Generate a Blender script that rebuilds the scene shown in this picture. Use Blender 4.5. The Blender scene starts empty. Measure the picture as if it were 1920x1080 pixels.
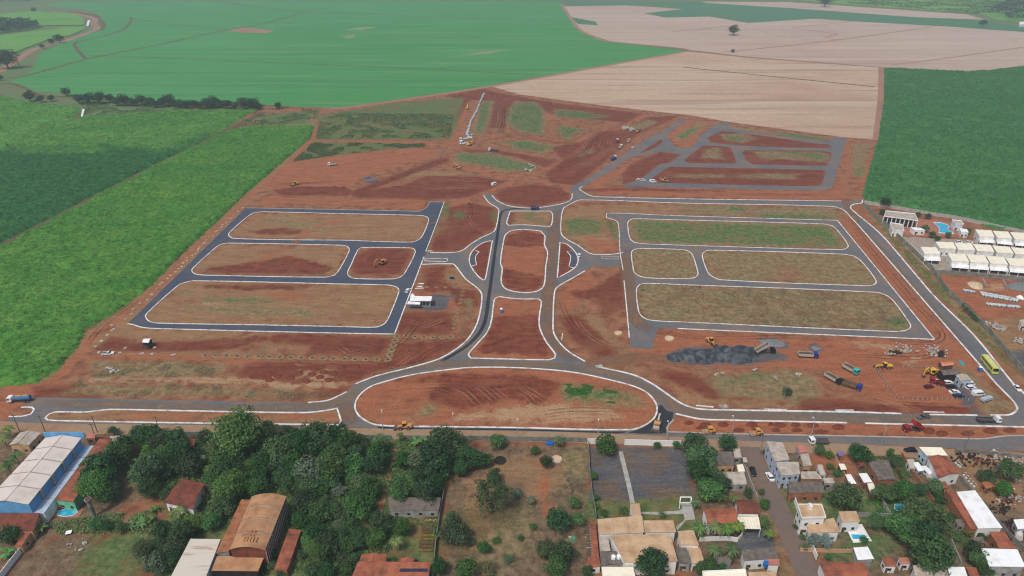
import bpy, math, random
import numpy as np
from mathutils import Vector
from mathutils.geometry import tessellate_polygon
random.seed(7); RNG = np.random.default_rng(7)
scene = bpy.context.scene
COL = scene.collection
R = math.radians

# ------------------------------------------------------------------ camera
CAM_H, PITCH, F = 170.0, R(27.6), 1280.0        # drone height, tilt below the horizon, focal length in photo pixels
cd = bpy.data.cameras.new('camera'); cam = bpy.data.objects.new('camera', cd); COL.objects.link(cam)
cam.location = (0, 0, CAM_H); cam.rotation_euler = (math.pi/2 - PITCH, 0, 0)
cd.sensor_width = 36; cd.lens = 24; cd.clip_start = 1; cd.clip_end = 20000
scene.camera = cam
# ------------------------------------------------------------------ sky, sun, exposure
SUN_EL, SUN_AZ = R(58), R(215)
w = bpy.data.worlds.new('World'); scene.world = w; w.use_nodes = True
nt = w.node_tree; bg = nt.nodes['Background']
sky = nt.nodes.new('ShaderNodeTexSky'); sky.sky_type = 'NISHITA'; sky.sun_disc = False
sky.sun_elevation = SUN_EL; sky.sun_rotation = SUN_AZ; sky.air_density = 1.0; sky.dust_density = 4.0; sky.ozone_density = 1.0
nt.links.new(sky.outputs[0], bg.inputs[0]); bg.inputs[1].default_value = 0.075
sl = bpy.data.lights.new('sun', 'SUN'); sl.energy = 1.5; sl.angle = R(10); sl.color = (1, .96, .9)
sun = bpy.data.objects.new('sun', sl); COL.objects.link(sun)
sd = Vector((math.sin(SUN_AZ)*math.cos(SUN_EL), math.cos(SUN_AZ)*math.cos(SUN_EL), math.sin(SUN_EL)))
sun.rotation_euler = sd.to_track_quat('Z', 'Y').to_euler(); sun.location = (0, 0, 400)
vs = scene.view_settings; vs.view_transform = 'Standard'; vs.look = 'None'; vs.gamma = 1; vs.use_curve_mapping = False
vs.exposure = 0.5
cy = scene.cycles; cy.pixel_filter_type = 'BLACKMAN_HARRIS'; cy.filter_width = 1.15; cy.max_bounces = 6; cy.diffuse_bounces = 2; cy.glossy_bounces = 2; cy.transmission_bounces = 3; cy.transparent_max_bounces = 8; cy.volume_bounces = 1

# ------------------------------------------------------------------ helpers
SP, CP = math.sin(PITCH), math.cos(PITCH)
def gp(px, py, z=0.0):
    """ground (or height z) point seen at a photo pixel"""
    u, v = (px-960)/F, (py-540)/F
    t = (CAM_H-z)/(SP + v*CP)
    return Vector((u*t, t*(CP - v*SP), z))
def ppm(px, py):
    v = (py-540)/F
    return F*(SP+v*CP)/CAM_H
def Z(x0, y0, s, pts): return [(x0+a/s, y0+b/s) for a, b in pts]
def W(pts, z=0.0): return [gp(a, b, z) for a, b in pts]
def tag(o, label=None, cat=None, group=None, kind=None):
    if label: o['label'] = label
    if cat: o['category'] = cat
    if group: o['group'] = group
    if kind: o['kind'] = kind
    return o
def S(r, g, b):
    f = lambda c: ((c/255+.055)/1.055)**2.4 if c > 10 else c/255/12.92
    return (f(r), f(g), f(b), 1)
ORD = 'first second third fourth fifth sixth seventh eighth ninth tenth eleventh twelfth thirteenth fourteenth fifteenth sixteenth seventeenth eighteenth nineteenth twentieth'.split()
TENS = ['', '', 'twenty', 'thirty', 'forty', 'fifty', 'sixty']
def ordw(i):
    if i < 20: return ORD[i]
    a, b = divmod(i+1, 10)
    return TENS[a]+'-'+ORD[b-1] if b else TENS[a][:-1]+'ieth'
class MB:
    def __init__(s): s.v = []; s.f = []
    def add(s, vs, fs):
        k = len(s.v); s.v += [tuple(p) for p in vs]; s.f += [tuple(i+k for i in f) for f in fs]; return s
    def box(s, c, d, rz=0.0, taper=1.0):
        x, y, z = d[0]/2, d[1]/2, d[2]/2; co, si = math.cos(rz), math.sin(rz); vs = []
        for dz in (-z, z):
            k = taper if dz > 0 else 1
            for dx, dy in ((-x, -y), (x, -y), (x, y), (-x, y)):
                vs.append((c[0]+(dx*co-dy*si)*k, c[1]+(dx*si+dy*co)*k, c[2]+dz))
        return s.add(vs, [(3, 2, 1, 0), (4, 5, 6, 7), (0, 1, 5, 4), (1, 2, 6, 5), (2, 3, 7, 6), (3, 0, 4, 7)])
    def prof(s, pts, y0, y1):                       # side profile in x,z swept from y0 to y1
        n = len(pts)
        return s.add([(p[0], y0, p[1]) for p in pts]+[(p[0], y1, p[1]) for p in pts],
                     [tuple(range(n)), tuple(range(2*n-1, n-1, -1))]+[(i, i+n, (i+1) % n+n, (i+1) % n) for i in range(n)])
    def prism(s, poly, z0, z1, top=None):
        n = len(poly); t = top or poly
        return s.add([(p[0], p[1], z0) for p in poly]+[(p[0], p[1], z1) for p in t],
                     [tuple(range(n-1, -1, -1)), tuple(range(n, 2*n))]+[(i, (i+1) % n, (i+1) % n+n, i+n) for i in range(n)])
    def cyl(s, a, b, r0, r1=None, n=8, cap=True):
        a, b = Vector(a), Vector(b); r1 = r0 if r1 is None else r1
        q = (b-a).to_track_quat('Z', 'Y'); vs = []
        for p, r in ((a, r0), (b, r1)):
            for i in range(n):
                t = 2*math.pi*i/n; vs.append(p+q @ Vector((math.cos(t)*r, math.sin(t)*r, 0)))
        fs = [(i, (i+1) % n, (i+1) % n+n, i+n) for i in range(n)]
        if cap: fs += [tuple(range(n-1, -1, -1)), tuple(range(n, 2*n))]
        return s.add(vs, fs)
    def bar(s, a, b, w_, h_):
        a, b = Vector(a), Vector(b); q = (b-a).to_track_quat('X', 'Z'); vs = []
        for p in (a, b):
            for dy, dz in ((-1, -1), (1, -1), (1, 1), (-1, 1)): vs.append(p+q @ Vector((0, dy*w_/2, dz*h_/2)))
        return s.add(vs, [(3, 2, 1, 0), (4, 5, 6, 7), (0, 1, 5, 4), (1, 2, 6, 5), (2, 3, 7, 6), (3, 0, 4, 7)])
    def ball(s, c, r, n=8, m=5, sz=1.0):
        vs = []; fs = []
        for j in range(m+1):
            th = math.pi*j/m
            for i in range(n):
                ph = 2*math.pi*i/n
                vs.append((c[0]+r*math.sin(th)*math.cos(ph), c[1]+r*math.sin(th)*math.sin(ph), c[2]+r*sz*math.cos(th)))
        for j in range(m):
            for i in range(n): fs.append((j*n+i, (j+1)*n+i, (j+1)*n+(i+1) % n, j*n+(i+1) % n))
        return s.add(vs, fs)
    def mesh(s, name, mat=None):
        me = bpy.data.meshes.new(name); me.from_pydata(s.v, [], s.f)
        if mat: me.materials.append(mat)
        return me
    def build(s, name, mat, parent=None, loc=None):
        o = bpy.data.objects.new(name, s.mesh(name, mat)); COL.objects.link(o)
        if parent: o.parent = parent
        if loc: o.location = loc
        return o
def link(name, me, parent=None, loc=None, rz=0.0):
    o = bpy.data.objects.new(name, me); COL.objects.link(o)
    if parent: o.parent = parent
    if loc is not None: o.location = loc
    o.rotation_euler.z = rz
    return o
def empty(name, loc, rz=0.0, label=None, cat=None, group=None):
    o = bpy.data.objects.new(name, None); COL.objects.link(o); o.location = loc; o.rotation_euler.z = rz
    return tag(o, label, cat, group)

# ------------------------------------------------------------------ materials
class NT:
    def __init__(s, name):
        s.m = bpy.data.materials.new(name); s.m.use_nodes = True; s.t = s.m.node_tree; s.b = s.t.nodes['Principled BSDF']
        s.b.inputs['Specular IOR Level'].default_value = 0.25
    def n(s, typ, **kw):
        o = s.t.nodes.new(typ)
        for k, v in kw.items(): setattr(o, k, v)
        return o
    def l(s, a, b): s.t.links.new(a, b)
    def val(s, sock, v):
        if hasattr(v, 'is_output'): s.l(v, sock)
        else: sock.default_value = v
    def math(s, op, a, b=0.0, c=None):
        o = s.n('ShaderNodeMath', operation=op); s.val(o.inputs[0], a); s.val(o.inputs[1], b)
        if c is not None: s.val(o.inputs[2], c)
        return o.outputs[0]
    def noise(s, vec, scale, detail=4, rough=.55):
        o = s.n('ShaderNodeTexNoise'); o.inputs['Scale'].default_value = scale; o.inputs['Detail'].default_value = detail; o.inputs['Roughness'].default_value = rough
        if vec is not None: s.l(vec, o.inputs['Vector'])
        return o.outputs['Fac']
    def mapv(s, vec, sc=(1, 1, 1), rz=0.0):
        o = s.n('ShaderNodeMapping'); o.inputs['Scale'].default_value = sc; o.inputs['Rotation'].default_value = (0, 0, rz); s.l(vec, o.inputs['Vector']); return o.outputs[0]
    def rng(s, v, a, b, c=0.0, d=1.0, smooth=False):
        o = s.n('ShaderNodeMapRange'); o.interpolation_type = 'SMOOTHSTEP' if smooth else 'LINEAR'
        s.val(o.inputs[0], v)
        for i, q in enumerate((a, b, c, d)): o.inputs[i+1].default_value = q
        return o.outputs[0]
    def mix(s, f, a, b):
        o = s.n('ShaderNodeMix', data_type='RGBA'); s.val(o.inputs['Factor'], f); s.val(o.inputs[6], a); s.val(o.inputs[7], b); return o.outputs[2]
    def bump(s, h, strength=.5, dist=.2):
        o = s.n('ShaderNodeBump'); o.inputs['Strength'].default_value = strength; o.inputs['Distance'].default_value = dist; s.l(h, o.inputs['Height']); s.l(o.outputs[0], s.b.inputs['Normal'])
    def attr(s, name):
        return s.n('ShaderNodeAttribute', attribute_name=name)
    def color(s, c): s.val(s.b.inputs['Base Color'], c)
    def pos(s): return s.n('ShaderNodeNewGeometry').outputs['Position']
    def obj(s): return s.n('ShaderNodeTexCoord').outputs['Object']
MATS = {}
def paint(name, c, c2=None, rough=.5, scale=1.2, amt=(.42, .62), metal=0.0, bump=0.0, stretch=(1, 1, 1), world=False, fine=0.0):
    """a surface of one colour c worn or weathered towards c2"""
    if name in MATS: return MATS[name]
    t = NT(name); v = t.pos() if world else t.obj()
    c2 = c2 or tuple(k*.75 for k in c[:3])+(1,)
    n1 = t.noise(t.mapv(v, stretch), scale, 6, .65)
    col = t.mix(t.rng(n1, amt[0], amt[1]), c, c2)
    if fine:
        n2 = t.noise(v, 3.0, 4, .7); k = t.rng(n2, .3, .7, 1-fine, 1+fine)
        mm = t.n('ShaderNodeVectorMath', operation='SCALE'); t.l(col, mm.inputs[0]); t.l(k, mm.inputs['Scale']); col = mm.outputs[0]
    t.color(col); t.b.inputs['Roughness'].default_value = rough; t.b.inputs['Metallic'].default_value = metal
    if bump: t.bump(t.noise(v, 4, 5, .7), bump, .1)
    MATS[name] = t.m
    return t.m
# ================================================================== road outlines (photo pixels)
R2 = lambda p: Z(640, 0, 3, p)
R3 = lambda p: Z(1280, 0, 3, p)
R4 = lambda p: Z(0, 360, 3, p)
R5 = lambda p: Z(640, 360, 3, p)
R6 = lambda p: Z(1280, 360, 3, p)
ZA = lambda p: Z(1040, 210, 6, p)
ZB = lambda p: Z(1340, 210, 6, p)
ZC = lambda p: Z(1240, 600, 6, p)
ZD = lambda p: Z(1600, 600, 6, p)
ZE = lambda p: Z(1600, 360, 6, p)
ZF = lambda p: Z(1680, 500, 8, p)
ZG = lambda p: Z(640, 440, 6, p)
ZH = lambda p: Z(820, 160, 6, p)
ZI = lambda p: Z(480, 260, 6, p)
ZJ = lambda p: Z(160, 560, 6, p)
ZK = lambda p: Z(480, 560, 6, p)
ZL = lambda p: Z(800, 300, 6, p)
ZM = lambda p: Z(0, 0, 8, p)
ZS = lambda x, y: (lambda p: Z(x, y, 6, p))

ISL = {}
ISL['A'] = R4([(1470, 112), (1420, 120), (1385, 145), (1290, 230), (1290, 250), (1320, 262), (1660, 270), (1920, 272)]) + R5([(385, 283), (430, 272), (460, 240), (490, 165), (490, 150), (475, 138), (430, 132), (0, 122)])
ISL['B'] = R4([(1290, 288), (1240, 295), (1215, 312), (1085, 430), (1082, 450), (1110, 465), (1210, 470), (1830, 480), (1880, 470), (1900, 450), (1925, 410)]) + R5([(45, 330), (40, 312), (20, 302), (0, 300)])
ISL['C'] = R5([(115, 312), (95, 325), (55, 410), (35, 455), (45, 475), (75, 487), (290, 490), (330, 480), (355, 460), (415, 345), (412, 325), (390, 315)])
ISL['D'] = R4([(1090, 500), (1040, 510), (1010, 520), (825, 685), (820, 705), (840, 728), (880, 738), (1440, 748), (1920, 758)]) + R5([(180, 762), (220, 755), (250, 735), (270, 700), (322, 570), (322, 548), (305, 533), (260, 524), (0, 518)])
LEFT_OUT = R4([(718, 742), (1383, 90), (1920, 100)]) + R5([(440, 110), (480, 88), (497, 55), (578, 58), (540, 165), (475, 345), (300, 798), (0, 795)]) + R4([(860, 768), (790, 760), (745, 745)])
ISL['E'] = R5([(1640, 150), (1615, 165), (1612, 200), (1625, 265), (1650, 285), (1700, 292), (1920, 300)]) + R6([(880, 325), (925, 315), (928, 295), (870, 215), (840, 190), (790, 180), (0, 158)])
ISL['F'] = R5([(1680, 318), (1645, 325), (1632, 345), (1640, 420), (1650, 455), (1690, 478), (1750, 485), (1920, 488)]) + R6([(60, 485), (85, 465), (80, 430), (55, 355), (35, 335), (0, 325)])
ISL['G'] = R6([(150, 328), (120, 340), (110, 360), (140, 450), (165, 475), (220, 495), (1030, 528), (1075, 522), (1088, 500), (1000, 385), (960, 360), (900, 350)])
ISL['H'] = R5([(1710, 515), (1675, 525), (1660, 550), (1670, 660), (1690, 700), (1740, 722), (1920, 732)]) + R6([(1180, 785), (1250, 780), (1282, 760), (1270, 730), (1190, 620), (1150, 585), (1090, 565), (0, 522)])
RIGHT_OUT = R5([(1492, 120), (1570, 120), (1920, 135)]) + R6([(870, 160), (1415, 828), (0, 770)]) + R5([(1790, 765), (1770, 790), (1750, 885), (1625, 875), (1620, 820), (1600, 600), (1585, 440), (1568, 340), (1558, 180), (1540, 160), (1492, 145)])
ISL['I1'] = R5([(950, 108), (930, 175), (940, 188), (1020, 185), (1100, 190), (1160, 197), (1180, 190), (1188, 125), (1175, 108)])
ISL['I2'] = R5([(1030, 212), (960, 218), (925, 240), (912, 280), (895, 400), (905, 430), (900, 510), (925, 545), (980, 562), (1050, 567), (1110, 555), (1140, 525), (1150, 420), (1160, 340), (1142, 295), (1145, 250), (1120, 220)])
ISL['I3'] = R5([(850, 272), (790, 290), (740, 330), (720, 375), (730, 420), (770, 475), (800, 497), (810, 490)])
ISL['I4'] = R5([(1230, 285), (1270, 295), (1320, 345), (1332, 385), (1310, 430), (1215, 485)])
ISL['I5'] = R5([(890, 590), (865, 600), (855, 640), (845, 720), (820, 790), (760, 860), (715, 915), (730, 935), (1170, 945), (1200, 935), (1205, 915), (1150, 840), (1115, 760), (1115, 690), (1125, 615), (1110, 602), (1000, 602)])
ISL['I6'] = [(708, 720), (773, 703), (853, 692), (893, 689), (973, 690), (1073, 698), (1170, 719), (1197, 728), (1215, 738), (1227, 752), (1232, 763), (1228, 782), (1210, 797), (1182, 806), (960, 802), (803, 800), (707, 797), (678, 784), (667, 770), (666, 758), (673, 743), (690, 728)]
ISL['I7'] = [(103, 773), (160, 773), (188, 770), (207, 768), (320, 770), (570, 774), (612, 770), (632, 766), (635, 775), (639, 790), (635, 797), (320, 793), (103, 789), (90, 788), (85, 784), (92, 777)]
ISL['I8'] = [(1267, 776), (1280, 779), (1313, 786), (1363, 788), (1588, 793), (1622, 794), (1920, 801), (1985, 803), (1985, 818), (1920, 817), (1883, 818), (1842, 823), (1783, 822), (1600, 818), (1430, 815), (1280, 811), (1252, 810), (1250, 803), (1263, 787)]
ISL['N0'] = ZA([(950, 460), (1200, 305), (1215, 330), (1150, 390), (1000, 455)])
ISL['N1'] = ZA([(1870, 215), (1750, 270), (1720, 300), (1750, 340), (1900, 360)]) + ZB([(260, 375), (600, 395), (1280, 405), (1320, 390), (1280, 365), (1100, 350), (600, 275), (200, 225)])
ISL['N2'] = ZA([(1740, 375), (1650, 390), (1450, 550), (1520, 575), (1800, 580)]) + ZB([(230, 580), (245, 560), (180, 400), (60, 385)])
ISL['N3'] = ZB([(330, 430), (310, 460), (370, 560), (430, 590), (1100, 605), (1270, 605), (1320, 470), (1300, 450), (1180, 435)])
ISL['N4'] = ZA([(1300, 615), (1250, 635), (1080, 760), (1110, 795), (1300, 800)]) + ZB([(0, 815), (1080, 835), (1190, 820), (1215, 790), (1250, 660), (1180, 650), (0, 625)])
HR = [(1057, 390), (1073, 381), (1090, 375), (1280, 381), (1557, 387), (1580, 393), (1597, 410), (1607, 420), (1868, 720), (1900, 753), (1907, 765), (1903, 773), (1892, 778), (1857, 779), (1832, 779), (1743, 777.5), (1690, 776), (1600, 773), (1363, 769), (1310, 767), (1280, 758), (1252, 740), (1223, 720), (1187, 703), (1120, 688), (1097, 678), (1067, 660), (1047, 640), (1038, 623), (1037, 600), (1040, 547), (1047, 537), (1073, 522), (1097, 508), (1110, 500), (1168, 500), (1168, 474), (1147, 477), (1113, 477), (1100, 472), (1083, 460), (1060, 447), (1052, 437), (1053, 403)]
LSIDE = R5([(800, 20), (830, 60), (880, 92), (885, 120), (870, 200), (855, 225), (780, 262), (720, 300), (680, 330), (620, 342), (500, 342)])
LSIDE2 = R5([(452, 408), (540, 405), (630, 405), (650, 425), (700, 490), (770, 545), (790, 580), (780, 680), (750, 770), (690, 850), (560, 935), (400, 985), (200, 1035), (80, 1080)]) + [(650, 735), (638, 741), (615, 751), (578, 755)]
RKERB = [(1990, 812), (1920, 738), (1900, 720), (1827, 630), (1753, 557), (1710, 507), (1650, 438), (1597, 393), (1595, 387), (1602, 383), (1615, 381), (1617, 375)]
NKERB = [(1577, 377), (1280, 373), (1118, 369), (1107, 367), (1095, 361), (1087, 355), (1088, 352), (1092, 350)]
NE = [(1107, 342), (1147, 320), (1173, 300), (1185, 295), (1220, 288), (1240, 284), (1255, 286), (1277, 290), (1258, 305), (1237, 308), (1232, 312), (1200, 337), (1170, 346), (1173, 351), (1190, 352), (1215, 350), (1257, 351), (1340, 353), (1507, 357), (1540, 357), (1560, 352), (1563, 343), (1588, 260), (1562, 257), (1550, 266), (1440, 252), (1372, 241), (1366, 239), (1370, 232), (1357, 230), (1350, 231), (1340, 235), (1310, 257), (1308, 265), (1295, 277), (1273, 277), (1262, 272), (1258, 265), (1250, 255), (1257, 247), (1287, 226), (1277, 223), (1247, 243), (1223, 255), (1187, 278), (1150, 303), (1095, 339), (1068, 352)]
ROUND = [(1073, 363), (1070, 375), (1050, 383), (1000, 390), (958, 387), (933, 377), (923, 367)]
MAIN_OUT = LSIDE + [(800, 473)] + [(790, 496)] + LSIDE2 + [(320, 750), (60, 745), (50, 758), (40, 764), (64, 768), (58, 777), (40, 781), (17, 781), (15, 792), (320, 799), (636, 800), (707, 804), (803, 808), (960, 813), (1130, 816), (1240, 821), (1280, 824), (1430, 828), (1600, 833), (1920, 846), (1995, 850)] + RKERB + NKERB + NE + ROUND + [(921, 364), (907, 363)]
MAIN_HOLES = ['I1', 'I2', 'I3', 'I4', 'I5', 'I6', 'I7', 'I8', 'N0', 'N1', 'N2', 'N3', 'N4']

def catmull(pts, closed=True, seg=4, sharp=50):
    """smooth a traced line in world space; corners sharper than `sharp` degrees stay"""
    n = len(pts); out = []
    P = [Vector((p[0], p[1], 0)) for p in pts]
    rngi = range(n) if closed else range(n-1)
    for i in rngi:
        p0, p1, p2, p3 = (P[(i-1) % n], P[i], P[(i+1) % n], P[(i+2) % n]) if closed else (P[max(i-1, 0)], P[i], P[i+1], P[min(i+2, n-1)])
        def ang(a, b, c):
            u, v_ = b-a, c-b
            return math.degrees(u.angle(v_, 0)) if u.length > 1e-6 and v_.length > 1e-6 else 0
        L = (p2-p1).length
        m1 = (p2-p0); m2 = (p3-p1)
        m1 = m1.normalized()*L if ang(p0, p1, p2) < sharp else (p2-p1)
        m2 = m2.normalized()*L if ang(p1, p2, p3) < sharp else (p2-p1)
        k = max(1, min(seg, int(L/1.5)))
        for j in range(k):
            t = j/k; t2, t3 = t*t, t*t*t
            out.append(p1*(2*t3-3*t2+1)+m1*(t3-2*t2+t)+p2*(-2*t3+3*t2)+m2*(t3-t2))
    if not closed: out.append(P[-1])
    return out
LAYER = [0.02]
def sheet(name, mat, outer, holes=(), label='', cat='road', kind='structure', z=None, parent=None):
    if z is None: z = LAYER[0]; LAYER[0] += 0.004
    loops = [[Vector((p[0], p[1], 0)) for p in outer]]+[[Vector((p[0], p[1], 0)) for p in h] for h in holes]
    tris = tessellate_polygon(loops); vs = [p for l in loops for p in l]
    me = bpy.data.meshes.new(name); me.from_pydata([(p.x, p.y, z) for p in vs], [], [tuple(t) for t in tris])
    import bmesh
    bm = bmesh.new(); bm.from_mesh(me); bmesh.ops.recalc_face_normals(bm, faces=bm.faces)
    for f in bm.faces:
        if f.normal.z < 0: f.normal_flip()
    bm.to_mesh(me); bm.free()
    me.materials.append(mat)
    o = link(name, me, parent)
    if not parent: tag(o, label, cat, kind=kind)
    return o
def offs(line, d, closed=False):
    n = len(line); out = []
    for i in range(n):
        a = line[(i-1) % n] if closed or i > 0 else line[i]; b = line[(i+1) % n] if closed or i < n-1 else line[i]
        t = Vector((b[0]-a[0], b[1]-a[1])); t = t.normalized() if t.length > 1e-9 else Vector((1, 0))
        out.append(Vector((line[i][0]-t.y*d, line[i][1]+t.x*d, 0)))
    return out
def ribbon(line, w_, z0, z1, closed=False, mb=None):
    """box-section strip along a line"""
    mb = mb or MB(); A = offs(line, w_/2, closed); B = offs(line, -w_/2, closed); n = len(line)
    vs = []
    for i in range(n): vs += [(A[i].x, A[i].y, z0), (A[i].x, A[i].y, z1), (B[i].x, B[i].y, z1), (B[i].x, B[i].y, z0)]
    fs = []
    for i in range(n if closed else n-1):
        a, b = 4*i, 4*((i+1) % n)
        fs += [(a+1, a+2, b+2, b+1), (a, a+1, b+1, b), (a+2, a+3, b+3, b+2)]
    if not closed: fs += [(0, 3, 2, 1), (4*n-4, 4*n-3, 4*n-2, 4*n-1)]
    return mb.add(vs, fs)
def flat_ribbon(name, line, w_, mat, label, cat, z=None, parent=None, kind='structure'):
    if z is None: z = LAYER[0]; LAYER[0] += 0.004
    mb = MB(); A = offs(line, w_/2); B = offs(line, -w_/2)
    for i in range(len(line)-1): mb.add([(A[i].x, A[i].y, z), (B[i].x, B[i].y, z), (B[i+1].x, B[i+1].y, z), (A[i+1].x, A[i+1].y, z)], [(0, 1, 2, 3)])
    o = mb.build(name, mat, parent)
    if not parent: tag(o, label, cat, kind=kind)
    return o

# ================================================================== materials of the setting
def ground_mat():
    t = NT('site_soil'); v = t.pos()
    nb = t.noise(v, .02, 5, .6); nm = t.noise(v, .16, 7, .65); nf = t.noise(v, .9, 5, .7)
    wv = t.n('ShaderNodeTexNoise'); wv.inputs['Scale'].default_value = .012; wv.inputs['Detail'].default_value = 3; t.l(v, wv.inputs['Vector'])
    wa = t.n('ShaderNodeVectorMath', operation='MULTIPLY_ADD'); t.l(wv.outputs['Color'], wa.inputs[0]); wa.inputs[1].default_value = (55, 55, 0); t.l(v, wa.inputs[2]); v2 = wa.outputs[0]
    st = t.noise(t.mapv(v2, (.03, .4, 1), R(3)), 1.0, 5, .65)       # scraper passes, wandering
    st2 = t.noise(t.mapv(v2, (.3, .045, 1), R(35)), 1.0, 4, .65)
    nw = t.noise(v2, .045, 6, .7); brk = t.rng(t.math('ADD', t.math('MULTIPLY', nw, .6), t.math('MULTIPLY', nm, .4)), .34, .54, .28, 1, True)
    f1 = t.rng(nf, .3, .7); f2 = t.rng(st, .35, .65); f3 = t.rng(st2, .4, .65)
    col = t.mix(t.rng(nm, .38, .62), S(122, 77, 56), S(160, 112, 83))
    n4 = t.noise(t.mapv(v, (.25, .9, 1), R(-4)), .35, 6, .75)
    edge = t.math('ADD', t.math('MULTIPLY', t.math('SUBTRACT', nm, .5), 13.0), t.math('MULTIPLY', t.math('SUBTRACT', nf, .5), 5.0))
    def layer(col, name, ca, cb, soft, fac, cover=1.0, breakup=False):
        s_ = t.math('ADD', t.attr(name).outputs['Fac'], edge)
        m = t.rng(s_, -soft, soft, 0, cover, True)
        if breakup: m = t.math('MULTIPLY', m, brk)
        return t.mix(m, col, t.mix(fac, ca, cb))
    fr = t.math('MULTIPLY', t.math('ADD', t.math('ADD', f1, f2), t.math('MULTIPLY', t.rng(n4, .36, .64), 1.4)), .29)
    fg = t.rng(t.noise(v, .35, 6, .75), .38, .62)
    col = t.mix(t.rng(nw, .5, .66, 0, .55, True), col, t.mix(f1, S(112, 92, 64), S(150, 126, 94)))
    col = layer(col, 'yrd', S(86, 72, 58), S(134, 116, 92), 2.5, fg, .95)
    col = layer(col, 'tan', S(120, 90, 62), S(168, 134, 98), 2.2, fr, .95, True)
    col = layer(col, 'ora', S(134, 77, 55), S(178, 116, 83), 2.2, fr, .95, True)
    col = layer(col, 'red', S(82, 40, 33), S(146, 80, 60), 1.8, t.math('MULTIPLY', t.math('ADD', t.rng(n4, .36, .64), t.math('ADD', f2, t.math('MULTIPLY', f3, t.rng(nw, .45, .6)))), .38), .97, True)
    col = layer(col, 'san', S(158, 126, 94), S(186, 156, 122), 1.6, fr, .9, True)
    col = layer(col, 'dry', S(98, 96, 62), S(154, 134, 100), 3.0, fg, .9, True)
    col = layer(col, 'grn', S(50, 92, 48), S(112, 124, 78), 3.0, fg, .92, True)
    col = layer(col, 'gry', S(60, 68, 80), S(112, 112, 112), 1.2, fr, .95)
    col = layer(col, 'brn', S(84, 70, 60), S(132, 110, 90), 2.5, fr, .85, True)
    k = t.rng(t.math('ADD', t.math('MULTIPLY', nf, .6), t.math('MULTIPLY', t.noise(v, 2.2, 4, .75), .4)), .3, .7, .78, 1.22)
    mm = t.n('ShaderNodeVectorMath', operation='SCALE'); t.l(col, mm.inputs[0]); t.l(k, mm.inputs['Scale'])
    t.color(mm.outputs[0]); t.b.inputs['Roughness'].default_value = .95; t.b.inputs['Specular IOR Level'].default_value = .1
    t.bump(t.math('ADD', nf, t.math('MULTIPLY', nm, 2.0)), .55, .8)
    return t.m
def asphalt_mat(name, ca, cb, dirt, damt):
    t = NT(name); v = t.pos()
    a = t.noise(v, .05, 5, .6); b = t.noise(v, .5, 6, .7); s_ = t.noise(t.mapv(v, (.03, .7, 1), R(-2)), 1.0, 4, .6); s2 = t.noise(t.mapv(v, (.7, .03, 1), R(6)), 1.0, 4, .6)
    col = t.mix(t.rng(b, .3, .7), ca, cb)
    d = t.math('ADD', t.math('MULTIPLY', a, .6), t.math('MULTIPLY', t.math('ADD', s_, s2), .2))
    col = t.mix(t.rng(d, .44, .62, 0, damt), col, dirt)
    t.color(col); t.b.inputs['Roughness'].default_value = .82; t.bump(b, .15, .05)
    return t.m
def crop_mat(name, ca, cb, cc, big=.006, row=None, fine=.35, attr=None):
    t = NT(name); v = t.pos()
    nb = t.noise(v, big, 5, .6); nf = t.noise(v, fine, 6, .7)
    col = t.mix(t.rng(nf, .32, .68), ca, cb)
    col = t.mix(t.rng(nb, .48, .7, 0, .75), col, cc)
    if row:
        for (ang, sx, sy, lo, hi, amt, cr) in row:
            r_ = t.noise(t.mapv(v, (sx, sy, 1), ang), 1.0, 3, .5); col = t.mix(t.rng(r_, lo, hi, 0, amt), col, cr)
    if attr:
        k = t.rng(t.attr('shade').outputs['Fac'], 0, 1, .7, 1.35)
        mm = t.n('ShaderNodeVectorMath', operation='SCALE'); t.l(col, mm.inputs[0]); t.l(k, mm.inputs['Scale']); col = mm.outputs[0]
    t.color(col); t.b.inputs['Roughness'].default_value = .9; t.b.inputs['Specular IOR Level'].default_value = .1
    t.bump(nf, .5, .6)
    return t.m
M_far = crop_mat('far_ground', S(84, 112, 68), S(112, 122, 84), S(122, 106, 82), .006)
M_asph = asphalt_mat('asphalt_new', S(58, 68, 86), S(76, 86, 102), S(110, 102, 96), .35)
M_asph2 = asphalt_mat('asphalt_dusty', S(88, 94, 101), S(108, 110, 112), S(132, 112, 96), .85)
M_black = asphalt_mat('asphalt_fresh', S(34, 38, 44), S(52, 56, 62), S(70, 70, 72), .5)
M_lane = asphalt_mat('street_asphalt', S(104, 92, 86), S(120, 106, 96), S(130, 104, 84), .6)
M_kerb = paint('kerb_concrete', S(228, 228, 226), S(164, 146, 130), .8, .3, (.46, .7), world=True)
M_kerbg = paint('kerb_raw', S(178, 172, 164), S(150, 132, 116), .85, .4, (.45, .7), world=True)
M_conc = paint('concrete', S(178, 176, 170), S(140, 136, 128), .85, .6, (.4, .7), world=True, bump=.1)
M_concd = paint('old_concrete', S(134, 136, 130), S(98, 100, 92), .9, .5, (.4, .68), world=True, bump=.1)
M_dirtroad = crop_mat('dirt_track_soil', S(150, 104, 74), S(176, 132, 100), S(142, 92, 66), .02)
M_beige = crop_mat('dusty_verge', S(146, 122, 98), S(164, 138, 112), S(150, 112, 84), .03)

# ================================================================== ground
gm = MB().add([(-4500, -900, -.05), (4500, -900, -.05), (4500, 6000, -.05), (-4500, 6000, -.05)], [(0, 1, 2, 3)])
tag(gm.build('ground', M_far), 'open land reaching the horizon around the site', 'ground', kind='structure')

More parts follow.
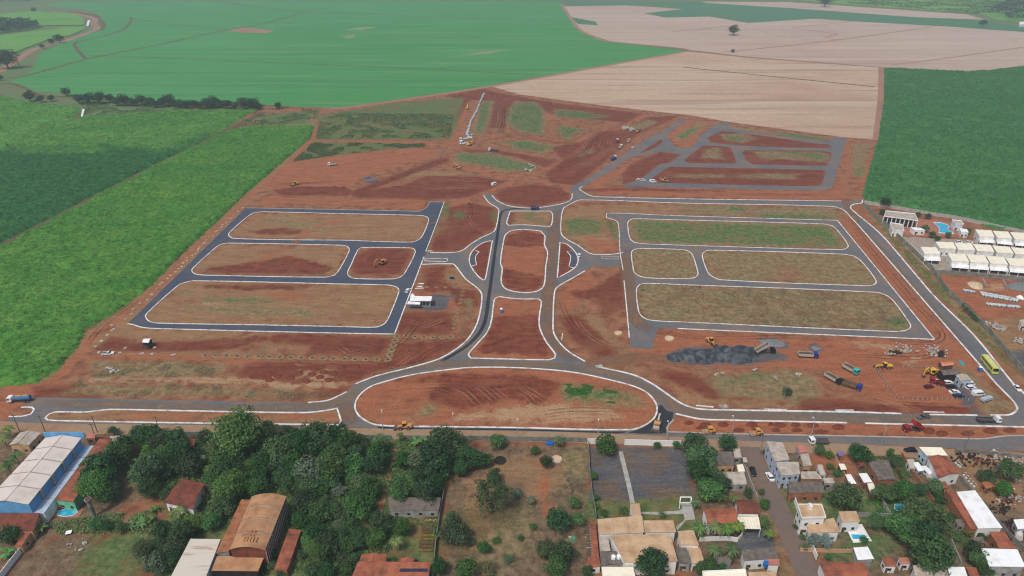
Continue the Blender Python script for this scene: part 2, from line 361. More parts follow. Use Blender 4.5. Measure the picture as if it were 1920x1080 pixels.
GX0, GX1, GY0, GY1, GS = -352.0, 400.0, 126.0, 860.0, 1.6
nx, ny = int((GX1-GX0)/GS)+1, int((GY1-GY0)/GS)+1
gx, gy = np.meshgrid(GX0+GS*np.arange(nx), GY0+GS*np.arange(ny))
PTS = np.stack([gx.ravel(), gy.ravel()], 1)
def inside(P, poly):
    r = np.zeros(len(P), bool); n = len(poly); x, y = P[:, 0], P[:, 1]
    for i in range(n):
        (x1, y1), (x2, y2) = poly[i][:2], poly[(i+1) % n][:2]
        if y1 == y2: continue
        c = (y1 > y) != (y2 > y)
        r ^= c & (x < (x2-x1)*(y-y1)/(y2-y1)+x1)
    return r
def segdist(P, line, closed):
    d = np.full(len(P), 1e9); n = len(line)
    for i in range(n if closed else n-1):
        a = np.array(line[i][:2]); b = np.array(line[(i+1) % n][:2]); ab = b-a; L = max(ab@ab, 1e-9)
        t = np.clip(((P-a)@ab)/L, 0, 1); q = P-a-t[:, None]*ab
        d = np.minimum(d, np.hypot(q[:, 0], q[:, 1]))
    return d
SDF = {k: np.full(len(PTS), -25.0, np.float32) for k in ('tan', 'ora', 'red', 'san', 'dry', 'grn', 'gry', 'yrd', 'brn')}
def patch(cls, px, width=None, grow=0.0):
    """a patch of one kind of soil or cover; with width, a strip along a line"""
    w2 = [tuple(gp(a, b)[:2]) for a, b in px]; A = np.array(w2); m = 25+(width or 0)
    s_ = np.where((PTS[:, 0] > A[:, 0].min()-m) & (PTS[:, 0] < A[:, 0].max()+m) & (PTS[:, 1] > A[:, 1].min()-m) & (PTS[:, 1] < A[:, 1].max()+m))[0]
    if not len(s_): return
    P = PTS[s_]
    if width: d = width/2-segdist(P, w2, False)
    else: d = segdist(P, w2, True)*np.where(inside(P, w2), 1, -1)
    SDF[cls][s_] = np.maximum(SDF[cls][s_], np.clip(d+grow, -25, 25))
# --- bare and covered ground, traced area by area
patch('tan', R4([(1400, 150), (1600, 130), (1900, 150), (1900, 200), (1500, 190)]), grow=-2)
patch('dry', R4([(1750, 165), (1830, 155), (1800, 185)]))
for k in 'AB': patch('tan', ISL[k], grow=-2)
patch('red', R4([(1180, 420), (1480, 390), (1620, 355), (1800, 400), (1870, 430), (1820, 465), (1300, 460), (1130, 455)]))
patch('red', R4([(1380, 225), (1560, 200), (1700, 215), (1680, 240), (1450, 235)]))
patch('red', R5([(80, 360), (160, 320), (380, 320), (390, 350), (330, 460), (90, 465), (60, 430)]))
patch('ora', R4([(1500, 370), (1640, 300), (1700, 240), (1800, 180), (1920, 160)]), width=5)
patch('tan', ISL['D'])
patch('red', R4([(1080, 520), (1500, 515), (1760, 520), (1720, 550), (1400, 560), (1200, 550)]), grow=-1)
patch('grn', R4([(1120, 600), (1400, 590), (1640, 610), (1400, 630), (1130, 615)]), grow=-1.5)
patch('dry', R4([(1040, 640), (1250, 640), (1700, 660), (1850, 690), (1400, 700), (1200, 680)]))
patch('san', R4([(1100, 620), (1250, 620), (1300, 640), (1120, 640)]), grow=-1)
patch('ora', R4([(1400, 560), (1700, 560), (1800, 600), (1600, 620)]), grow=-1)
patch('tan', R4([(720, 750), (900, 775), (1920, 805), (1500, 850), (1000, 840), (750, 810)]))
patch('red', ZJ([(100, 580), (280, 430), (470, 460), (500, 500), (650, 500), (800, 500), (1100, 480), (1300, 470), (1900, 430), (1920, 470), (1800, 530), (1500, 580), (1000, 590), (500, 590)]))
patch('red', ZJ([(130, 390), (290, 290), (320, 310), (200, 400)]))
patch('ora', ZJ([(0, 660), (400, 650), (900, 660), (1500, 670), (1900, 690)]), width=3.5)
patch('tan', ZJ([(200, 600), (1900, 590), (1920, 680), (900, 650), (300, 640)]))
patch('dry', ZJ([(60, 720), (600, 700), (1400, 720), (1560, 760), (1500, 850), (1100, 880), (130, 890)]))
patch('san', ZJ([(120, 910), (1900, 920)]) + ZK([(400, 985), (960, 960)]), width=3.5)
patch('dry', ZJ([(0, 990), (500, 970), (1900, 1010)]) + ZK([(500, 1030), (200, 1060), (0, 1080)]) + [(560, 745), (100, 740)], grow=-.5)
patch('red', ZK([(-220, 860), (-120, 760), (0, 720), (560, 700), (1000, 720), (1260, 700), (1480, 720), (1350, 800), (1100, 930), (900, 960), (750, 975), (600, 960), (450, 930), (300, 920), (120, 900), (50, 920), (-120, 900)]))
for bx_ in ([(380, 770), (500, 770), (480, 800)], [(560, 820), (640, 800), (600, 850), (480, 890)], [(700, 820), (760, 790), (870, 800), (790, 830), (850, 880), (790, 930)], [(120, 880), (200, 870), (190, 900), (130, 920)], [(560, 890), (640, 890), (620, 920)], [(620, 940), (720, 950), (760, 975), (630, 970)]):
    patch('san', ZK(bx_), grow=.6)
patch('red', ZK([(0, 420), (540, 390), (1100, 430), (1500, 440), (1550, 500), (1400, 640), (600, 610), (640, 520), (0, 480)]))
patch('red', [(578, 738), (640, 722), (660, 728), (640, 742), (600, 750)], grow=-1)
for a in ((523, 742, 540, 738, 544, 745, 525, 750), (550, 738, 568, 735, 568, 750, 548, 751)): patch('red', [(a[0], a[1]), (a[2], a[3]), (a[4], a[5]), (a[6], a[7])])
patch('red', R5([(330, 680), (600, 670), (640, 760), (600, 800), (350, 790), (300, 850), (650, 830), (720, 820), (540, 930), (420, 970), (200, 1010), (60, 1060), (0, 1000), (200, 960), (300, 900)]))
patch('red', R5([(460, 430), (590, 415), (560, 500), (640, 540), (760, 560), (780, 640), (690, 660), (600, 560), (470, 560)]))
patch('tan', R5([(580, 450), (620, 420), (660, 440), (700, 510), (650, 520), (580, 490)]))
patch('ora', R5([(400, 560), (640, 570), (660, 640), (600, 680), (400, 680)]))
patch('dry', R5([(690, 600), (740, 610), (730, 720), (690, 740)]), grow=-.5)
patch('gry', ZG([(740, 780), (1030, 680), (1300, 680), (1280, 710), (1200, 720), (1220, 830), (1060, 850), (760, 840)]))
patch('red', R5([(600, 90), (720, 60), (860, 90), (870, 190), (760, 260), (660, 330), (500, 330), (520, 260), (600, 190)]))
patch('ora', R5([(600, 60), (740, 50), (720, 200), (640, 200)]), grow=-.5)
patch('grn', R5([(580, 60), (610, 60), (600, 130), (550, 160)]), grow=-.3)
patch('grn', R5([(620, 140), (660, 105), (690, 120), (680, 150)])); patch('grn', R5([(840, 110), (870, 115), (860, 165), (840, 150)])); patch('grn', R5([(530, 190), (570, 190), (540, 230), (520, 240)]))
patch('red', [(922, 366), (940, 352), (997, 344), (1050, 350), (1073, 363), (1070, 375), (1000, 390), (940, 380)], grow=-2)
patch('ora', ISL['I2']); patch('red', R5([(925, 250), (1040, 215), (1140, 240), (1140, 300), (1000, 310), (920, 300)])); patch('red', R5([(905, 430), (960, 440), (1140, 480), (1110, 550), (1000, 560), (910, 530)]))
patch('red', ISL['I3']); patch('red', ISL['I4'])
patch('tan', ISL['I1']); patch('red', R5([(935, 120), (980, 115), (960, 185), (935, 180)])); patch('grn', R5([(1040, 120), (1080, 120), (1080, 150), (1040, 150)])); patch('grn', R5([(1095, 150), (1130, 145), (1135, 170), (1100, 175)]))
patch('ora', ISL['I5']); patch('red', R5([(870, 700), (1110, 690), (1150, 850), (1190, 920), (760, 910), (820, 800)])); patch('tan', R5([(730, 920), (900, 890), (1100, 860), (1200, 920), (1190, 940), (740, 935)]))
patch('ora', ISL['I6']); patch('tan', ISL['I6'][8:18] + [(700, 760), (800, 765), (950, 757), (1050, 748), (1150, 735)])
patch('red', [(740, 712), (860, 700), (1000, 705), (1060, 720), (1040, 735), (1010, 762), (960, 748), (900, 762), (860, 768), (820, 758), (800, 735), (830, 720)])
patch('san', [(860, 775), (960, 757), (1030, 755), (1150, 762), (1180, 790), (1000, 797), (850, 790)], grow=-1.5)
patch('grn', [(1050, 722), (1090, 722), (1150, 735), (1190, 745), (1100, 754), (1060, 742)], grow=-1); patch('dry', [(1050, 720), (1180, 730), (1215, 760), (1150, 765), (1060, 750)])
patch('dry', [(790, 760), (830, 755), (820, 780), (760, 790)], grow=-1)
patch('red', R5([(1290, 560), (1430, 540), (1580, 440), (1590, 650), (1500, 690), (1430, 600), (1300, 600)])); patch('red', R5([(1330, 690), (1450, 800), (1550, 910), (1450, 930), (1300, 830), (1220, 700)])); patch('ora', R5([(1230, 560), (1300, 500), (1400, 450), (1450, 500), (1350, 600), (1250, 700)]))
patch('tan', R5([(1340, 660), (1480, 720), (1580, 880), (1480, 850), (1400, 760)]))
patch('tan', R5([(1250, 100), (1480, 70), (1920, 75), (1920, 125), (1490, 115), (1480, 160), (1540, 320), (1420, 340), (1260, 250)]) + [])
patch('grn', R5([(1260, 160), (1340, 145), (1460, 160), (1470, 230), (1380, 240), (1270, 240)])); patch('grn', R5([(1480, 165), (1540, 165), (1555, 270), (1500, 220)]))
patch('ora', R5([(1370, 250), (1550, 290), (1540, 340), (1420, 335)]))
patch('dry', R6([(0, 75), (850, 90), (930, 140), (860, 155), (0, 130)])); patch('grn', R6([(420, 125), (600, 120), (820, 135), (820, 155), (450, 145)]), grow=-.5); patch('grn', R6([(260, 85), (360, 85), (350, 105), (270, 105)]))
patch('dry', ISL['E']); patch('grn', ISL['E'], grow=-5); patch('ora', R6([(100, 270), (400, 290), (870, 315), (900, 290), (800, 240), (600, 270), (200, 260)]), grow=-2)
for k in 'FGH': patch('dry', ISL[k])
patch('grn', R6([(1130, 720), (1240, 700), (1260, 740), (1200, 770)])); patch('ora', R6([(100, 700), (150, 690), (160, 730), (110, 730)])); patch('red', R6([(540, 705), (590, 715), (610, 745), (560, 745)])); patch('red', R6([(280, 700), (310, 700), (310, 735), (280, 735)]))
patch('red', R6([(1090, 580), (1140, 590), (1190, 630), (1130, 620)])); patch('ora', R6([(600, 480), (720, 490), (1040, 500), (1000, 520), (620, 510)]), grow=-.5); patch('ora', R6([(0, 540), (100, 545), (90, 590), (0, 600)]))
patch('ora', R6([(870, 100), (950, 170), (1520, 800), (1470, 850), (1400, 820), (880, 165)])); patch('red', R6([(960, 190), (1010, 230), (1350, 620), (1300, 620)]), grow=-1.5)
patch('tan', [(600, 240), (500, 350), (430, 420), (330, 520), (250, 600), (170, 660), (110, 712), (70, 722), (100, 690), (150, 625), (215, 590), (330, 487), (470, 355)]); patch('ora', [(612, 215), (585, 260), (540, 308), (472, 365), (400, 432), (335, 497), (280, 553), (220, 600), (170, 635), (148, 668), (100, 715), (40, 740), (-20, 765)], width=4.5); patch('tan', ZJ([(-100, 660), (250, 330), (480, 290), (700, 350), (640, 480), (300, 430), (100, 590)]))
# --- works yard and stockpile area
patch('ora', [(1190, 640), (1260, 620), (1500, 635), (1745, 640), (1800, 640), (1880, 760), (1700, 770), (1620, 740), (1560, 700), (1480, 690), (1300, 690), (1190, 670)])
patch('dry', ZC([(480, 640), (1400, 580), (1700, 640), (1800, 850), (1500, 920), (1000, 880), (680, 850)])); patch('grn', ZC([(720, 660), (1100, 590), (1250, 620), (900, 720), (740, 720)]), grow=-1)
patch('red', ZC([(0, 570), (300, 600), (500, 690), (690, 860), (600, 890), (400, 800), (200, 720), (0, 640)])); patch('red', [(1495, 750), (1520, 746), (1600, 752), (1690, 765), (1690, 775), (1500, 771)])
patch('red', [(1690, 765), (1700, 757), (1820, 762), (1825, 777), (1740, 776)]); patch('tan', ZC([(100, 800), (700, 900), (1500, 920), (1500, 1000), (500, 990), (200, 900)]))
patch('gry', ZC([(30, 400), (200, 320), (900, 290), (1300, 350), (1450, 410), (1300, 470), (950, 500), (300, 500)])); patch('gry', ZC([(1050, 230), (1250, 205), (1420, 260), (1420, 320), (1200, 310)])); patch('gry', ZC([(1650, 290), (1750, 280), (1820, 330), (1740, 360), (1660, 330)]))
patch('san', ZD([(0, 240), (250, 260), (480, 290), (480, 370), (380, 370), (300, 300), (0, 290)])); patch('san', ZD([(640, 400), (740, 430), (720, 480), (560, 520), (640, 460)]))
patch('dry', ZD([(1100, 470), (1300, 560), (1700, 900), (1830, 1020), (1600, 1060), (1450, 1010), (1350, 850), (1250, 700)])); patch('gry', ZD([(1100, 680), (1250, 740), (1450, 1060), (1350, 1060), (1180, 850), (1060, 720)]))
patch('ora', ISL['I8']); patch('tan', ISL['I7']); patch('ora', [(230, 780), (620, 780)], width=2.5)
patch('ora', [(0, 728), (67, 719), (110, 722), (75, 742), (45, 752), (20, 775), (0, 792)]); patch('red', [(66, 726), (125, 724), (128, 733), (200, 740), (180, 748), (60, 744)])
# --- verge of the eastern avenue and the yards behind the wall
patch('dry', R6([(1030, 80), (1270, 330), (1700, 790), (1920, 1040), (1920, 1075), (1650, 800), (1420, 560), (1110, 215)])); patch('ora', R6([(970, 80), (1130, 240), (1640, 790), (1920, 1078), (1600, 760), (1300, 440)]), grow=1)
patch('ora', ZF([(620, 140), (1100, 180), (1920, 200), (1990, 700), (1300, 800), (1000, 560)])); patch('san', ZF([(1060, 240), (1150, 215), (1300, 250), (1290, 350), (1170, 340)])); patch('san', ZF([(1340, 260), (1580, 260), (1660, 360), (1400, 350)]))
patch('gry', ZF([(1660, 260), (1990, 210), (1990, 400), (1700, 350)])); patch('tan', ZF([(1280, 800), (1990, 720), (1990, 1300), (1700, 1300)])); patch('gry', ZD([(1750, 380), (1990, 320), (1990, 620), (1880, 540)])); patch('yrd', ZF([(1640, 820), (1990, 760), (1990, 980), (1700, 960)]))
# --- northern earthworks
patch('ora', ZI([(380, 260), (1300, 150), (1600, 110), (1960, 110), (2040, 190), (1300, 400), (1000, 540), (500, 540), (100, 560), (0, 560)])); patch('ora', ZI([(0, 660), (1900, 690), (1900, 790), (600, 730), (60, 740)]))
patch('red', ZI([(200, 580), (480, 540), (1000, 545), (1100, 600), (1020, 640), (300, 640)])); patch('red', ZI([(1050, 610), (1500, 440), (2000, 250), (2150, 210), (2150, 260), (1300, 560), (1180, 670)]), grow=1)
patch('red', ZL([(0, 180), (600, 190), (900, 240), (700, 330), (450, 420), (0, 450), (-300, 400), (-300, 300)])); patch('red', ZI([(1200, 590), (1920, 480), (1920, 680), (1100, 660)])); patch('tan', ZL([(-300, 120), (0, 110), (400, 130), (300, 190), (-200, 180)]), grow=-1)
patch('ora', ZL([(100, 30), (600, 120), (1000, 200), (1000, 240), (800, 190), (300, 90)])); patch('ora', ZL([(780, 310), (900, 250), (1200, 235), (1500, 260), (1640, 340)]), width=5); patch('ora', ZL([(780, 310), (600, 400), (460, 470), (480, 640)]), width=5)
patch('red', R2([(580, 540), (800, 500), (870, 520), (1200, 580), (1700, 640), (1600, 690), (1200, 650), (980, 560), (920, 720), (830, 720), (850, 570), (720, 560), (640, 700), (620, 680), (690, 560)]))
patch('ora', R2([(800, 530), (740, 700), (650, 830)]), width=6); patch('ora', R2([(610, 830), (690, 640), (710, 600)]), width=6); patch('ora', R2([(1170, 600), (1175, 690), (1190, 790)]), width=10); patch('ora', R2([(750, 770), (1000, 770), (1300, 800), (1450, 760), (1700, 640)]), width=9); patch('ora', R2([(1200, 680), (1350, 700), (1500, 730)]), width=6)
patch('red', R2([(1180, 830), (1350, 800), (1450, 740), (1600, 730), (1720, 660), (1900, 650), (1650, 770), (1320, 1040), (1180, 1030), (1150, 980), (1250, 900)])); patch('red', R2([(680, 840), (900, 850), (1150, 890), (1230, 900), (1150, 940), (980, 880), (700, 860)])); patch('ora', R2([(1080, 980), (1250, 900), (1400, 800)]), width=5)
for q in ('N0', 'N1', 'N2', 'N3', 'N4'): patch('red', ISL[q])
patch('red', ZA([(1200, 450), (1410, 475), (1300, 570), (1150, 600), (960, 760), (780, 810), (760, 700), (900, 560)])); patch('ora', ZA([(400, 800), (640, 670), (900, 560), (1000, 530), (700, 720), (500, 830), (760, 820), (820, 850), (1920, 880), (1920, 960), (480, 930)]))
patch('red', ZA([(300, 870), (700, 850), (1920, 880), (1920, 900), (800, 890), (330, 900)]), grow=-1)
patch('ora', ZB([(0, 880), (1320, 890), (1440, 700), (1500, 330), (1560, 330), (1540, 700), (1450, 990), (0, 970)])); patch('ora', ZB([(1850, 350), (1750, 620), (1640, 960)]), width=7); patch('dry', ZB([(1560, 350), (1760, 350), (1700, 560), (1680, 720), (1560, 700), (1540, 560)])); patch('grn', ZB([(1580, 640), (1690, 620), (1660, 720), (1580, 710)]), grow=-1)
patch('dry', ZA([(1330, 290), (1600, 110), (1720, 130), (1600, 230), (1420, 330)])); patch('grn', ZA([(1380, 280), (1550, 170), (1620, 180), (1450, 310)])); patch('ora', ZA([(1260, 260), (1480, 110), (1580, 80), (1750, 110), (1620, 270), (1520, 390), (1400, 390)]))
patch('dry', ZB([(160, 160), (400, 190), (1280, 290), (1240, 330), (600, 240), (200, 195)])); patch('grn', ZB([(600, 230), (800, 230), (1280, 300), (1240, 325), (800, 275)]), grow=-1)
patch('dry', ZB([(60, 250), (350, 240), (480, 300), (300, 350), (100, 310)])); patch('grn', ZB([(100, 270), (300, 280), (320, 330), (200, 320)])); patch('dry', ZB([(430, 440), (1180, 450), (1290, 480), (1270, 570), (750, 530), (520, 530)])); patch('grn', ZB([(700, 440), (1150, 460), (1280, 500), (1200, 540), (900, 480)]), grow=-1); patch('dry', ZA([(1700, 420), (1850, 400), (1900, 530), (1650, 520)])); patch('dry', ZB([(0, 720), (600, 680), (1000, 690), (900, 770), (300, 750)]), grow=-2); patch('dry', ZA([(1320, 700), (1900, 700), (1900, 740), (1400, 740)]))
patch('grn', [(600, 215), (640, 210), (760, 190), (870, 183), (857, 235), (845, 262), (592, 262)]); patch('dry', R2([(100, 640), (560, 580), (640, 620), (560, 660), (300, 650)])); patch('grn', ZI([(640, 40), (1900, 60), (1900, 95), (1450, 120), (800, 200), (500, 250), (420, 250)]))
patch('ora', [(600, 266), (700, 264), (840, 268)], width=5)
for p in ([(880, 190), (1100, 190), (1200, 300), (1180, 560), (900, 500), (780, 420), (830, 250)], [(1340, 270), (1600, 290), (1900, 350), (1700, 370), (1330, 350)], [(1370, 450), (1620, 490), (1450, 600), (1380, 560)], [(750, 630), (1000, 620), (1300, 680), (1200, 750), (900, 710)], [(500, 180), (620, 180), (560, 420), (480, 560), (400, 570), (470, 300)], [(220, 760), (600, 760), (1100, 900), (1100, 960), (800, 960), (500, 900), (210, 850)]): patch('dry', ZH(p), grow=2); patch('grn', ZH(p), grow=-2)
patch('dry', ZH([(1580, 790), (1760, 700), (1740, 760), (1600, 800)])); patch('dry', ZA([(850, 180), (1050, 90), (1140, 110), (980, 190)]), grow=2)
patch('dry', [(480, 215), (600, 205), (590, 240), (440, 240)]); patch('grn', [(490, 215), (590, 207), (575, 232), (480, 235)]); patch('dry', [(60, 190), (300, 200), (500, 205), (330, 208), (160, 218), (150, 205)])
# --- gardens, yards and groves along the southern road
patch('grn', [(300, 1090), (310, 1000), (440, 900), (210, 800), (350, 812), (830, 815), (880, 830), (830, 900), (830, 1090)]); patch('grn', [(330, 818), (640, 822), (870, 825), (830, 870), (700, 960), (660, 1090), (300, 1090), (330, 930), (240, 880)], grow=3)
patch('yrd', [(110, 1000), (180, 1005), (175, 1030), (130, 1090), (0, 1090), (30, 1060)]); patch('grn', [(180, 1005), (290, 1000), (260, 1090), (140, 1090)], grow=1); patch('yrd', [(190, 890), (290, 880), (300, 920), (230, 950), (190, 980), (120, 960)])
patch('yrd', [(0, 800), (200, 815), (260, 850), (220, 900), (0, 1100), (-60, 900)], grow=-1)
patch('yrd', [(845, 835), (1105, 835), (1110, 1090), (830, 1090)]); patch('tan', [(940, 850), (1000, 840), (1090, 870), (1060, 930), (960, 960), (930, 1020), (860, 1060), (850, 900)], grow=-3); patch('ora', [(1010, 850), (1020, 900), (1025, 960)], width=2.5); patch('dry', [(1050, 850), (1100, 840), (1100, 900), (1060, 910)]); patch('dry', [(940, 960), (990, 940), (1000, 1020), (940, 1080), (880, 1070)])
patch('gry', [(1108, 842), (1285, 838), (1297, 922), (1265, 927), (1185, 935), (1115, 938)], grow=.5); patch('san', [(1190, 850), (1215, 845), (1222, 858), (1200, 862)]); patch('tan', [(1130, 915), (1155, 925), (1165, 940), (1135, 938)], grow=-1)
patch('grn', [(1120, 945), (1190, 940), (1275, 933), (1290, 985), (1210, 985), (1125, 970)], grow=4); patch('yrd', [(1290, 845), (1400, 840), (1440, 960), (1470, 1090), (1300, 1090)]); patch('gry', [(1390, 995), (1440, 995), (1455, 1025), (1390, 1028)], grow=.5)
patch('yrd', [(1440, 830), (1940, 850), (1960, 1090), (1560, 1090), (1480, 900)]); patch('ora', [(1510, 840), (1600, 850), (1610, 905), (1560, 890), (1520, 880)], grow=-1); patch('grn', [(1480, 935), (1640, 938), (1665, 965), (1600, 960), (1560, 975), (1490, 955)], grow=5); patch('grn', [(1580, 1000), (1670, 1000), (1670, 1045), (1640, 1060), (1560, 1050)]); patch('tan', [(1800, 850), (1920, 870), (1920, 960), (1840, 940), (1790, 880)])
patch('dry', [(1450, 830), (1490, 930), (1540, 1090)], width=3); patch('dry', [(1400, 845), (1450, 1000), (1480, 1090)], width=2.5)

for q in ([(1150, 850), (1185, 845), (1200, 880), (1170, 900)], [(1200, 842), (1262, 845), (1255, 880), (1215, 890)], [(1125, 900), (1160, 905), (1170, 935), (1128, 940)], [(1200, 910), (1250, 905), (1290, 925), (1230, 935)], [(1115, 850), (1140, 850), (1130, 875), (1112, 870)]): patch('brn', q)
patch('brn', [(900, 900), (1000, 880), (1010, 960), (900, 980)], grow=-4)
rr = random.Random(3)
def spills(line, n, r0, r1, cls='red', off=2.0):
    for a, b in zip(line[:-1], line[1:]):
        for i in range(n):
            t_ = (i+rr.random())/n; x, y = a[0]+(b[0]-a[0])*t_, a[1]+(b[1]-a[1])*t_+off; r_ = rr.uniform(r0, r1)
            patch(cls, [(x+r_*1.6*math.cos(k*1.047), y+r_*.6*math.sin(k*1.047)) for k in range(6)])
spills(R6([(0, 300), (880, 325)]), 14, 2, 5, 'red', -3); spills(R6([(220, 495), (1030, 528)]), 12, 3, 7, 'ora', -4); spills(R6([(0, 735), (1180, 785)]), 16, 2, 6, 'red', -4); spills(R6([(0, 138), (870, 160)]), 12, 2, 4, 'red', -3); spills(R6([(0, 522), (1090, 565)]), 9, 3, 8, 'ora', 5); spills(R6([(200, 330), (900, 350)]), 6, 3, 6, 'ora', 4)
spills(R6([(100, 620), (1100, 680)]), 9, 6, 14, 'tan', 0); spills(R6([(200, 420), (950, 440)]), 7, 6, 12, 'tan', 0); spills(R5([(1690, 590), (1900, 640)]), 4, 8, 14, 'ora', 0); spills(R4([(1000, 560), (1800, 700)]), 6, 6, 12, 'dry', 0); spills(R4([(1450, 140), (1900, 230)]), 5, 6, 12, 'dry', 0)
zz = np.zeros(len(PTS))
verts = np.stack([PTS[:, 0], PTS[:, 1], zz], 1)
idx = np.arange(nx*ny).reshape(ny, nx)
quads = np.stack([idx[:-1, :-1].ravel(), idx[:-1, 1:].ravel(), idx[1:, 1:].ravel(), idx[1:, :-1].ravel()], 1)
def np_mesh(name, verts, faces, mat, attrs=None, smooth=False):
    me = bpy.data.meshes.new(name); k = faces.shape[1]
    me.vertices.add(len(verts)); me.vertices.foreach_set('co', verts.astype(np.float32).ravel())
    me.loops.add(faces.size); me.loops.foreach_set('vertex_index', faces.astype(np.int32).ravel())
    me.polygons.add(len(faces)); me.polygons.foreach_set('loop_start', (np.arange(len(faces))*k).astype(np.int32)); me.polygons.foreach_set('loop_total', np.full(len(faces), k, np.int32))
    if smooth: me.polygons.foreach_set('use_smooth', np.ones(len(faces), bool))
    me.update(calc_edges=True)
    for n_, a in (attrs or {}).items():
        at = me.attributes.new(n_, 'FLOAT', 'POINT'); at.data.foreach_set('value', a.astype(np.float32))
    if mat: me.materials.append(mat)
    return me
so = link('site_ground', np_mesh('site_ground', verts, quads, ground_mat(), SDF))
tag(so, 'red and brown bare soil of the building site with patches of grass', 'ground', kind='structure')

# ================================================================== farm fields (flat ones)
M_green = crop_mat('young_crop', S(60, 132, 70), S(76, 146, 80), S(84, 150, 94), .003, [(R(8), .002, .05, .5, .62, .5, S(58, 124, 70)), (R(8), .004, .12, .55, .63, .5, S(118, 160, 100)), (R(8), .006, .5, .56, .62, .4, S(50, 112, 64))], .25)
M_tan1 = crop_mat('harvested_stubble', S(178, 150, 126), S(196, 172, 148), S(162, 126, 104), .004, [(R(14), .0015, .03, .5, .62, .6, S(196, 178, 156)), (R(14), .003, .07, .54, .62, .45, S(140, 110, 94))], .15)
M_tan2 = crop_mat('pale_stubble', S(174, 152, 136), S(190, 170, 152), S(166, 140, 126), .003, [(R(-10), .0015, .03, .5, .62, .5, S(196, 176, 160)), (R(-10), .002, .06, .55, .62, .3, S(156, 122, 110))], .1)
M_strip = crop_mat('blue_green_crop', S(66, 112, 78), S(78, 126, 88), S(72, 120, 92), .004, None, .2)
M_lime = crop_mat('bright_cane_far', S(90, 142, 62), S(112, 160, 74), S(76, 128, 58), .01, None, .2)
M_track = crop_mat('field_track_soil', S(92, 76, 58), S(116, 92, 70), S(84, 84, 58), .01)
M_trackp = crop_mat('field_lane_soil', S(150, 112, 96), S(166, 126, 108), S(140, 100, 84), .01)
G1 = [(20, 152), (33, 157), (60, 170), (143, 178), (320, 190), (500, 198), (617, 202), (640, 202), (907, 163), (1027, 142), (1160, 118), (1285, 96), (1140, 78), (1107, 65), (1087, 50), (1073, 37), (1053, 13), (1053, 3), (640, 2), (123, 3), (85, 10), (110, 14), (160, 17), (185, 27), (200, 47), (196, 55), (150, 66), (120, 80), (75, 100), (66, 115), (62, 130), (45, 143)]
H1 = [(925, 163), (1160, 119), (1292, 97), (1400, 108), (1650, 127), (1650, 190), (1645, 262), (1580, 257), (1370, 229), (1293, 216), (1140, 199), (973, 177)]
H2 = [(1055, 12), (1075, 38), (1090, 57), (1107, 65), (1143, 77), (1273, 90), (1296, 94), (1400, 106), (1647, 125), (1658, 126), (1810, 134), (1853, 132), (1920, 123), (2060, 110), (2060, 68), (1920, 60), (1780, 50), (1600, 40), (1530, 35), (1403, 43), (1330, 31), (1247, 33), (1207, 25), (1280, 17), (1173, 10)]
H3 = [(1313, 3), (1480, 4), (1813, 27), (1847, 37), (1713, 32), (1480, 15), (1330, 6)]
G2 = [(1180, 9), (1285, 17), (1207, 25), (1247, 33), (1330, 31), (1403, 43), (1530, 35), (1600, 40), (1780, 50), (1920, 60), (2060, 68), (2060, 58), (1920, 52), (1847, 38), (1713, 32), (1480, 15), (1330, 6), (1300, 3), (1060, 3), (1060, 10)]
sheet('green_field', M_green, W(G1), label='wide smooth green young crop field across the upper left', cat='field')
sheet('harvested_field', M_tan1, W(H1), label='striped tan harvested field directly behind the building site', cat='field')
sheet('harvested_field', M_tan2, W(H2), label='pale pinkish harvested field with one round dark tree', cat='field')
sheet('harvested_field', M_tan2, W(H3), label='thin pale harvested strip near the top right edge', cat='field')
sheet('green_field', M_strip, W(G2), label='narrow blue green crop strip between the two pale fields', cat='field')
sheet('green_field', M_strip, W(R2([(1290, 95), (1430, 122), (1445, 142), (1330, 135)])), label='tiny green wedge at the left end of the pale field', cat='field')
sheet('green_field', M_lime, W(ZM([(0, 215), (500, 170), (700, 190), (1000, 195), (1180, 230), (1260, 290), (1260, 380), (650, 390), (600, 400), (540, 370), (0, 340)])), label='bright green field at the top left above the dark wood', cat='field', z=.9)
sheet('green_field', M_lime, W(ZM([(-100, 560), (0, 540), (500, 470), (820, 450), (900, 420), (1280, 405), (1280, 440), (1050, 540), (960, 550), (900, 580), (740, 590), (600, 650), (380, 730), (200, 810), (0, 790), (-100, 800)])), label='bright green field at the top left below the dark wood', cat='field', z=.9)
def lane(name, px, w_, mat, label, cat='track'):
    flat_ribbon(name, catmull(W(px), False, 5), w_*1.35, mat, label, cat)
lane('dirt_road', ZM([(0, 1080), (100, 1000), (220, 930), (350, 830), (600, 710), (900, 640), (1050, 590), (1300, 500), (1460, 430), (1430, 390), (1400, 340), (1430, 290), (1300, 240), (1100, 205), (800, 180)]), 9, M_trackp, 'pinkish dirt road snaking along the stream at upper left')
flat_ribbon('bank', catmull(W(ZM([(1040, 175), (1300, 205), (1480, 260), (1570, 340), (1570, 400), (1450, 460), (1250, 540)])), False, 5), 16, M_track, 'brown earth bank curling beside the pinkish dirt road', 'bank', z=.018)
lane('field_track', Z(0, 0, 3, [(60, 440), (170, 420), (480, 335), (700, 290), (950, 240), (1270, 170), (1450, 140), (1710, 70)]), 5, M_track, 'long brown track slanting across the upper green field')
lane('field_track', Z(0, 0, 3, [(480, 330), (420, 255), (440, 235), (620, 195), (700, 160), (740, 110), (730, 95)]), 4, M_track, 'hooked brown track near the stream in the green field')
lane('field_track', Z(0, 0, 3, [(750, 105), (1000, 140), (1300, 165)]), 3, M_track, 'faint brown track joining the hooked track to the long one')
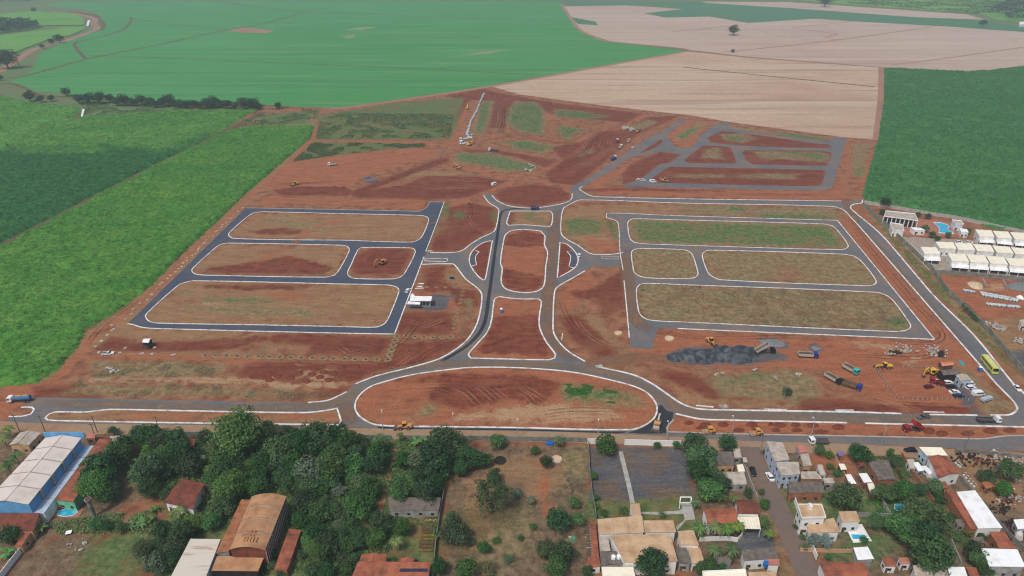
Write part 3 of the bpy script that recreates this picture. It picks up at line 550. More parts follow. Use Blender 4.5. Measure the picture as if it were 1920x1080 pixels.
lane('field_track', Z(0, 0, 3, [(500, 310), (1000, 330), (1500, 350), (1920, 368)])+R2([(400, 385), (1080, 420)]), 2.5, M_track, 'thin dark line across the lower middle of the green field')
lane('field_track', Z(0, 0, 3, [(1200, 5), (1500, 45), (1710, 68), (1920, 72)])+R2([(500, 95), (1300, 122)]), 5, M_track, 'brown track across the far end of the green field')
lane('field_track', R2([(150, 195), (700, 215), (1500, 232)]), 2.5, M_track, 'thin line across the upper middle of the green field')
lane('field_track', Z(0, 0, 3, [(1710, 68), (1800, 50), (1920, 25)]), 3, M_track, 'short far track running off towards the horizon')
lane('field_track', [(618, 203), (640, 203), (770, 185), (907, 164), (1027, 143), (1160, 119), (1290, 96)], 6, M_trackp, 'reddish track along the lower edge of the green field')
lane('field_track', [(1053, 8), (1074, 40), (1090, 58), (1110, 67), (1143, 78), (1280, 91), (1310, 98), (1500, 115), (1650, 126)], 6, M_trackp, 'reddish track between the two tan harvested fields')
lane('field_track', [(1655, 126), (1655, 190), (1648, 262)], 8, M_trackp, 'reddish track between tan field and tall cane on the right')
lane('field_track', R3([(-60, 178), (60, 168), (230, 150), (330, 140)]), 4, M_trackp, 'thin track left of the round dark tree')
lane('field_track', R3([(230, 295), (560, 260), (870, 225), (1410, 150)]), 4, M_trackp, 'thin track from the small bush to the upper right')
lane('field_track', R3([(870, 225), (800, 210), (870, 192), (620, 155), (960, 122)]), 3, M_trackp, 'zigzag track around a paler corner of the pale field')
lane('field_track', R3([(0, 378), (500, 430), (1080, 488)]), 3, M_track, 'thin dark line through the striped tan field')
lane('field_track', R3([(1180, 365), (1500, 325), (1920, 265)]), 3, M_trackp, 'thin track rising towards the right edge of the pale field')
sheet('bare_patch', M_trackp, W(Z(0, 0, 3, [(1290, 168), (1380, 155), (1540, 172), (1500, 188), (1330, 182)])), label='bare reddish patch beside the long track in the green field', cat='patch')
for k, (px, lb) in enumerate((([(10, 170), (100, 152), (210, 150), (120, 172)], 'upper of three faint tan smears in the green field'), ([(0, 205), (70, 190), (80, 210), (40, 220)], 'left of three faint tan smears in the green field'), ([(640, 320), (800, 290), (960, 275), (850, 300)], 'longest faint tan smear in the green field'))):
    sheet('bare_patch', MATS.get('thin') or MATS.setdefault('thin', crop_mat('thin_crop', S(104, 144, 92), S(128, 146, 104), S(148, 136, 108), .02)), W(R2(px)), label=lb, cat='patch')
lane('dirt_track', Z(0, 360, 3, [(-20, 325), (200, 205), (420, 95), (600, 0)])+Z(0, 0, 3, [(880, 925), (1280, 735), (1480, 632)]), 7, M_track, 'dark dirt track between the left cane blocks')
flat_ribbon('dirt_track', catmull(W(Z(0, 0, 3, [(-20, 860), (60, 825), (250, 715), (400, 680), (460, 640), (490, 610)])), False, 4), 6, M_track, 'dirt track in the cane at the far left edge', 'track')
flat_ribbon('dirt_road', catmull(W(Z(0, 0, 3, [(-30, 470), (60, 470), (150, 500), (250, 540), (450, 545)])), False, 4), 5, M_track, 'brown road skirting the green field beside the hedge trees', 'track')
# ================================================================== roads
LAYER[0] = 0.02
lo = [p for p in W(LEFT_OUT)]
def smooth_px(px, sharp=50): return catmull(W(px), True, 5, sharp)
SM = {k: smooth_px(v) for k, v in ISL.items()}
sheet('road', M_asph, smooth_px(LEFT_OUT, 25), [SM[k] for k in 'ABCD'], label='dark new asphalt streets around the left housing blocks')
sheet('road', M_asph2, smooth_px(RIGHT_OUT, 25), [SM[k] for k in 'EFGH'], label='grey asphalt streets around the right housing blocks')
sheet('avenue', M_asph2, smooth_px(MAIN_OUT, 30), [smooth_px(HR, 30)]+[SM[k] for k in MAIN_HOLES], label='grey dusty avenue with roundabouts and parkways through the site')
# kerbs, each line its own object
kn = {'A': 'top left housing block', 'B': 'second left housing block', 'C': 'small left block with excavator', 'D': 'bottom left housing block', 'E': 'green top right housing block', 'F': 'small right housing block', 'G': 'middle right housing block', 'H': 'bottom right housing block', 'I1': 'small square island below the roundabout', 'I2': 'long red central island', 'I3': 'left half moon island', 'I4': 'right half moon island', 'I5': 'flared island with the blue toilet', 'I6': 'big oval island by the southern road', 'I7': 'long thin left median'}
def kerb(px, label, closed=False, w_=.62, mat=None, pts=None):
    line = pts or catmull(W(px), closed, 5)
    o = ribbon(line, w_*.98, 0, .2, closed).build('kerb', mat or M_kerb); tag(o, label, 'kerb', kind='structure'); return o
for k, nm in kn.items(): kerb(None, 'white concrete kerb around the '+nm, True, .7 if k[0] == 'I' else .55, pts=SM[k])
kerb(LSIDE, 'white kerb left of the avenue from roundabout to left gate', w_=.7); kerb(LSIDE2[:-4], 'white kerb left of the avenue below the left gate', w_=.75); kerb(LSIDE2[-4:], 'short white kerb end at the left avenue bend', w_=.7)
kerb(HR[:8], 'white kerb south of the northern road', w_=.7); kerb(HR[8:14][::1], 'white kerb at the lower right street corner', w_=.8)
kerb(HR[7:9], 'white kerb on the left of the long right avenue', w_=.75); kerb(HR[14:16], 'white kerb below the fenced yard', w_=.8); kerb(HR[16:25], 'white kerb along the southern avenue right of the oval', w_=.85); kerb(HR[25:34], 'white kerb right of the flared island', w_=.7); kerb(HR[36:]+[HR[0]], 'white kerb right of the avenue above the right gate', w_=.65)
kerb(RKERB, 'white kerb on the right of the long right avenue', w_=.9); kerb(NKERB, 'white kerb north of the northern road', w_=.7); kerb(ROUND, 'white kerb around the lower half of the roundabout', w_=.7)
kerb([(1267, 776), (1280, 779), (1313, 786), (1363, 788), (1588, 793)], 'white kerb above the row of soil heaps', w_=.8); kerb([(1622, 794), (1920, 801), (1985, 803)], 'white kerb above the red tipper truck', w_=.8); kerb([(1985, 818), (1920, 817), (1883, 818), (1842, 823), (1783, 822), (1600, 818), (1430, 815), (1280, 811), (1252, 810), (1250, 803), (1263, 787)], 'grey raw kerb below the row of soil heaps', w_=.6, mat=M_kerbg)
kerb([(40, 764), (60, 764), (64, 768), (58, 777), (40, 781), (17, 781)], 'hooked white kerb beside the tanker truck', w_=.7)
lw = smooth_px(LEFT_OUT, 25)
kerb(R4([(1383, 90), (1920, 100)])+R5([(440, 110), (480, 88), (497, 55), (578, 58)]), 'thin kerb along the top of the left streets', w_=.45, mat=M_kerbg); kerb(R5([(578, 58), (540, 165), (475, 335)]), 'white kerb on the right of the left streets, upper half', w_=.5); kerb(R5([(465, 365), (300, 798)]), 'white kerb on the right of the left streets, lower half', w_=.6); kerb(R5([(300, 800), (0, 795)])+R4([(860, 768), (790, 760), (745, 745), (718, 742)]), 'white kerb along the bottom of the left streets', w_=.55)
kerb(R5([(1492, 145), (1492, 120), (1570, 120), (1920, 135)])+R6([(870, 160)]), 'white kerb along the top of the right streets', w_=.5); kerb(R6([(870, 160), (1415, 828)]), 'white kerb on the right of the right streets', w_=.55); kerb(R6([(1415, 830), (0, 770)])+R5([(1890, 768)]), 'white kerb along the bottom of the right streets', w_=.6); kerb(R5([(1492, 145), (1540, 160), (1558, 180), (1568, 340), (1585, 440)]), 'white kerb on the left of the right streets, upper half', w_=.45); kerb(R5([(1590, 500), (1600, 600), (1620, 820)]), 'white kerb on the left of the right streets, lower half', w_=.55)
kerb(R5([(470, 375), (595, 375), (598, 388), (585, 392), (470, 388)]), 'white kerb around the slim median at the left gate', True, .5); kerb(R5([(1465, 362), (1560, 364), (1560, 378), (1465, 376)]), 'grey kerb around the slim median at the right gate', True, .4, mat=M_kerbg)
kerb(R5([(755, 330), (775, 338), (755, 365), (760, 410), (730, 418)]), 'white kerb of the parking bay in left half moon', w_=.5); kerb(R5([(1270, 335), (1300, 330)])+R5([(1270, 335), (1290, 365), (1280, 420), (1310, 428)]), 'white kerb of the parking bay in right half moon', w_=.5)
sheet('parking_bay', M_asph, W(R5([(735, 350), (770, 338), (752, 370), (757, 410), (728, 416), (722, 380)])), label='small grey parking bay in the left half moon', cat='parking'); sheet('parking_bay', M_asph, W(R5([(1272, 337), (1310, 335), (1330, 380), (1310, 425), (1284, 418), (1292, 368)])), label='small grey parking bay in the right half moon', cat='parking')
# fresh paving, patched strips and mud trails
sheet('fresh_asphalt', M_black, catmull(W(ZS(960, 720)([(1640, 245), (1690, 238), (1740, 300), (1820, 322), (1800, 400), (1740, 500), (1735, 555), (1500, 560), (1300, 550), (1450, 500), (1580, 420), (1630, 330)])), True, 3), label='fresh black asphalt at the paver', cat='asphalt')
sheet('fresh_asphalt', M_black, catmull(W(ZS(640, 720)([(400, 480), (700, 490), (980, 500), (1500, 500), (1920, 505)])+ZS(960, 720)([(500, 520), (1000, 535), (1300, 535), (1200, 560), (800, 545), (300, 530)])+ZS(640, 720)([(1800, 520), (1300, 525), (700, 525), (420, 500)])), True, 3), label='strip of fresh black asphalt below the oval island', cat='asphalt')
flat_ribbon('patched_strip', catmull(W(R5([(1060, 88), (960, 95), (905, 110), (885, 200), (865, 330), (845, 480), (825, 620), (810, 720), (775, 795), (700, 870), (560, 955)])), False, 4), 1.8, M_black, 'dark patched trench strip down the left carriageway', 'asphalt')
def mud_mat(name, c, amt):
    t = NT(name); v = t.pos(); n = t.noise(v, .25, 6, .7); s_ = t.noise(t.mapv(v, (.6, .06, 1)), 1.0, 4, .6)
    e = t.attr('fade').outputs['Fac']
    a = t.math('MULTIPLY', t.rng(t.math('ADD', t.math('MULTIPLY', t.noise(v, .06, 4, .6), .55), t.math('ADD', t.math('MULTIPLY', n, .2), t.math('MULTIPLY', s_, .25))), .3, .62), t.math('MULTIPLY', e, amt))
    t.color(c); t.b.inputs['Roughness'].default_value = .95; t.l(a, t.b.inputs['Alpha']); return t.m
M_mud = mud_mat('road_mud', S(140, 106, 82), .95); M_mudl = mud_mat('road_dust', S(138, 116, 96), .9)
def mud(px, w_, mat, label):
    z = LAYER[0]; LAYER[0] += .004; line = catmull(W(px), False, 5); k = 5; n = len(line)
    vs = []; fd = []
    for j in range(k):
        o_ = offs(line, w_*(j/(k-1)-.5))
        for i in range(n): vs.append((o_[i].x, o_[i].y, z)); fd.append((0, .85, 1, .85, 0)[j]*min(1, i/3, (n-1-i)/3))
    fs = np.array([(j*n+i, j*n+i+1, (j+1)*n+i+1, (j+1)*n+i) for j in range(k-1) for i in range(n-1)])
    me = np_mesh('mud_trail', np.array(vs), fs[:, ::-1], mat, {'fade': np.array(fd)})
    tag(link('mud_trail', me), label, 'mud', kind='structure')
mud(R5([(1215, 95), (1195, 200), (1180, 400), (1165, 600), (1160, 700), (1185, 800), (1240, 880), (1330, 960)]), 10, M_mud, 'brown mud trail down the right carriageway')
mud(R5([(1330, 960), (1500, 950), (1700, 930), (1900, 960)])+[(1300, 690)], 9, M_mud, 'brown mud trail from the avenue to the stockpile')
mud(R5([(1595, 300), (1605, 450), (1630, 600), (1660, 720), (1760, 790)]), 9, M_mud, 'brown mud trail down the left street of the right blocks')
mud([(60, 757), (200, 759), (320, 762), (450, 765), (580, 763), (640, 752), (680, 728)], 6, M_mudl, 'long dusty trail on the left southern avenue')
mud([(690, 712), (760, 692), (840, 682), (960, 684), (1080, 690), (1170, 708), (1240, 745), (1280, 770), (1370, 780), (1500, 783), (1680, 787), (1880, 792)], 7, M_mudl, 'long dusty trail around the top of the oval island')
mud([(541, 468), (549, 460), (555, 453), (562, 446)], 7, M_mud, 'brown mud crossing between the upper left blocks'); mud([(792, 418), (806, 419), (822, 417), (850, 412)], 6, M_mud, 'brown mud crossing the top left street end')
mud(Z(640, 720, 6, [(30, 200), (60, 330), (120, 470)]), 8, M_mud, 'brown mud where the avenue meets the southern road')
mud(ZE([(-120, 60), (-60, 160), (0, 280), (60, 420)]), 7, M_mud, 'brown mud at the northern right street corner')
mud(R6([(1000, 180), (1300, 540), (1700, 980)]), 5, M_mudl, 'dusty trail along the long right avenue')
# southern verge, side street, garden path
flat_ribbon('verge', catmull(W([(-60, 795), (60, 803), (320, 806), (640, 812), (960, 818), (1130, 822), (1240, 828), (1400, 837), (1600, 843), (1960, 862)]), False, 3), 6, M_beige, 'beige dusty verge south of the paved road', 'verge')
flat_ribbon('street', catmull(W([(1405, 838), (1418, 870), (1440, 915), (1465, 965), (1490, 1020), (1520, 1090), (1530, 1120)]), False, 4), 7.4, M_lane, 'brown asphalt side street between the houses at lower right', 'street', kind='structure')
flat_ribbon('garden_path', catmull(W(ZS(960, 720)([(1220, 760), (1300, 1080)])+[(1186, 943)]), False, 3), 1.6, M_conc, 'straight pale concrete path across the dark gravel yard', 'path')
flat_ribbon('garden_path', catmull(W([(742, 836), (735, 870), (725, 910), (712, 960)]), False, 3), 1.8, M_dirtroad, 'narrow earth path through the lower left grove', 'path')

# wheel ruts pressed into the bare soil: pairs of narrow trails
M_rut = mud_mat('rut_pale', S(184, 132, 102), .75); M_rutd = mud_mat('rut_dark', S(84, 48, 38), .7)
def ruts(px, label, mat=None, gap=2.0, w_=.7):
    line = catmull(W(px), False, 6)
    z = LAYER[0]; LAYER[0] += .004; vs = []; fd = []; fs = []
    for s_ in (-1, 1):
        o0 = offs(line, s_*gap/2); n = len(o0); prof = []
        for j in range(3):
            oj = offs(line, s_*gap/2+w_*(j-1)/2); k0 = len(vs)
            for i in range(n): vs.append((oj[i].x, oj[i].y, z)); fd.append((0, 1, 0)[j]*min(1, i/3, (n-1-i)/3))
            prof.append(k0)
        for j in range(2):
            for i in range(n-1): fs.append((prof[j]+i, prof[j+1]+i, prof[j+1]+i+1, prof[j]+i+1))
    tag(link('wheel_rut', np_mesh('wheel_rut', np.array(vs), np.array(fs), mat or M_rut, {'fade': np.array(fd)})), label, 'rut', 'wheel ruts in the site soil', 'structure')
RUTS = [ZS(640, 720)([(1240, 20), (1400, 100), (1540, 240)]), ZS(640, 720)([(1340, 0), (1460, 110), (1590, 235)]), ZS(640, 720)([(1500, 0), (1640, 110), (1760, 230)]), ZS(640, 720)([(1650, 0), (1780, 110), (1900, 210)]), ZS(640, 720)([(900, 90), (1100, 60), (1300, 130)]), ZS(960, 720)([(20, 60), (160, 130), (260, 250)]), ZS(960, 720)([(100, 20), (260, 110), (400, 200)]), ZS(960, 720)([(300, 330), (700, 290), (1200, 300)]), ZS(960, 720)([(200, 420), (700, 360), (1300, 380)]), ZS(640, 720)([(1100, 420), (1500, 400), (1900, 430)]),
        R6([(920, 150), (1100, 380), (1300, 620), (1460, 800), (1400, 850), (1200, 845)]), R6([(940, 140), (1130, 370), (1340, 620), (1500, 800), (1420, 870), (1000, 850)]), R6([(960, 190), (1200, 480), (1400, 700)]),
        ZC([(0, 110), (300, 190), (900, 200), (1500, 190), (1900, 230)]), ZC([(0, 540), (600, 530), (1300, 510), (1900, 560)]), ZC([(1500, 400), (1650, 480), (1720, 560), (1900, 640)]), ZD([(0, 400), (400, 420), (800, 420), (1000, 300)]), ZD([(120, 860), (400, 950), (700, 1040)]), ZD([(200, 850), (500, 930), (760, 1040)]), ZD([(500, 940), (900, 960), (1280, 980)]),
        ZJ([(0, 640), (600, 650), (1200, 670), (1900, 690)]), ZJ([(0, 940), (700, 930), (1400, 940), (1900, 960)]), ZJ([(0, 540), (200, 300), (500, 80), (600, 0)]), ZK([(0, 700), (600, 700), (1200, 720), (1500, 690), (1800, 560)]), ZK([(900, 520), (1050, 620), (1300, 560)]), ZK([(1500, 560), (1650, 480), (1800, 300), (1900, 200)]), ZK([(1550, 800), (1700, 690), (1850, 600)]),
        R5([(700, 60), (720, 160), (760, 200), (860, 240)]), R5([(520, 180), (640, 190), (720, 150), (730, 60), (800, 10)]), R5([(300, 330), (400, 300), (260, 390)]), R5([(1300, 680), (1380, 800), (1560, 900)]), R5([(1230, 600), (1280, 720), (1400, 860)]), R5([(1450, 150), (1500, 230), (1540, 300)]), R5([(360, 720), (480, 760), (620, 700)]), R5([(420, 960), (500, 900), (640, 840)]),
        ZI([(300, 330), (900, 300), (1500, 200), (1900, 140)]), ZI([(200, 420), (800, 400), (1300, 300)]), ZI([(100, 520), (600, 500), (1100, 470)]), ZI([(60, 690), (900, 700), (1800, 730)]), ZL([(0, 310), (400, 320), (760, 300)]), ZL([(0, 370), (350, 380), (600, 340)]), ZL([(-200, 220), (300, 230), (700, 250)]),
        ZA([(560, 300), (520, 380), (570, 450)]), ZA([(600, 290), (560, 370), (610, 440)]), ZA([(640, 290), (610, 350), (650, 420)]), ZA([(100, 560), (300, 450), (360, 340), (500, 240), (900, 60)]), ZA([(140, 570), (350, 450), (400, 350), (560, 240), (960, 40)]), ZA([(20, 740), (500, 480), (1000, 230), (1250, 80)]), ZA([(60, 760), (540, 500), (1050, 250), (1290, 90)]), ZA([(480, 860), (800, 840), (1400, 900), (1900, 930)]), ZB([(1450, 900), (1520, 600), (1540, 340)]), ZB([(1480, 900), (1550, 600)]), ZB([(0, 920), (700, 930), (1400, 940)]), ZH([(860, 760), (1200, 820), (1300, 870), (1500, 800), (1700, 640)]), ZH([(690, 180), (700, 400), (640, 560)]), ZH([(730, 180), (740, 420), (700, 560)]), ZH([(1250, 400), (1240, 500), (1250, 600)]), ZH([(1290, 400), (1290, 500), (1300, 600)]), ZH([(420, 640), (900, 560), (1300, 640), (1600, 640)])]
for i, q in enumerate(RUTS): ruts(q, 'pair of narrow wheel ruts pressed into the bare site soil', M_rutd if i % 3 == 1 else M_rut, 2.2 if i < 40 else 3.0, .9 if i < 35 else 1.5)
# ================================================================== tall cane
def vnoise(x, y, s, seed=0):
    """smooth value noise for numpy arrays"""
    x, y = x/s, y/s; xi, yi = np.floor(x).astype(int), np.floor(y).astype(int); fx, fy = x-xi, y-yi
    fx, fy = fx*fx*(3-2*fx), fy*fy*(3-2*fy)
    def h(a, b):
        n = (a*374761393+b*668265263+seed*974711) & 0x7fffffff
        n = ((n ^ (n >> 13))*1274126177) & 0x7fffffff
        return (n & 0xffff)/65535.0
    return (h(xi, yi)*(1-fx)+h(xi+1, yi)*fx)*(1-fy)+(h(xi, yi+1)*(1-fx)+h(xi+1, yi+1)*fx)*fy
def cane_mat(name, ca, cb, cc, cy):
    t = NT(name); v = t.pos(); n1 = t.noise(v, .28, 6, .75); n2 = t.noise(v, .05, 5, .65); n3 = t.noise(v, .012, 4, .6)
    col = t.mix(t.rng(n1, .36, .64), ca, cb); col = t.mix(t.rng(n2, .45, .68, 0, .6), col, cy); col = t.mix(t.rng(n3, .45, .65, 0, .6), col, cc)
    col = t.mix(t.attr('tone').outputs['Fac'], col, t.mix(t.rng(n1, .36, .64), S(34, 86, 46), S(58, 112, 58)))
    k = t.rng(t.attr('shade').outputs['Fac'], 0, 1, .5, 1.5); mm = t.n('ShaderNodeVectorMath', operation='SCALE'); t.l(col, mm.inputs[0]); t.l(k, mm.inputs['Scale'])
    t.color(mm.outputs[0]); t.b.inputs['Roughness'].default_value = .85; t.b.inputs['Specular IOR Level'].default_value = .12; return t.m
M_cane1 = cane_mat('cane_bright', S(54, 108, 42), S(88, 142, 56), S(62, 120, 54), S(108, 142, 66))
M_cane2 = cane_mat('cane_mid', S(60, 114, 48), S(92, 146, 64), S(66, 124, 54), S(112, 150, 72))
M_cane3 = cane_mat('cane_dark', S(38, 90, 48), S(60, 116, 58), S(46, 100, 52), S(58, 110, 58))
M_cane4 = cane_mat('cane_deep', S(42, 92, 50), S(70, 122, 66), S(52, 104, 58), S(80, 128, 70))
def cane(label, px, mat, step, h, nleaf, dark=None):
    poly = [tuple(gp(a, b)[:2]) for a, b in px]; A = np.array(poly)
    x0, y0 = A.min(0); x1, y1 = A.max(0)
    n_x, n_y = int((x1-x0)/step)+2, int((y1-y0)/step)+2
    X, Y = np.meshgrid(x0+step*np.arange(n_x), y0+step*np.arange(n_y))
    X = X+RNG.uniform(-.35, .35, X.shape)*step; Y = Y+RNG.uniform(-.35, .35, Y.shape)*step
    P = np.stack([X.ravel(), Y.ravel()], 1); ins = inside(P, poly); d = segdist(P, poly, True)
    row = np.sin((P[:, 0]*.93+P[:, 1]*.37)*2*math.pi/4.5)
    zt = h*(.62+.3*vnoise(P[:, 0], P[:, 1], 3.1, 3)+.3*vnoise(P[:, 0], P[:, 1], 11, 5)-.15)+RNG.uniform(-.8, .6, len(P))+row*.12
    zt = zt-np.where(RNG.random(len(P)) < .17, RNG.uniform(.8, 2.0, len(P)), 0)
    zt = np.where(ins, np.where(d < step*.7, zt*.75, zt), .05)
    idx = np.arange(len(P)).reshape(n_y, n_x)
    q = np.stack([idx[:-1, :-1].ravel(), idx[:-1, 1:].ravel(), idx[1:, 1:].ravel(), idx[1:, :-1].ravel()], 1)
    q = q[ins[q].any(1)]
    used = np.unique(q); rm = np.full(len(P), -1); rm[used] = np.arange(len(used))
    shade = RNG.uniform(.25, .75, len(P))
    V = np.stack([P[:, 0], P[:, 1], zt], 1)[used]; Fq = rm[q]; T = np.concatenate([Fq[:, [0, 1, 2]], Fq[:, [0, 2, 3]]])
    # arching leaf blades standing out of the canopy
    k = nleaf; pick = used[RNG.integers(0, len(used), k)]; pick = pick[ins[pick]]; k = len(pick)
    base = np.stack([P[pick, 0]+RNG.uniform(-.5, .5, k)*step, P[pick, 1]+RNG.uniform(-.5, .5, k)*step, zt[pick]-.25], 1)
    a = RNG.uniform(0, 2*math.pi, k); L = RNG.uniform(.5, 1.15, k)*step/1.3; wd = RNG.uniform(.1, .22, k)*step/1.3
    dx, dy = np.cos(a), np.sin(a); side = np.stack([-dy*wd, dx*wd, np.zeros(k)], 1)
    mid = base+np.stack([dx*L*.4, dy*L*.4, L*.6], 1); tip = base+np.stack([dx*L, dy*L, L*.45], 1)
    LV = np.stack([base-side*.6, base+side*.6, mid+side, mid-side, tip], 1).reshape(-1, 3)
    o = len(V)+5*np.arange(k)
    LT = np.concatenate([np.stack([o, o+1, o+2], 1), np.stack([o, o+2, o+3], 1), np.stack([o+3, o+2, o+4], 1)])
    sh = np.repeat(RNG.uniform(.2, 1, k), 5)
    AV = np.concatenate([V, LV]); tone = np.zeros(len(AV))
    if dark:
        dp = [tuple(gp(a_, b_)[:2]) for a_, b_ in dark]; sd_ = segdist(AV[:, :2], dp, True)*np.where(inside(AV[:, :2], dp), 1, -1)
        tone = np.clip((sd_+(vnoise(AV[:, 0], AV[:, 1], 18, 8)-.5)*40+(vnoise(AV[:, 0], AV[:, 1], 5, 6)-.5)*14)/26+.5, 0, 1)
    me = np_mesh('cane_field', AV, np.concatenate([T, LT]), mat, {'shade': np.concatenate([shade[used], sh]), 'tone': tone})
    tag(link('cane_field', me), label, 'sugar cane', kind='stuff')
F1p = [(-40, 486), (0, 466), (200, 362), (300, 310), (432, 246), (483, 239), (587, 238), (580, 260), (533, 300), (463, 360), (397, 423), (333, 483), (277, 540), (213, 587), (160, 617), (143, 650), (100, 697), (67, 717), (0, 725), (-60, 730)]
cane('bright tall sugar cane filling the left side beside the dirt track', F1p, M_cane1, 1.35, 2.8, 85000)
F2p = [(17, 278), (83, 241), (133, 228), (160, 220), (233, 216), (333, 209), (477, 207), (428, 238), (366, 272), (293, 306), (193, 357), (0, 456), (-60, 485), (-60, 300)]
cane('left block of tall sugar cane, darker towards its lower edge', F2p, M_cane2, 1.75, 2.5, 60000, [(-80, 283), (10, 283), (167, 284), (300, 281), (390, 262), (380, 330), (0, 520), (-80, 520)])
cane('bright cane corner at the far left beside the pale culvert', [(-60, 178), (0, 180), (50, 193), (143, 202), (148, 213), (133, 222), (83, 236), (13, 274), (-60, 290)], M_cane2, 2.1, 2.3, 9000)
cane('deep green tall sugar cane filling the right side behind the condominium', [(1659, 129), (1810, 136), (1853, 134), (1920, 126), (1990, 118), (2040, 440), (1920, 433), (1875, 431), (1833, 417), (1745, 399), (1658, 381), (1622, 376), (1622, 358), (1648, 263), (1659, 187)], M_cane4, 1.9, 3.0, 70000)

# ================================================================== scrub and undergrowth (uncountable)
def leaf_mat(name, c, c2, var=.12):
    t = NT(name); k = t.attr('shade').outputs['Fac']
    oi = t.n('ShaderNodeObjectInfo').outputs['Random']
    col = t.mix(k, c, c2)
    hs = t.n('ShaderNodeHueSaturation'); t.l(col, hs.inputs['Color'])
    t.l(t.rng(oi, 0, 1, .5-.035, .5+.03), hs.inputs['Hue']); t.l(t.rng(t.math('FRACT', t.math('MULTIPLY', oi, 7.31)), 0, 1, .66, 1.36), hs.inputs['Value']); t.l(t.rng(t.math('FRACT', t.math('MULTIPLY', oi, 3.77)), 0, 1, .75, 1.1), hs.inputs['Saturation'])
    t.color(hs.outputs[0]); t.b.inputs['Roughness'].default_value = .7; t.b.inputs['Specular IOR Level'].default_value = .2
    return t.m
LEAF = {'dark': leaf_mat('leaf_dark', S(28, 56, 30), S(58, 94, 44)), 'mid': leaf_mat('leaf_mid', S(40, 76, 38), S(78, 114, 54)), 'light': leaf_mat('leaf_light', S(58, 90, 46), S(98, 128, 68)),
        'lime': leaf_mat('leaf_lime', S(88, 126, 36), S(134, 166, 54)), 'grey': leaf_mat('leaf_grey', S(66, 86, 64), S(104, 118, 90)), 'far': leaf_mat('leaf_far', S(30, 58, 40), S(52, 82, 52)), 'palm': leaf_mat('leaf_palm', S(48, 82, 38), S(104, 126, 60)), 'banana': leaf_mat('leaf_banana', S(52, 98, 42), S(98, 140, 66)),
        'blue': leaf_mat('leaf_blue', S(98, 124, 116), S(140, 158, 146)), 'dryl': leaf_mat('leaf_dry', S(98, 96, 66), S(128, 118, 82))}
M_bark = paint('bark', S(96, 80, 66), S(66, 54, 44), .95, 2.0, bump=.2); M_barkg = paint('bark_grey', S(128, 116, 102), S(92, 82, 72), .95, 2.0, bump=.2)
def leaves(C, N, size, up=.35):
    """leaf-sized faces at points C facing roughly along N"""
    k = len(C); n = N+RNG.normal(0, .55, (k, 3)); n[:, 2] += up; n /= np.linalg.norm(n, axis=1)[:, None]
    a = np.cross(n, RNG.normal(0, 1, (k, 3))); a /= np.linalg.norm(a, axis=1)[:, None]; b = np.cross(n, a)
    s = (size*RNG.uniform(.6, 1.35, k))[:, None]
    V = np.stack([C-a*s, C-b*s*.55+n*s*.12, C+a*s, C+b*s*.55+n*s*.12], 1).reshape(-1, 3)
    o = 4*np.arange(k); return V, np.stack([o, o+1, o+2, o+3], 1), np.repeat(RNG.uniform(0, 1, k), 4)
def crown_mesh(name, mat, kind, n=1300, clumps=30, size=.078):
    """crown of radius 1 around the origin built of leaf clumps"""
    cs = []
    while len(cs) < clumps:
        p = RNG.normal(0, 1, 3); p /= np.linalg.norm(p); r = RNG.uniform(.35, .8)
        if kind == 'flat': p[2] = abs(p[2])*.45-.05; p[:2] *= RNG.uniform(.7, 1.3)
        elif kind == 'cone': p[2] = RNG.uniform(-.8, 1.1); p[:2] *= .75*(1.15-p[2])/1.6
        elif kind == 'round': p[2] = p[2]*.8 if p[2] > 0 else p[2]*.45
        else: p[2] = p[2]*.75; p[:2] *= RNG.uniform(.6, 1.15)
        cs.append((p*r, RNG.uniform(.24, .46)*(.55 if kind == 'flat' and size < .05 else 1)*(1.15 if kind == 'round' else 1)))
    C = []; N = []; CS = []
    for c, r in cs:
        m = int(n/clumps); d = RNG.normal(0, 1, (m, 3)); d /= np.linalg.norm(d, axis=1)[:, None]; d[:, 2] = np.where(d[:, 2] < -.3, -d[:, 2], d[:, 2])
        q = c+d*r*RNG.uniform(.72, 1.08, (m, 1)); C.append(q); N.append(d); CS.append(np.full(m, RNG.uniform(-.3, .3)))
    C = np.concatenate(C); N = np.concatenate(N)
    V, Fq, sh = leaves(C, N, size); sh = np.clip(sh*.75+.12+np.repeat(np.concatenate(CS), 4), 0, 1)
    return np_mesh(name, V, Fq, mat, {'shade': sh})
def trunk_mesh(hc, spread, mat, n=5):
    mb = MB(); mb.cyl((0, 0, -hc-.05), (RNG.uniform(-.06, .06), RNG.uniform(-.06, .06), -.25), .085, .05, 6)
    for i in range(n):
        a = i*2*math.pi/n+RNG.uniform(-.4, .4); r = RNG.uniform(.4, .75)*spread
        mb.cyl((0, 0, -.45+RNG.uniform(-.1, .15)), (math.cos(a)*r, math.sin(a)*r, RNG.uniform(-.05, .35)), .04, .014, 5)
    return mb.mesh('trunk', mat)
PROTO = {}
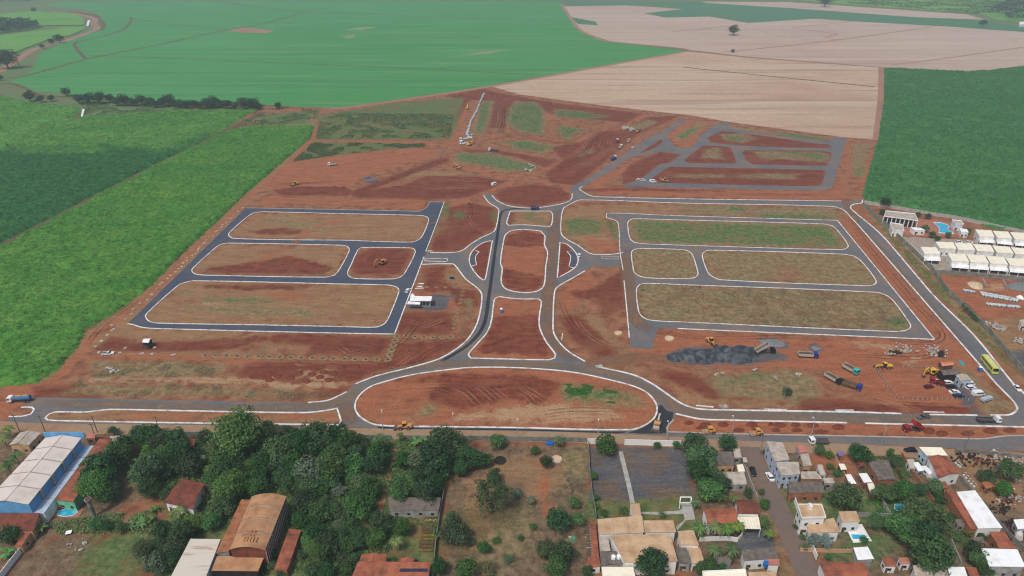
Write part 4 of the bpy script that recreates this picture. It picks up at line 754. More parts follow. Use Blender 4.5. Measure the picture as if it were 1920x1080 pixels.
for nm, leafk, kind, nl in (('dark', 'dark', 'round', 1500), ('dark2', 'dark', 'loose', 1300), ('mid', 'mid', 'round', 1400), ('mid2', 'mid', 'loose', 1200), ('light', 'light', 'loose', 1300), ('light2', 'dark', 'flat', 1300), ('lime', 'lime', 'cone', 900), ('grey', 'grey', 'loose', 1000), ('cone', 'mid', 'cone', 1200), ('bush', 'mid', 'flat', 800), ('far', 'far', 'round', 800), ('blue', 'blue', 'round', 700), ('dryl', 'dryl', 'loose', 500)):
    PROTO[nm] = [(crown_mesh('crown', LEAF[leafk], kind, int(nl*1.75)) if nm not in ('light', 'light2') else crown_mesh('crown', LEAF[leafk], kind, 5200 if nm == 'light' else 2000, 70 if nm == 'light' else 44, .05 if nm == 'light' else .045), trunk_mesh(1.05 if nm not in ('bush', 'far') else .8, .9, M_bark if leafk in ('dark', 'mid') else M_barkg)) for _ in range(2)]
def frond_mesh(name, mat, nf, ln, wd, droop, rise, rings=1):
    mb_v = []; fs = []; sh = []
    for i in range(nf):
        a = 2*math.pi*i/nf*1.0+RNG.uniform(-.2, .2); r_ = rise*RNG.uniform(.5, 1.4); L = ln*RNG.uniform(.8, 1.1); o = len(mb_v); c = RNG.uniform(0, 1)
        for j in range(5):
            t = j/4; x = L*t; z = r_*L*t-droop*L*t*t; ww = wd*math.sin(math.pi*(.12+.83*t))
            for s_ in (-1, 0, 1):
                mb_v.append((math.cos(a)*x-math.sin(a)*ww*s_, math.sin(a)*x+math.cos(a)*ww*s_, z-abs(s_)*ww*.45)); sh.append(c)
        for j in range(4):
            for s_ in range(2): fs.append((o+3*j+s_, o+3*j+s_+1, o+3*j+s_+4, o+3*j+s_+3))
    return np_mesh(name, np.array(mb_v), np.array(fs), mat, {'shade': np.array(sh)})
PALMC = [frond_mesh('crown', LEAF['palm'], 24, 1.0, .11, .85, .6) for _ in range(3)]
BANC = [frond_mesh('crown', LEAF['banana'], 9, 1.0, .2, .8, 1.1) for _ in range(3)]
PALMT = MB().cyl((0, 0, -1.75), (.02, 0, -.02), .06, .045, 6).mesh('trunk', M_barkg)
BANT = MB().cyl((0, 0, -.7), (0, 0, .02), .09, .06, 6).mesh('trunk', LEAF['banana'])
def bare_mesh():
    mb = MB(); random.seed(5)
    def br(p, d, L, r, n):
        q = p+d*L; mb.cyl(p, q, r, r*.6, 4, False)
        if n:
            for _ in range(4):
                e = (d+Vector((random.uniform(-.9, .9), random.uniform(-.9, .9), random.uniform(-.1, .6)))).normalized(); br(q-d*L*random.uniform(0, .4), e, L*.66, r*.55, n-1)
    br(Vector((0, 0, -1.1)), Vector((0, 0, 1)), .75, .05, 4); return mb.mesh('branches', M_barkg)
BARE = bare_mesh()
TREES = []
def tree(kind, px, py, r, name=None):
    """a tree whose crown centre shows at photo pixel px,py with radius r pixels"""
    k0 = ppm(px, py); rm = r/k0*1.06
    hc = {'palm': 1.75, 'banana': .7, 'bare': 1.1}.get(kind, 1.0 if kind not in ('bush', 'far') else .75)*rm
    for _ in range(2):
        c = gp(px, py, hc); rm = r*((CAM_H-hc)/(SP+(py-540)/F*CP))/F*1.06; hc = {'palm': 1.75, 'banana': .7, 'bare': 1.1}.get(kind, 1.0 if kind not in ('bush', 'far') else .75)*rm
    c = gp(px, py, hc)
    rz = RNG.uniform(0, 6.28); tilt = RNG.uniform(.88, 1.12)
    nm = name or {'palm': 'palm_tree', 'banana': 'banana_plant', 'bare': 'bare_tree', 'bush': 'shrub', 'blue': 'shrub'}.get(kind, 'leafy_tree')
    root = empty(nm, (c.x, c.y, 0), rz)
    if kind in ('palm', 'banana'):
        i = int(RNG.integers(3)); parts = [('trunk', PALMT if kind == 'palm' else BANT), ('crown', (PALMC if kind == 'palm' else BANC)[i])]
    elif kind == 'bare': parts = [('branches', BARE)]
    else:
        cr, tr = PROTO[kind][int(RNG.integers(2))]; parts = [('trunk', tr), ('crown', cr)]
    for n_, me in parts:
        o = link(n_, me, root, (0, 0, hc)); o.scale = (rm, rm*tilt if n_ == 'crown' else rm, rm) if kind not in ('bush',) else (rm, rm, rm*.95)
    TREES.append((root, kind, px, py, r)); return root
TL = {'dark': [(273, 820, 26), (308, 827, 24), (230, 835, 24), (217, 858, 27), (273, 880, 32), (308, 878, 22), (186, 884, 34), (205, 925, 20), (283, 917, 20), (312, 927, 15), (382, 820, 13), (330, 827, 22), (497, 835, 20), (570, 827, 28), (603, 827, 25), (633, 815, 20), (553, 867, 20), (517, 870, 20), (650, 827, 22), (677, 829, 15), (837, 824, 28), (820, 850, 30), (720, 980, 22), (753, 988, 18), (648, 967, 20), (1138, 835, 20), (1363, 830, 17), (1725, 918, 13), (1743, 1042, 38), (1850, 1067, 16), (1050, 975, 24), (1222, 1062, 32), (1025, 865, 13), (337, 1000, 25), (620, 1017, 25), (603, 958, 25), (255, 810, 12)],
      'dark2': [(345, 848, 25), (358, 870, 25), (503, 803, 15), (540, 812, 18), (595, 815, 30), (703, 872, 22), (755, 862, 18), (823, 877, 27), (865, 878, 18), (887, 858, 22), (910, 863, 15), (690, 917, 25), (798, 922, 25), (592, 1000, 25), (612, 1038, 22), (330, 1027, 25), (328, 1050, 20), (308, 1025, 20), (300, 993, 20), (567, 945, 28), (562, 975, 18), (1313, 883, 28), (1338, 892, 20), (1058, 1038, 25), (1043, 1060, 25), (1750, 983, 35), (1730, 1007, 35), (1588, 933, 30), (17, 1003, 22), (665, 1050, 18), (617, 1072, 22), (487, 870, 25), (1825, 1032, 20), (1102, 1072, 14)],
      'mid': [(528, 842, 30), (427, 867, 30), (423, 889, 30), (620, 877, 30), (1083, 975, 15), (1076, 942, 13), (850, 1000, 28), (1892, 880, 22), (1852, 893, 16), (1693, 988, 32), (1720, 962, 35), (1613, 850, 20), (673, 950, 28), (703, 1010, 20), (673, 1008, 22), (1433, 945, 11), (1432, 980, 12), (1305, 837, 25), (1317, 857, 28), (395, 978, 18), (420, 950, 22), (1003, 844, 9), (1837, 1050, 20), (1680, 865, 12), (647, 1047, 15), (292, 1020, 15)],
      'mid2': [(1297, 827, 18), (707, 852, 28), (862, 850, 20), (1330, 917, 25), (1355, 910, 20), (1657, 925, 20), (1693, 920, 25), (1753, 913, 18), (1883, 917, 18), (1022, 1030, 22), (873, 1067, 25), (907, 1027, 15), (933, 827, 17), (927, 893, 18), (600, 922, 18), (580, 913, 25), (630, 955, 20), (483, 913, 25), (698, 972, 15), (748, 917, 25), (848, 970, 13), (1763, 937, 10), (1403, 925, 10), (1428, 922, 7), (1330, 1060, 18), (1313, 1063, 14), (1353, 1060, 10), (1537, 843, 12), (1670, 848, 9), (1270, 835, 9), (1113, 892, 9)],
      'light': [(448, 812, 52), (176, 912, 33), (428, 913, 34), (267, 1032, 22), (715, 830, 18), (362, 980, 20), (1643, 977, 18), (496, 810, 26)],
      'light2': [(922, 925, 46)], 'lime': [(610, 845, 13), (277, 850, 19)],
      'grey': [(580, 883, 30), (780, 862, 20), (292, 1058, 25), (1047, 827, 12), (970, 925, 12), (996, 938, 9), (880, 1015, 10)],
      'bush': [(665, 875, 26), (180, 983, 14), (200, 985, 14), (225, 990, 14), (1232, 835, 8), (999, 987, 8), (977, 1009, 7), (930, 1013, 9), (953, 1048, 10), (1118, 933, 8), (1118, 950, 8), (1132, 962, 9), (1168, 957, 10), (1435, 848, 7), (1555, 853, 10), (1557, 875, 9), (1570, 887, 10), (1693, 888, 12), (1493, 988, 7), (1505, 1008, 6), (1508, 1027, 8), (1553, 1045, 8), (1785, 970, 10), (1815, 1000, 9), (1842, 1007, 9), (1797, 1010, 9), (1620, 1012, 9), (212, 808, 12), (565, 1042, 10), (512, 1038, 12), (508, 1060, 10), (528, 1075, 12), (773, 1053, 9), (735, 1050, 8), (1477, 735, 10)],
      'dryl': [(915, 1067, 18)], 'blue': [(1523, 1013, 14), (1548, 1015, 14)],
      'bare': [(880, 825, 18), (1073, 905, 22), (905, 968, 10)],
      'palm': [(13, 803, 13), (5, 820, 13), (28, 852, 14), (13, 870, 15), (375, 858, 12), (392, 876, 12), (462, 865, 14), (335, 957, 15), (750, 815, 9), (743, 1013, 15), (1323, 928, 12), (1355, 930, 12), (1377, 934, 10), (1305, 941, 11), (1312, 989, 16), (1342, 986, 16), (1362, 990, 15), (1383, 985, 15), (1340, 1029, 17), (1373, 1029, 17), (1443, 998, 12), (1803, 1076, 10), (1241, 962, 8)],
      'banana': [(75, 988, 14), (62, 995, 12), (15, 1037, 16), (245, 985, 10), (265, 980, 12), (283, 975, 10), (290, 955, 10), (773, 915, 10), (782, 829, 12), (795, 825, 10), (1818, 995, 7)]}
for kd, L in TL.items():
    for q in L: tree(kd, *q)
fr_ = random.Random(11); free = [(300, 885, 392, 965), (392, 920, 575, 1090), (720, 920, 835, 1060), (655, 1020, 815, 1090), (190, 880, 305, 1000), (705, 830, 748, 965), (640, 855, 700, 895)]
n_add = 0
for _ in range(4000):
    x, y = fr_.uniform(300, 835), fr_.uniform(828, 1070)
    if n_add >= 45 or (y > 960 and x < 575) or any(a < x < c and b < y < d for a, b, c, d in free): continue
    if min(math.hypot(x-q[2], (y-q[3])*1.3) for q in TREES) < 19: continue
    tree(fr_.choice(['dark', 'mid', 'mid2', 'light', 'grey', 'dark2', 'mid']), x, y, fr_.uniform(14, 21)); n_add += 1
NEAR_N = len(TREES)
TLF = {'far': [(55, 180, 13), (123, 173, 9), (165, 184, 13), (185, 184, 13), (205, 184, 10), (232, 187, 14), (265, 187, 13), (290, 195, 9), (315, 189, 13), (338, 194, 10), (362, 194, 10), (386, 194, 11), (402, 190, 14), (425, 195, 11), (455, 195, 13), (475, 194, 11), (521, 198, 7), (75, 185, 9), (95, 184, 8), (147, 186, 10), (218, 190, 10), (250, 191, 10), (280, 190, 11), (302, 192, 9), (328, 193, 10), (350, 196, 9), (374, 197, 9), (394, 196, 10), (414, 196, 10), (440, 198, 10), (468, 197, 10), (485, 199, 8), (10, 112, 20), (0, 145, 7), (110, 73, 9), (96, 78, 6), (79, 87, 5), (63, 19, 5), (1376, 56, 12), (1374, 96, 4), (1843, 43, 8), (1548, 3, 12), (1660, 380, 11), (1655, 398, 7)]}
for q in TLF['far']: tree('far', *q)
for q in ((1740, 405, 6), (1735, 428, 7), (1748, 440, 7), (1758, 447, 6), (1778, 440, 6), (1815, 433, 6), (1900, 450, 6), (1722, 402, 5)): tree('mid', *q)
for q in ((1808, 572, 7), (1815, 580, 7), (1822, 588, 7), (1829, 595, 7), (1835, 600, 6)): tree('bush', *q)

def scrub(label, px, n, size, hmax, mat, clump=6.0, thr=.45, name='scrub', cat='scrub'):
    poly = [tuple(gp(a, b)[:2]) for a, b in px]; A = np.array(poly); x0, y0 = A.min(0); x1, y1 = A.max(0)
    P = np.stack([RNG.uniform(x0, x1, n*5), RNG.uniform(y0, y1, n*5)], 1); f = vnoise(P[:, 0], P[:, 1], clump, 9)*.6+vnoise(P[:, 0], P[:, 1], clump*3, 4)*.4
    k = inside(P, poly) & (f > thr); P = P[k][:n]; f = f[k][:n]
    C = np.stack([P[:, 0], P[:, 1], (f-thr)/(1-thr)*hmax*RNG.uniform(.2, 1.3, len(P))+.1], 1)
    V, Fq, sh = leaves(C, np.tile([0, 0, 1.0], (len(C), 1)), size, .2)
    tag(link(name, np_mesh(name, V, Fq, mat, {'shade': sh})), label, cat, kind='stuff')
scrub('low green scrub on the far left of the northern earthworks', [(600, 225), (640, 213), (850, 215), (845, 260), (592, 260)], 9000, .55, 3.0, LEAF['mid'], 9, .42)
scrub('low green scrub strip below the far farm track', ZI([(640, 40), (1900, 60), (1900, 95), (1450, 120), (800, 200), (500, 250), (420, 250)]), 5000, .5, 1.8, LEAF['mid'], 8, .45)
scrub('weedy scrub below the row of far hedge trees', [(150, 190), (500, 197), (600, 207), (590, 238), (440, 238), (480, 207), (160, 217)], 6000, .7, 2.4, LEAF['mid'], 10, .45)
scrub('grass and weeds on the northern lots', ZH([(400, 180), (1900, 290), (1900, 400), (1450, 700), (1000, 760), (750, 640), (480, 560)]), 7000, .35, .7, LEAF['mid'], 6, .52, 'grass', 'grass')
scrub('green undergrowth between the trees of the lower left grove', [(310, 1090), (320, 940), (240, 900), (300, 818), (640, 824), (880, 830), (835, 900), (820, 1000), (700, 1050), (640, 1090)], 16000, .42, 3.0, LEAF['mid'], 5, .36, 'undergrowth', 'undergrowth')
scrub('weeds in the garden beds by the small pool', [(95, 985), (190, 965), (290, 960), (300, 1000), (110, 1003)], 2500, .35, 1.3, LEAF['light'], 3, .35, 'weeds', 'weeds')
scrub('tufts of dry grass on the right housing blocks', ISL['H'], 5000, .28, .35, LEAF['dryl'], 5, .5, 'dry_grass', 'grass')
scrub('tufts of dry grass in the sandy strip by the left avenue', ZJ([(100, 730), (600, 710), (1500, 780), (1400, 880), (200, 890)])+[(640, 742), (560, 748), (120, 742)], 6000, .26, .45, LEAF['dryl'], 4, .5, 'dry_grass', 'grass')
scrub('green weeds on the oval island', [(1045, 720), (1095, 720), (1190, 742), (1150, 757), (1060, 745)], 1800, .26, .5, LEAF['mid'], 4, .45, 'weeds', 'weeds')
scrub('grass verge below the wall of the right avenue', R6([(1060, 120), (1270, 330), (1700, 790), (1900, 1020), (1860, 1010), (1650, 800), (1420, 570), (1130, 220)]), 5000, .26, .5, LEAF['light'], 4, .4, 'grass', 'grass')
scrub('rough grass in the bare orchard yard', [(840, 960), (1000, 930), (1000, 1080), (840, 1080)], 3500, .22, .3, LEAF['dryl'], 5, .5, 'dry_grass', 'grass')
scrub('lawn and weeds in the gardens at lower right', [(1600, 860), (1720, 850), (1790, 930), (1840, 1060), (1700, 1060), (1640, 960)], 5000, .3, .9, LEAF['mid'], 4, .42, 'undergrowth', 'undergrowth')
def wood(label, px, n, h):
    poly = [tuple(gp(a, b)[:2]) for a, b in px]; A = np.array(poly); x0, y0 = A.min(0); x1, y1 = A.max(0)
    P = np.stack([RNG.uniform(x0, x1, n*4), RNG.uniform(y0, y1, n*4)], 1); P = P[inside(P, poly)][:n]
    f = vnoise(P[:, 0], P[:, 1], 14, 2); C = np.stack([P[:, 0], P[:, 1], h*(.35+.75*f)*RNG.uniform(.75, 1.05, len(P))], 1)
    V, Fq, sh = leaves(C, np.tile([0, 0, 1.0], (len(C), 1)), 1.9, .1)
    tag(link('wood', np_mesh('wood', V, Fq, LEAF['far'], {'shade': sh})), label, 'wood', kind='stuff')
wood('dark wood at the top left edge', ZM([(-200, 350), (0, 345), (420, 345), (560, 370), (600, 410), (450, 460), (0, 510), (-200, 520)]), 5000, 12)
wood('dark wood at the top right corner', Z(1680, 0, 8, [(1340, 200), (1450, 170), (1600, 80), (1750, 20), (2300, 0), (2300, 330), (1840, 330), (1640, 320), (1600, 250), (1440, 235)]), 5000, 15)
wood('thin dark tree belt along the top left edge', [(-40, -2), (20, 0), (70, 1), (70, 3), (20, 5), (-40, 5)], 1500, 12)
wood('thin dark tree belt along the top edge', [(140, -3), (700, -4), (1050, -3), (1280, -2), (1280, 1), (1050, 2), (640, 1), (140, 1)], 5000, 9)
scrub('far green bushland at the top right', Z(1680, 0, 8, [(-1200, -60), (2300, -60), (1500, 190), (1200, 210), (600, 150), (0, 110), (-1200, 20)]), 9000, 2.4, 5.0, LEAF['light'], 40, .35)
sheet('green_field', M_lime, W(Z(1680, 0, 8, [(-1400, -100), (2300, -100), (2300, 400), (1500, 300), (1300, 215), (900, 180), (0, 120), (-1400, 12)])), label='hazy green pasture behind the far pale strip', cat='field')
# ================================================================== buildings
LAYER[0] = 0.02
M_terra = paint('clay_tiles', S(166, 98, 72), S(106, 66, 54), .85, .3, (.4, .64), fine=.2, bump=.25)
M_terrad = paint('old_clay_tiles', S(132, 72, 56), S(92, 58, 48), .9, .4, (.4, .62), fine=.16, bump=.25)
M_beiger = paint('beige_metal_roof', S(200, 170, 136), S(164, 126, 94), .7, .22, (.4, .68), fine=.09)
M_brownr = paint('brown_sheet_roof', S(186, 142, 104), S(146, 102, 72), .6, .22, (.4, .68), fine=.07)
M_orr = paint('orange_sheet_roof', S(168, 112, 74), S(132, 82, 54), .65, .4, (.42, .64), fine=.06)
M_cream = paint('cream_roof', S(244, 236, 214), S(224, 212, 186), .6, .3, (.45, .7), fine=.03)
M_whiter = paint('white_roof', S(244, 246, 246), S(214, 212, 208), .6, .3, (.46, .72), fine=.03)
M_greyr = paint('fibre_cement_roof', S(122, 112, 104), S(88, 80, 76), .9, .5, (.38, .64), fine=.1, bump=.15)
M_greyl = paint('light_grey_roof', S(188, 178, 164), S(150, 136, 122), .85, .45, (.4, .66), fine=.08)
M_pinkr = paint('pink_roof', S(190, 122, 106), S(150, 96, 84), .85, .4)
M_wroof = paint('warehouse_roof', S(216, 206, 196), S(196, 184, 172), .55, .2, (.45, .7), fine=.02)
M_blue = paint('blue_wall', S(106, 168, 216), S(88, 150, 200), .6, .3)
M_bluel = paint('pale_blue_awning', S(186, 200, 216), S(164, 180, 200), .6, .3)
M_wwall = paint('white_wall', S(236, 236, 232), S(194, 190, 182), .85, .4, (.5, .78))
M_gwall = paint('grey_wall', S(170, 172, 172), S(136, 134, 130), .9, .4)
M_peach = paint('peach_wall', S(206, 168, 130), S(176, 138, 104), .85, .4)
M_brick = paint('raw_brick_wall', S(168, 112, 82), S(136, 92, 68), .9, .8, fine=.1)
M_mint = paint('mint_wall', S(126, 200, 160), S(100, 170, 134), .85, .4)
M_glass = paint('dark_glass', S(30, 36, 44), S(44, 50, 58), .15, .5)
M_dark = paint('dark_opening_and_shade', S(38, 34, 34), S(52, 46, 44), .9, .5)  # near-black; carport shade is put into this colour, also fills holes
M_wood = paint('weathered_timber', S(104, 88, 74), S(76, 64, 54), .9, 1.0)
M_gap = paint('grey_translucent_sheet', S(168, 160, 148), S(146, 138, 128), .5, .5)
def lerp(a, b, t): return a+(b-a)*t
def slab(mb, quad, th):
    """thick plate under four top corners"""
    n = Vector((0, 0, th)); return mb.add([*quad, *[p-n for p in quad]], [(0, 3, 2, 1), (4, 5, 6, 7), (0, 1, 5, 4), (1, 2, 6, 5), (2, 3, 7, 6), (3, 0, 4, 7)])
def wall_rect(mb, a, b, u0, u1, z0, z1, out, th=.06):
    """small plate standing proud of the wall a-b"""
    p, q = lerp(a, b, u0), lerp(a, b, u1); o = Vector((out.x, out.y, 0))*th
    mb.add([(p.x, p.y, z0), (q.x, q.y, z0), (q.x, q.y, z1), (p.x, p.y, z1), (p.x+o.x, p.y+o.y, z0), (q.x+o.x, q.y+o.y, z0), (q.x+o.x, q.y+o.y, z1), (p.x+o.x, p.y+o.y, z1)],
           [(4, 5, 6, 7), (0, 1, 5, 4), (1, 2, 6, 5), (2, 3, 7, 6), (3, 0, 4, 7)])
def building(name, label, px, h, roof, wall, style='mono', rise=.8, panels=1, axis='v', over=.35, wins=((2, 2), (1, 2)), group=None, cat='building', gap=0.0, parapet=None, base=0.0, door=True):
    """px: roof corners back-left, back-right, front-right, front-left seen at height h. axis v: ridge runs back to front."""
    A, B, C, D = [gp(a, b, h) for a, b in px]; c = (A+B+C+D)/4; c0 = Vector((c.x, c.y, 0))
    root = empty(name, c0, 0, label, cat, group); A, B, C, D = [p-c0 for p in (A, B, C, D)]; m = (A+B+C+D)/4
    ins = [p+(m-p).normalized()*min(over*1.5, (m-p).length*.3) for p in (A, B, C, D)]
    up = Vector((0, 0, 1)); wtop = h-.16
    mb = MB()
    if style in ('gable', 'arch'):
        mb.prism([p.xy for p in ins], base, wtop)
        e = ((ins[0], ins[1]), (ins[3], ins[2])) if axis == 'v' else ((ins[0], ins[3]), (ins[1], ins[2]))
        for (a, b) in e:                                   # gable ends
            o = (m-(a+b)/2).normalized()*.2; n = 7 if style == 'arch' else 3; pr = []
            for i in range(n):
                t = i/(n-1); zr = rise*(1-abs(2*t-1)) if style == 'gable' else rise*(1-(2*t-1)**2)
                q = lerp(a, b, t); pr.append((q.x, q.y, wtop-.02+zr*.93))
            bot = [(a.x, a.y, wtop-.05), (b.x, b.y, wtop-.05)]
            P1 = [bot[0]]+pr+[bot[1]]; P2 = [(x+o.x, y+o.y, z) for x, y, z in P1]; k = len(P1)
            mb.add(P1+P2, [tuple(range(k)), tuple(range(2*k-1, k-1, -1))]+[(i, (i+1) % k, (i+1) % k+k, i+k) for i in range(k)])
    else: mb.prism([p.xy for p in ins], base, wtop)
    w_ = mb.build('wall', wall, root)
    def P(u, v):                                           # u across (A->B), v along (A->D)
        q = lerp(lerp(A, B, u), lerp(D, C, u), v); s = u if axis == 'v' else v
        if style == 'gable': q = q+up*rise*(1-abs(2*s-1))
        elif style == 'arch': q = q+up*rise*(1-(2*s-1)**2)
        elif style == 'mono': q = q+up*rise*.5*(1-v)
        return q+up*.05
    ng = max(1, panels); sp = [i/ng for i in range(ng+1)]
    cuts = [0, 1] if style in ('flat', 'mono') else ([0, .5, 1] if style == 'gable' else [i/8 for i in range(9)])
    for i in range(ng):
        a, b = sp[i], sp[i+1]-(gap/ng if i < ng-1 else 0)
        if style == 'arch' or ng > 1: groups = [cuts]
        else: groups = [[cuts[j], cuts[j+1]] for j in range(len(cuts)-1)]
        for gcuts in groups:
            mb = MB()
            for j in range(len(gcuts)-1):
                u0, u1 = gcuts[j], gcuts[j+1]
                q = [P(u0, a), P(u1, a), P(u1, b), P(u0, b)] if axis == 'v' else [P(a, u0), P(b, u0), P(b, u1), P(a, u1)]
                slab(mb, q, .12)
            mb.build('roof_panel', roof, root)
        if gap and i < ng-1:
            mb = MB()
            for j in range(len(cuts)-1): slab(mb, [P(cuts[j], b)-up*.18, P(cuts[j+1], b)-up*.18, P(cuts[j+1], sp[i+1])-up*.18, P(cuts[j], sp[i+1])-up*.18], .06)
            mb.build('skylight_strip', M_gap, root)
    if style == 'gable':
        r0, r1 = (P(.5, 0), P(.5, 1)) if axis == 'v' else (P(0, .5), P(1, .5)); MB().bar(r0+up*.06, r1+up*.06, .35, .12).build('ridge_cap', roof, root)
    if parapet:
        for (a, b) in ((A, B), (B, C), (C, D), (D, A)): MB().bar(Vector((a.x, a.y, h+.2)), Vector((b.x, b.y, h+.2)), .22, .62).build('parapet', parapet, root)
    for (a, b), (n, rows) in zip(((ins[3], ins[2]), (ins[2], ins[1]), (ins[0], ins[3])), wins+((wins[1],) if len(wins) == 2 else ())):
        out = Vector(((b-a).y, -(b-a).x, 0)).normalized()
        rows = max(1, int((h+.3)//3)) if rows else 0
        L = (b-a).length
        for rr in range(rows):
            for i in range(n):
                u = (i+.5)/n; hw = min(.5, L/n*.22)/L
                mb = MB(); z0 = base+1.0+rr*3.0; wall_rect(mb, a, b, u-hw, u+hw, z0, min(z0+.95, h-.3), out); wn = mb.build('window', M_glass, root)
                mb = MB(); wall_rect(mb, a, b, u-hw*1.15, u+hw*1.15, z0-.12, z0-.02, out, .12); mb.build('sill', M_conc, wn)
    if door:
        a, b = ins[3], ins[2]; out = Vector(((b-a).y, -(b-a).x, 0)).normalized(); L = (b-a).length; mb = MB(); wall_rect(mb, a, b, .08, .08+min(.25, 1.0/L), base+.02, base+2.1, out, .08); mb.build('door', M_wood, root)
    return root
# --- lower left
wh = building('warehouse', 'large blue warehouse with long white gabled roof', [(85, 821), (153, 821), (53, 946), (-29, 942)], 8.5, M_wroof, M_blue, 'gable', 1.3, 5, 'v', .3, ((0, 0), (0, 0)), gap=.07, door=False)
A_, B_, C_, D_ = [gp(a, b, 8.5)-Vector(wh.location) for a, b in ((85, 821), (153, 821), (53, 946), (-29, 942))]
MB().bar(Vector((A_.x-.5, A_.y+.5, 9.3)), Vector((B_.x+.9, B_.y+.5, 9.3)), .35, 2.6).build('parapet', M_blue, wh)
for i in range(4):                                                # translucent sheets in the side wall
    mb = MB(); wall_rect(mb, C_+(B_-C_)*0, B_, .19+.2*i, .215+.2*i, 4, 8.2, Vector(((B_-C_).y, -(B_-C_).x, 0)).normalized(), .25); mb.build('side_skylight', M_gap, wh)
building('lean_to', 'pale blue flat awning along the right side of blue warehouse', [(161, 835), (176, 836), (82, 963), (60, 963)], 4.2, M_bluel, M_wwall, 'flat', 0, 5, 'v', .2, ((0, 0), (0, 0)), gap=.05, door=False, cat='awning')
building('house', 'long narrow clay tiled house with mint end wall beside the warehouse', [(187, 824), (213, 828), (137, 941), (103, 937)], 4.6, M_terra, M_mint, 'mono', .8, 2, 'v', .3, ((2, 1), (0, 0)))
building('shed', 'wide clay tiled shed at the foot of blue warehouse', [(-50, 965), (75, 964), (62, 996), (-60, 997)], 4.0, M_terrad, M_peach, 'mono', 1.0, 3, 'v', .3, ((3, 1), (0, 0)), cat='shed')
building('shed', 'small clay tiled shed beside the white boundary wall', [(46, 998), (58, 1000), (40, 1026), (27, 1025)], 3.0, M_terra, M_peach, 'mono', .5, 1, 'v', .2, ((1, 1), (1, 1)), cat='shed')
building('house', 'peach house with grey gabled roof in the upper left corner', [(38, 811), (77, 812), (54, 835), (16, 835)], 4.2, M_greyl, M_peach, 'gable', 1.0, 1, 'v', .3, ((2, 1), (2, 1)))
building('shed', 'pink roofed shed behind the blue warehouse', [(163, 813), (180, 813), (178, 822), (161, 822)], 3.0, M_pinkr, M_brick, 'mono', .4, 1, 'v', .2, ((1, 1), (1, 1)), cat='shed')
building('shed', 'grey concrete roofed shed behind the clay tiled house', [(205, 818), (232, 816), (225, 829), (212, 830)], 2.8, M_greyl, M_gwall, 'flat', 0, 1, 'v', .2, ((1, 1), (1, 1)), cat='shed')
building('house', 'red tiled house hidden among trees left of the grove', [(343, 897), (384, 907), (362, 955), (307, 942)], 4.2, M_terrad, M_wwall, 'gable', .7, 2, 'h', .4, ((2, 1), (2, 1)))
building('hut', 'tiny red roofed hut at the top of the grove', [(337, 823), (367, 824), (365, 836), (333, 836)], 3.0, M_terrad, M_brick, 'mono', .6, 1, 'v', .2, ((1, 1), (1, 1)), cat='hut')
bw = building('warehouse', 'brown arched roof warehouse in the lower left', [(472, 931), (537, 931), (497, 1032), (430, 1031)], 8.0, M_brownr, M_terrad, 'arch', 1.4, 4, 'v', .3, ((0, 0), (0, 0)), gap=.09, door=False)
A_, B_, C_, D_ = [gp(a, b, 8.0)-Vector(bw.location) for a, b in ((472, 931), (537, 931), (497, 1032), (430, 1031))]
for i in range(18):                                               # posts of the right hand side
    q = lerp(C_, B_, (i+.5)/18); MB().box((q.x-.1, q.y, 4), (.22, .25, 7.6)).build('post', M_conc, bw)
for rr, n in ((.74, 2), (.81, 2), (.86, 5), (.905, 5)):           # ridge vents on the arched roof
    for i in range(n):
        u = .52+(i-(n-1)/2)*.085; q = lerp(lerp(A_, B_, u), lerp(D_, C_, u), rr); MB().box((q.x, q.y, 8.0+1.4*(1-(2*u-1)**2)+.3), (.9, .7, .5), 0, .6).build('roof_vent', M_brownr, bw)
building('lean_to', 'orange brown stepped side wing of the brown arched warehouse', [(453, 937), (470, 938), (428, 1034), (405, 1037)], 5.2, M_orr, M_gwall, 'mono', .3, 5, 'v', .2, ((0, 0), (0, 0)), gap=.06, door=False, cat='awning')
building('lean_to', 'flat tan front canopy of the brown arched warehouse', [(407, 1043), (496, 1043), (484, 1071), (396, 1070)], 4.4, M_brownr, M_dark, 'flat', 0, 3, 'h', .2, ((0, 0), (0, 0)), door=False, cat='awning')
building('shed', 'long white sheet roofed shed with rusty streaks at the bottom', [(358, 1012), (414, 1013), (381, 1095), (313, 1095)], 5.0, paint('rusty_white_roof', S(206, 198, 184), S(168, 130, 104), .7, .25, (.55, .72), stretch=(.3, 3, 1), fine=.05), M_bluel, 'mono', .8, 6, 'v', .2, ((0, 0), (0, 0)), cat='shed')
building('shed', 'long narrow bright clay roof right of the brown warehouse', [(542, 992), (565, 995), (538, 1071), (514, 1067)], 3.0, M_terra, M_brick, 'mono', .5, 2, 'v', .15, ((1, 1), (0, 0)), cat='shed')
building('shed', 'dark grey sheet roofed shed above the vegetable beds', [(728, 933), (827, 934), (823, 958), (731, 958)], 3.0, M_greyr, M_gwall, 'mono', .5, 4, 'h', .2, ((4, 1), (0, 0)), cat='shed')
ho = building('house', 'clay tiled house with a row of solar panels', [(672, 1056), (808, 1057), (803, 1082), (660, 1081)], 4.4, M_terra, M_wwall, 'mono', 1.4, 1, 'v', .4, ((4, 1), (1, 1)))
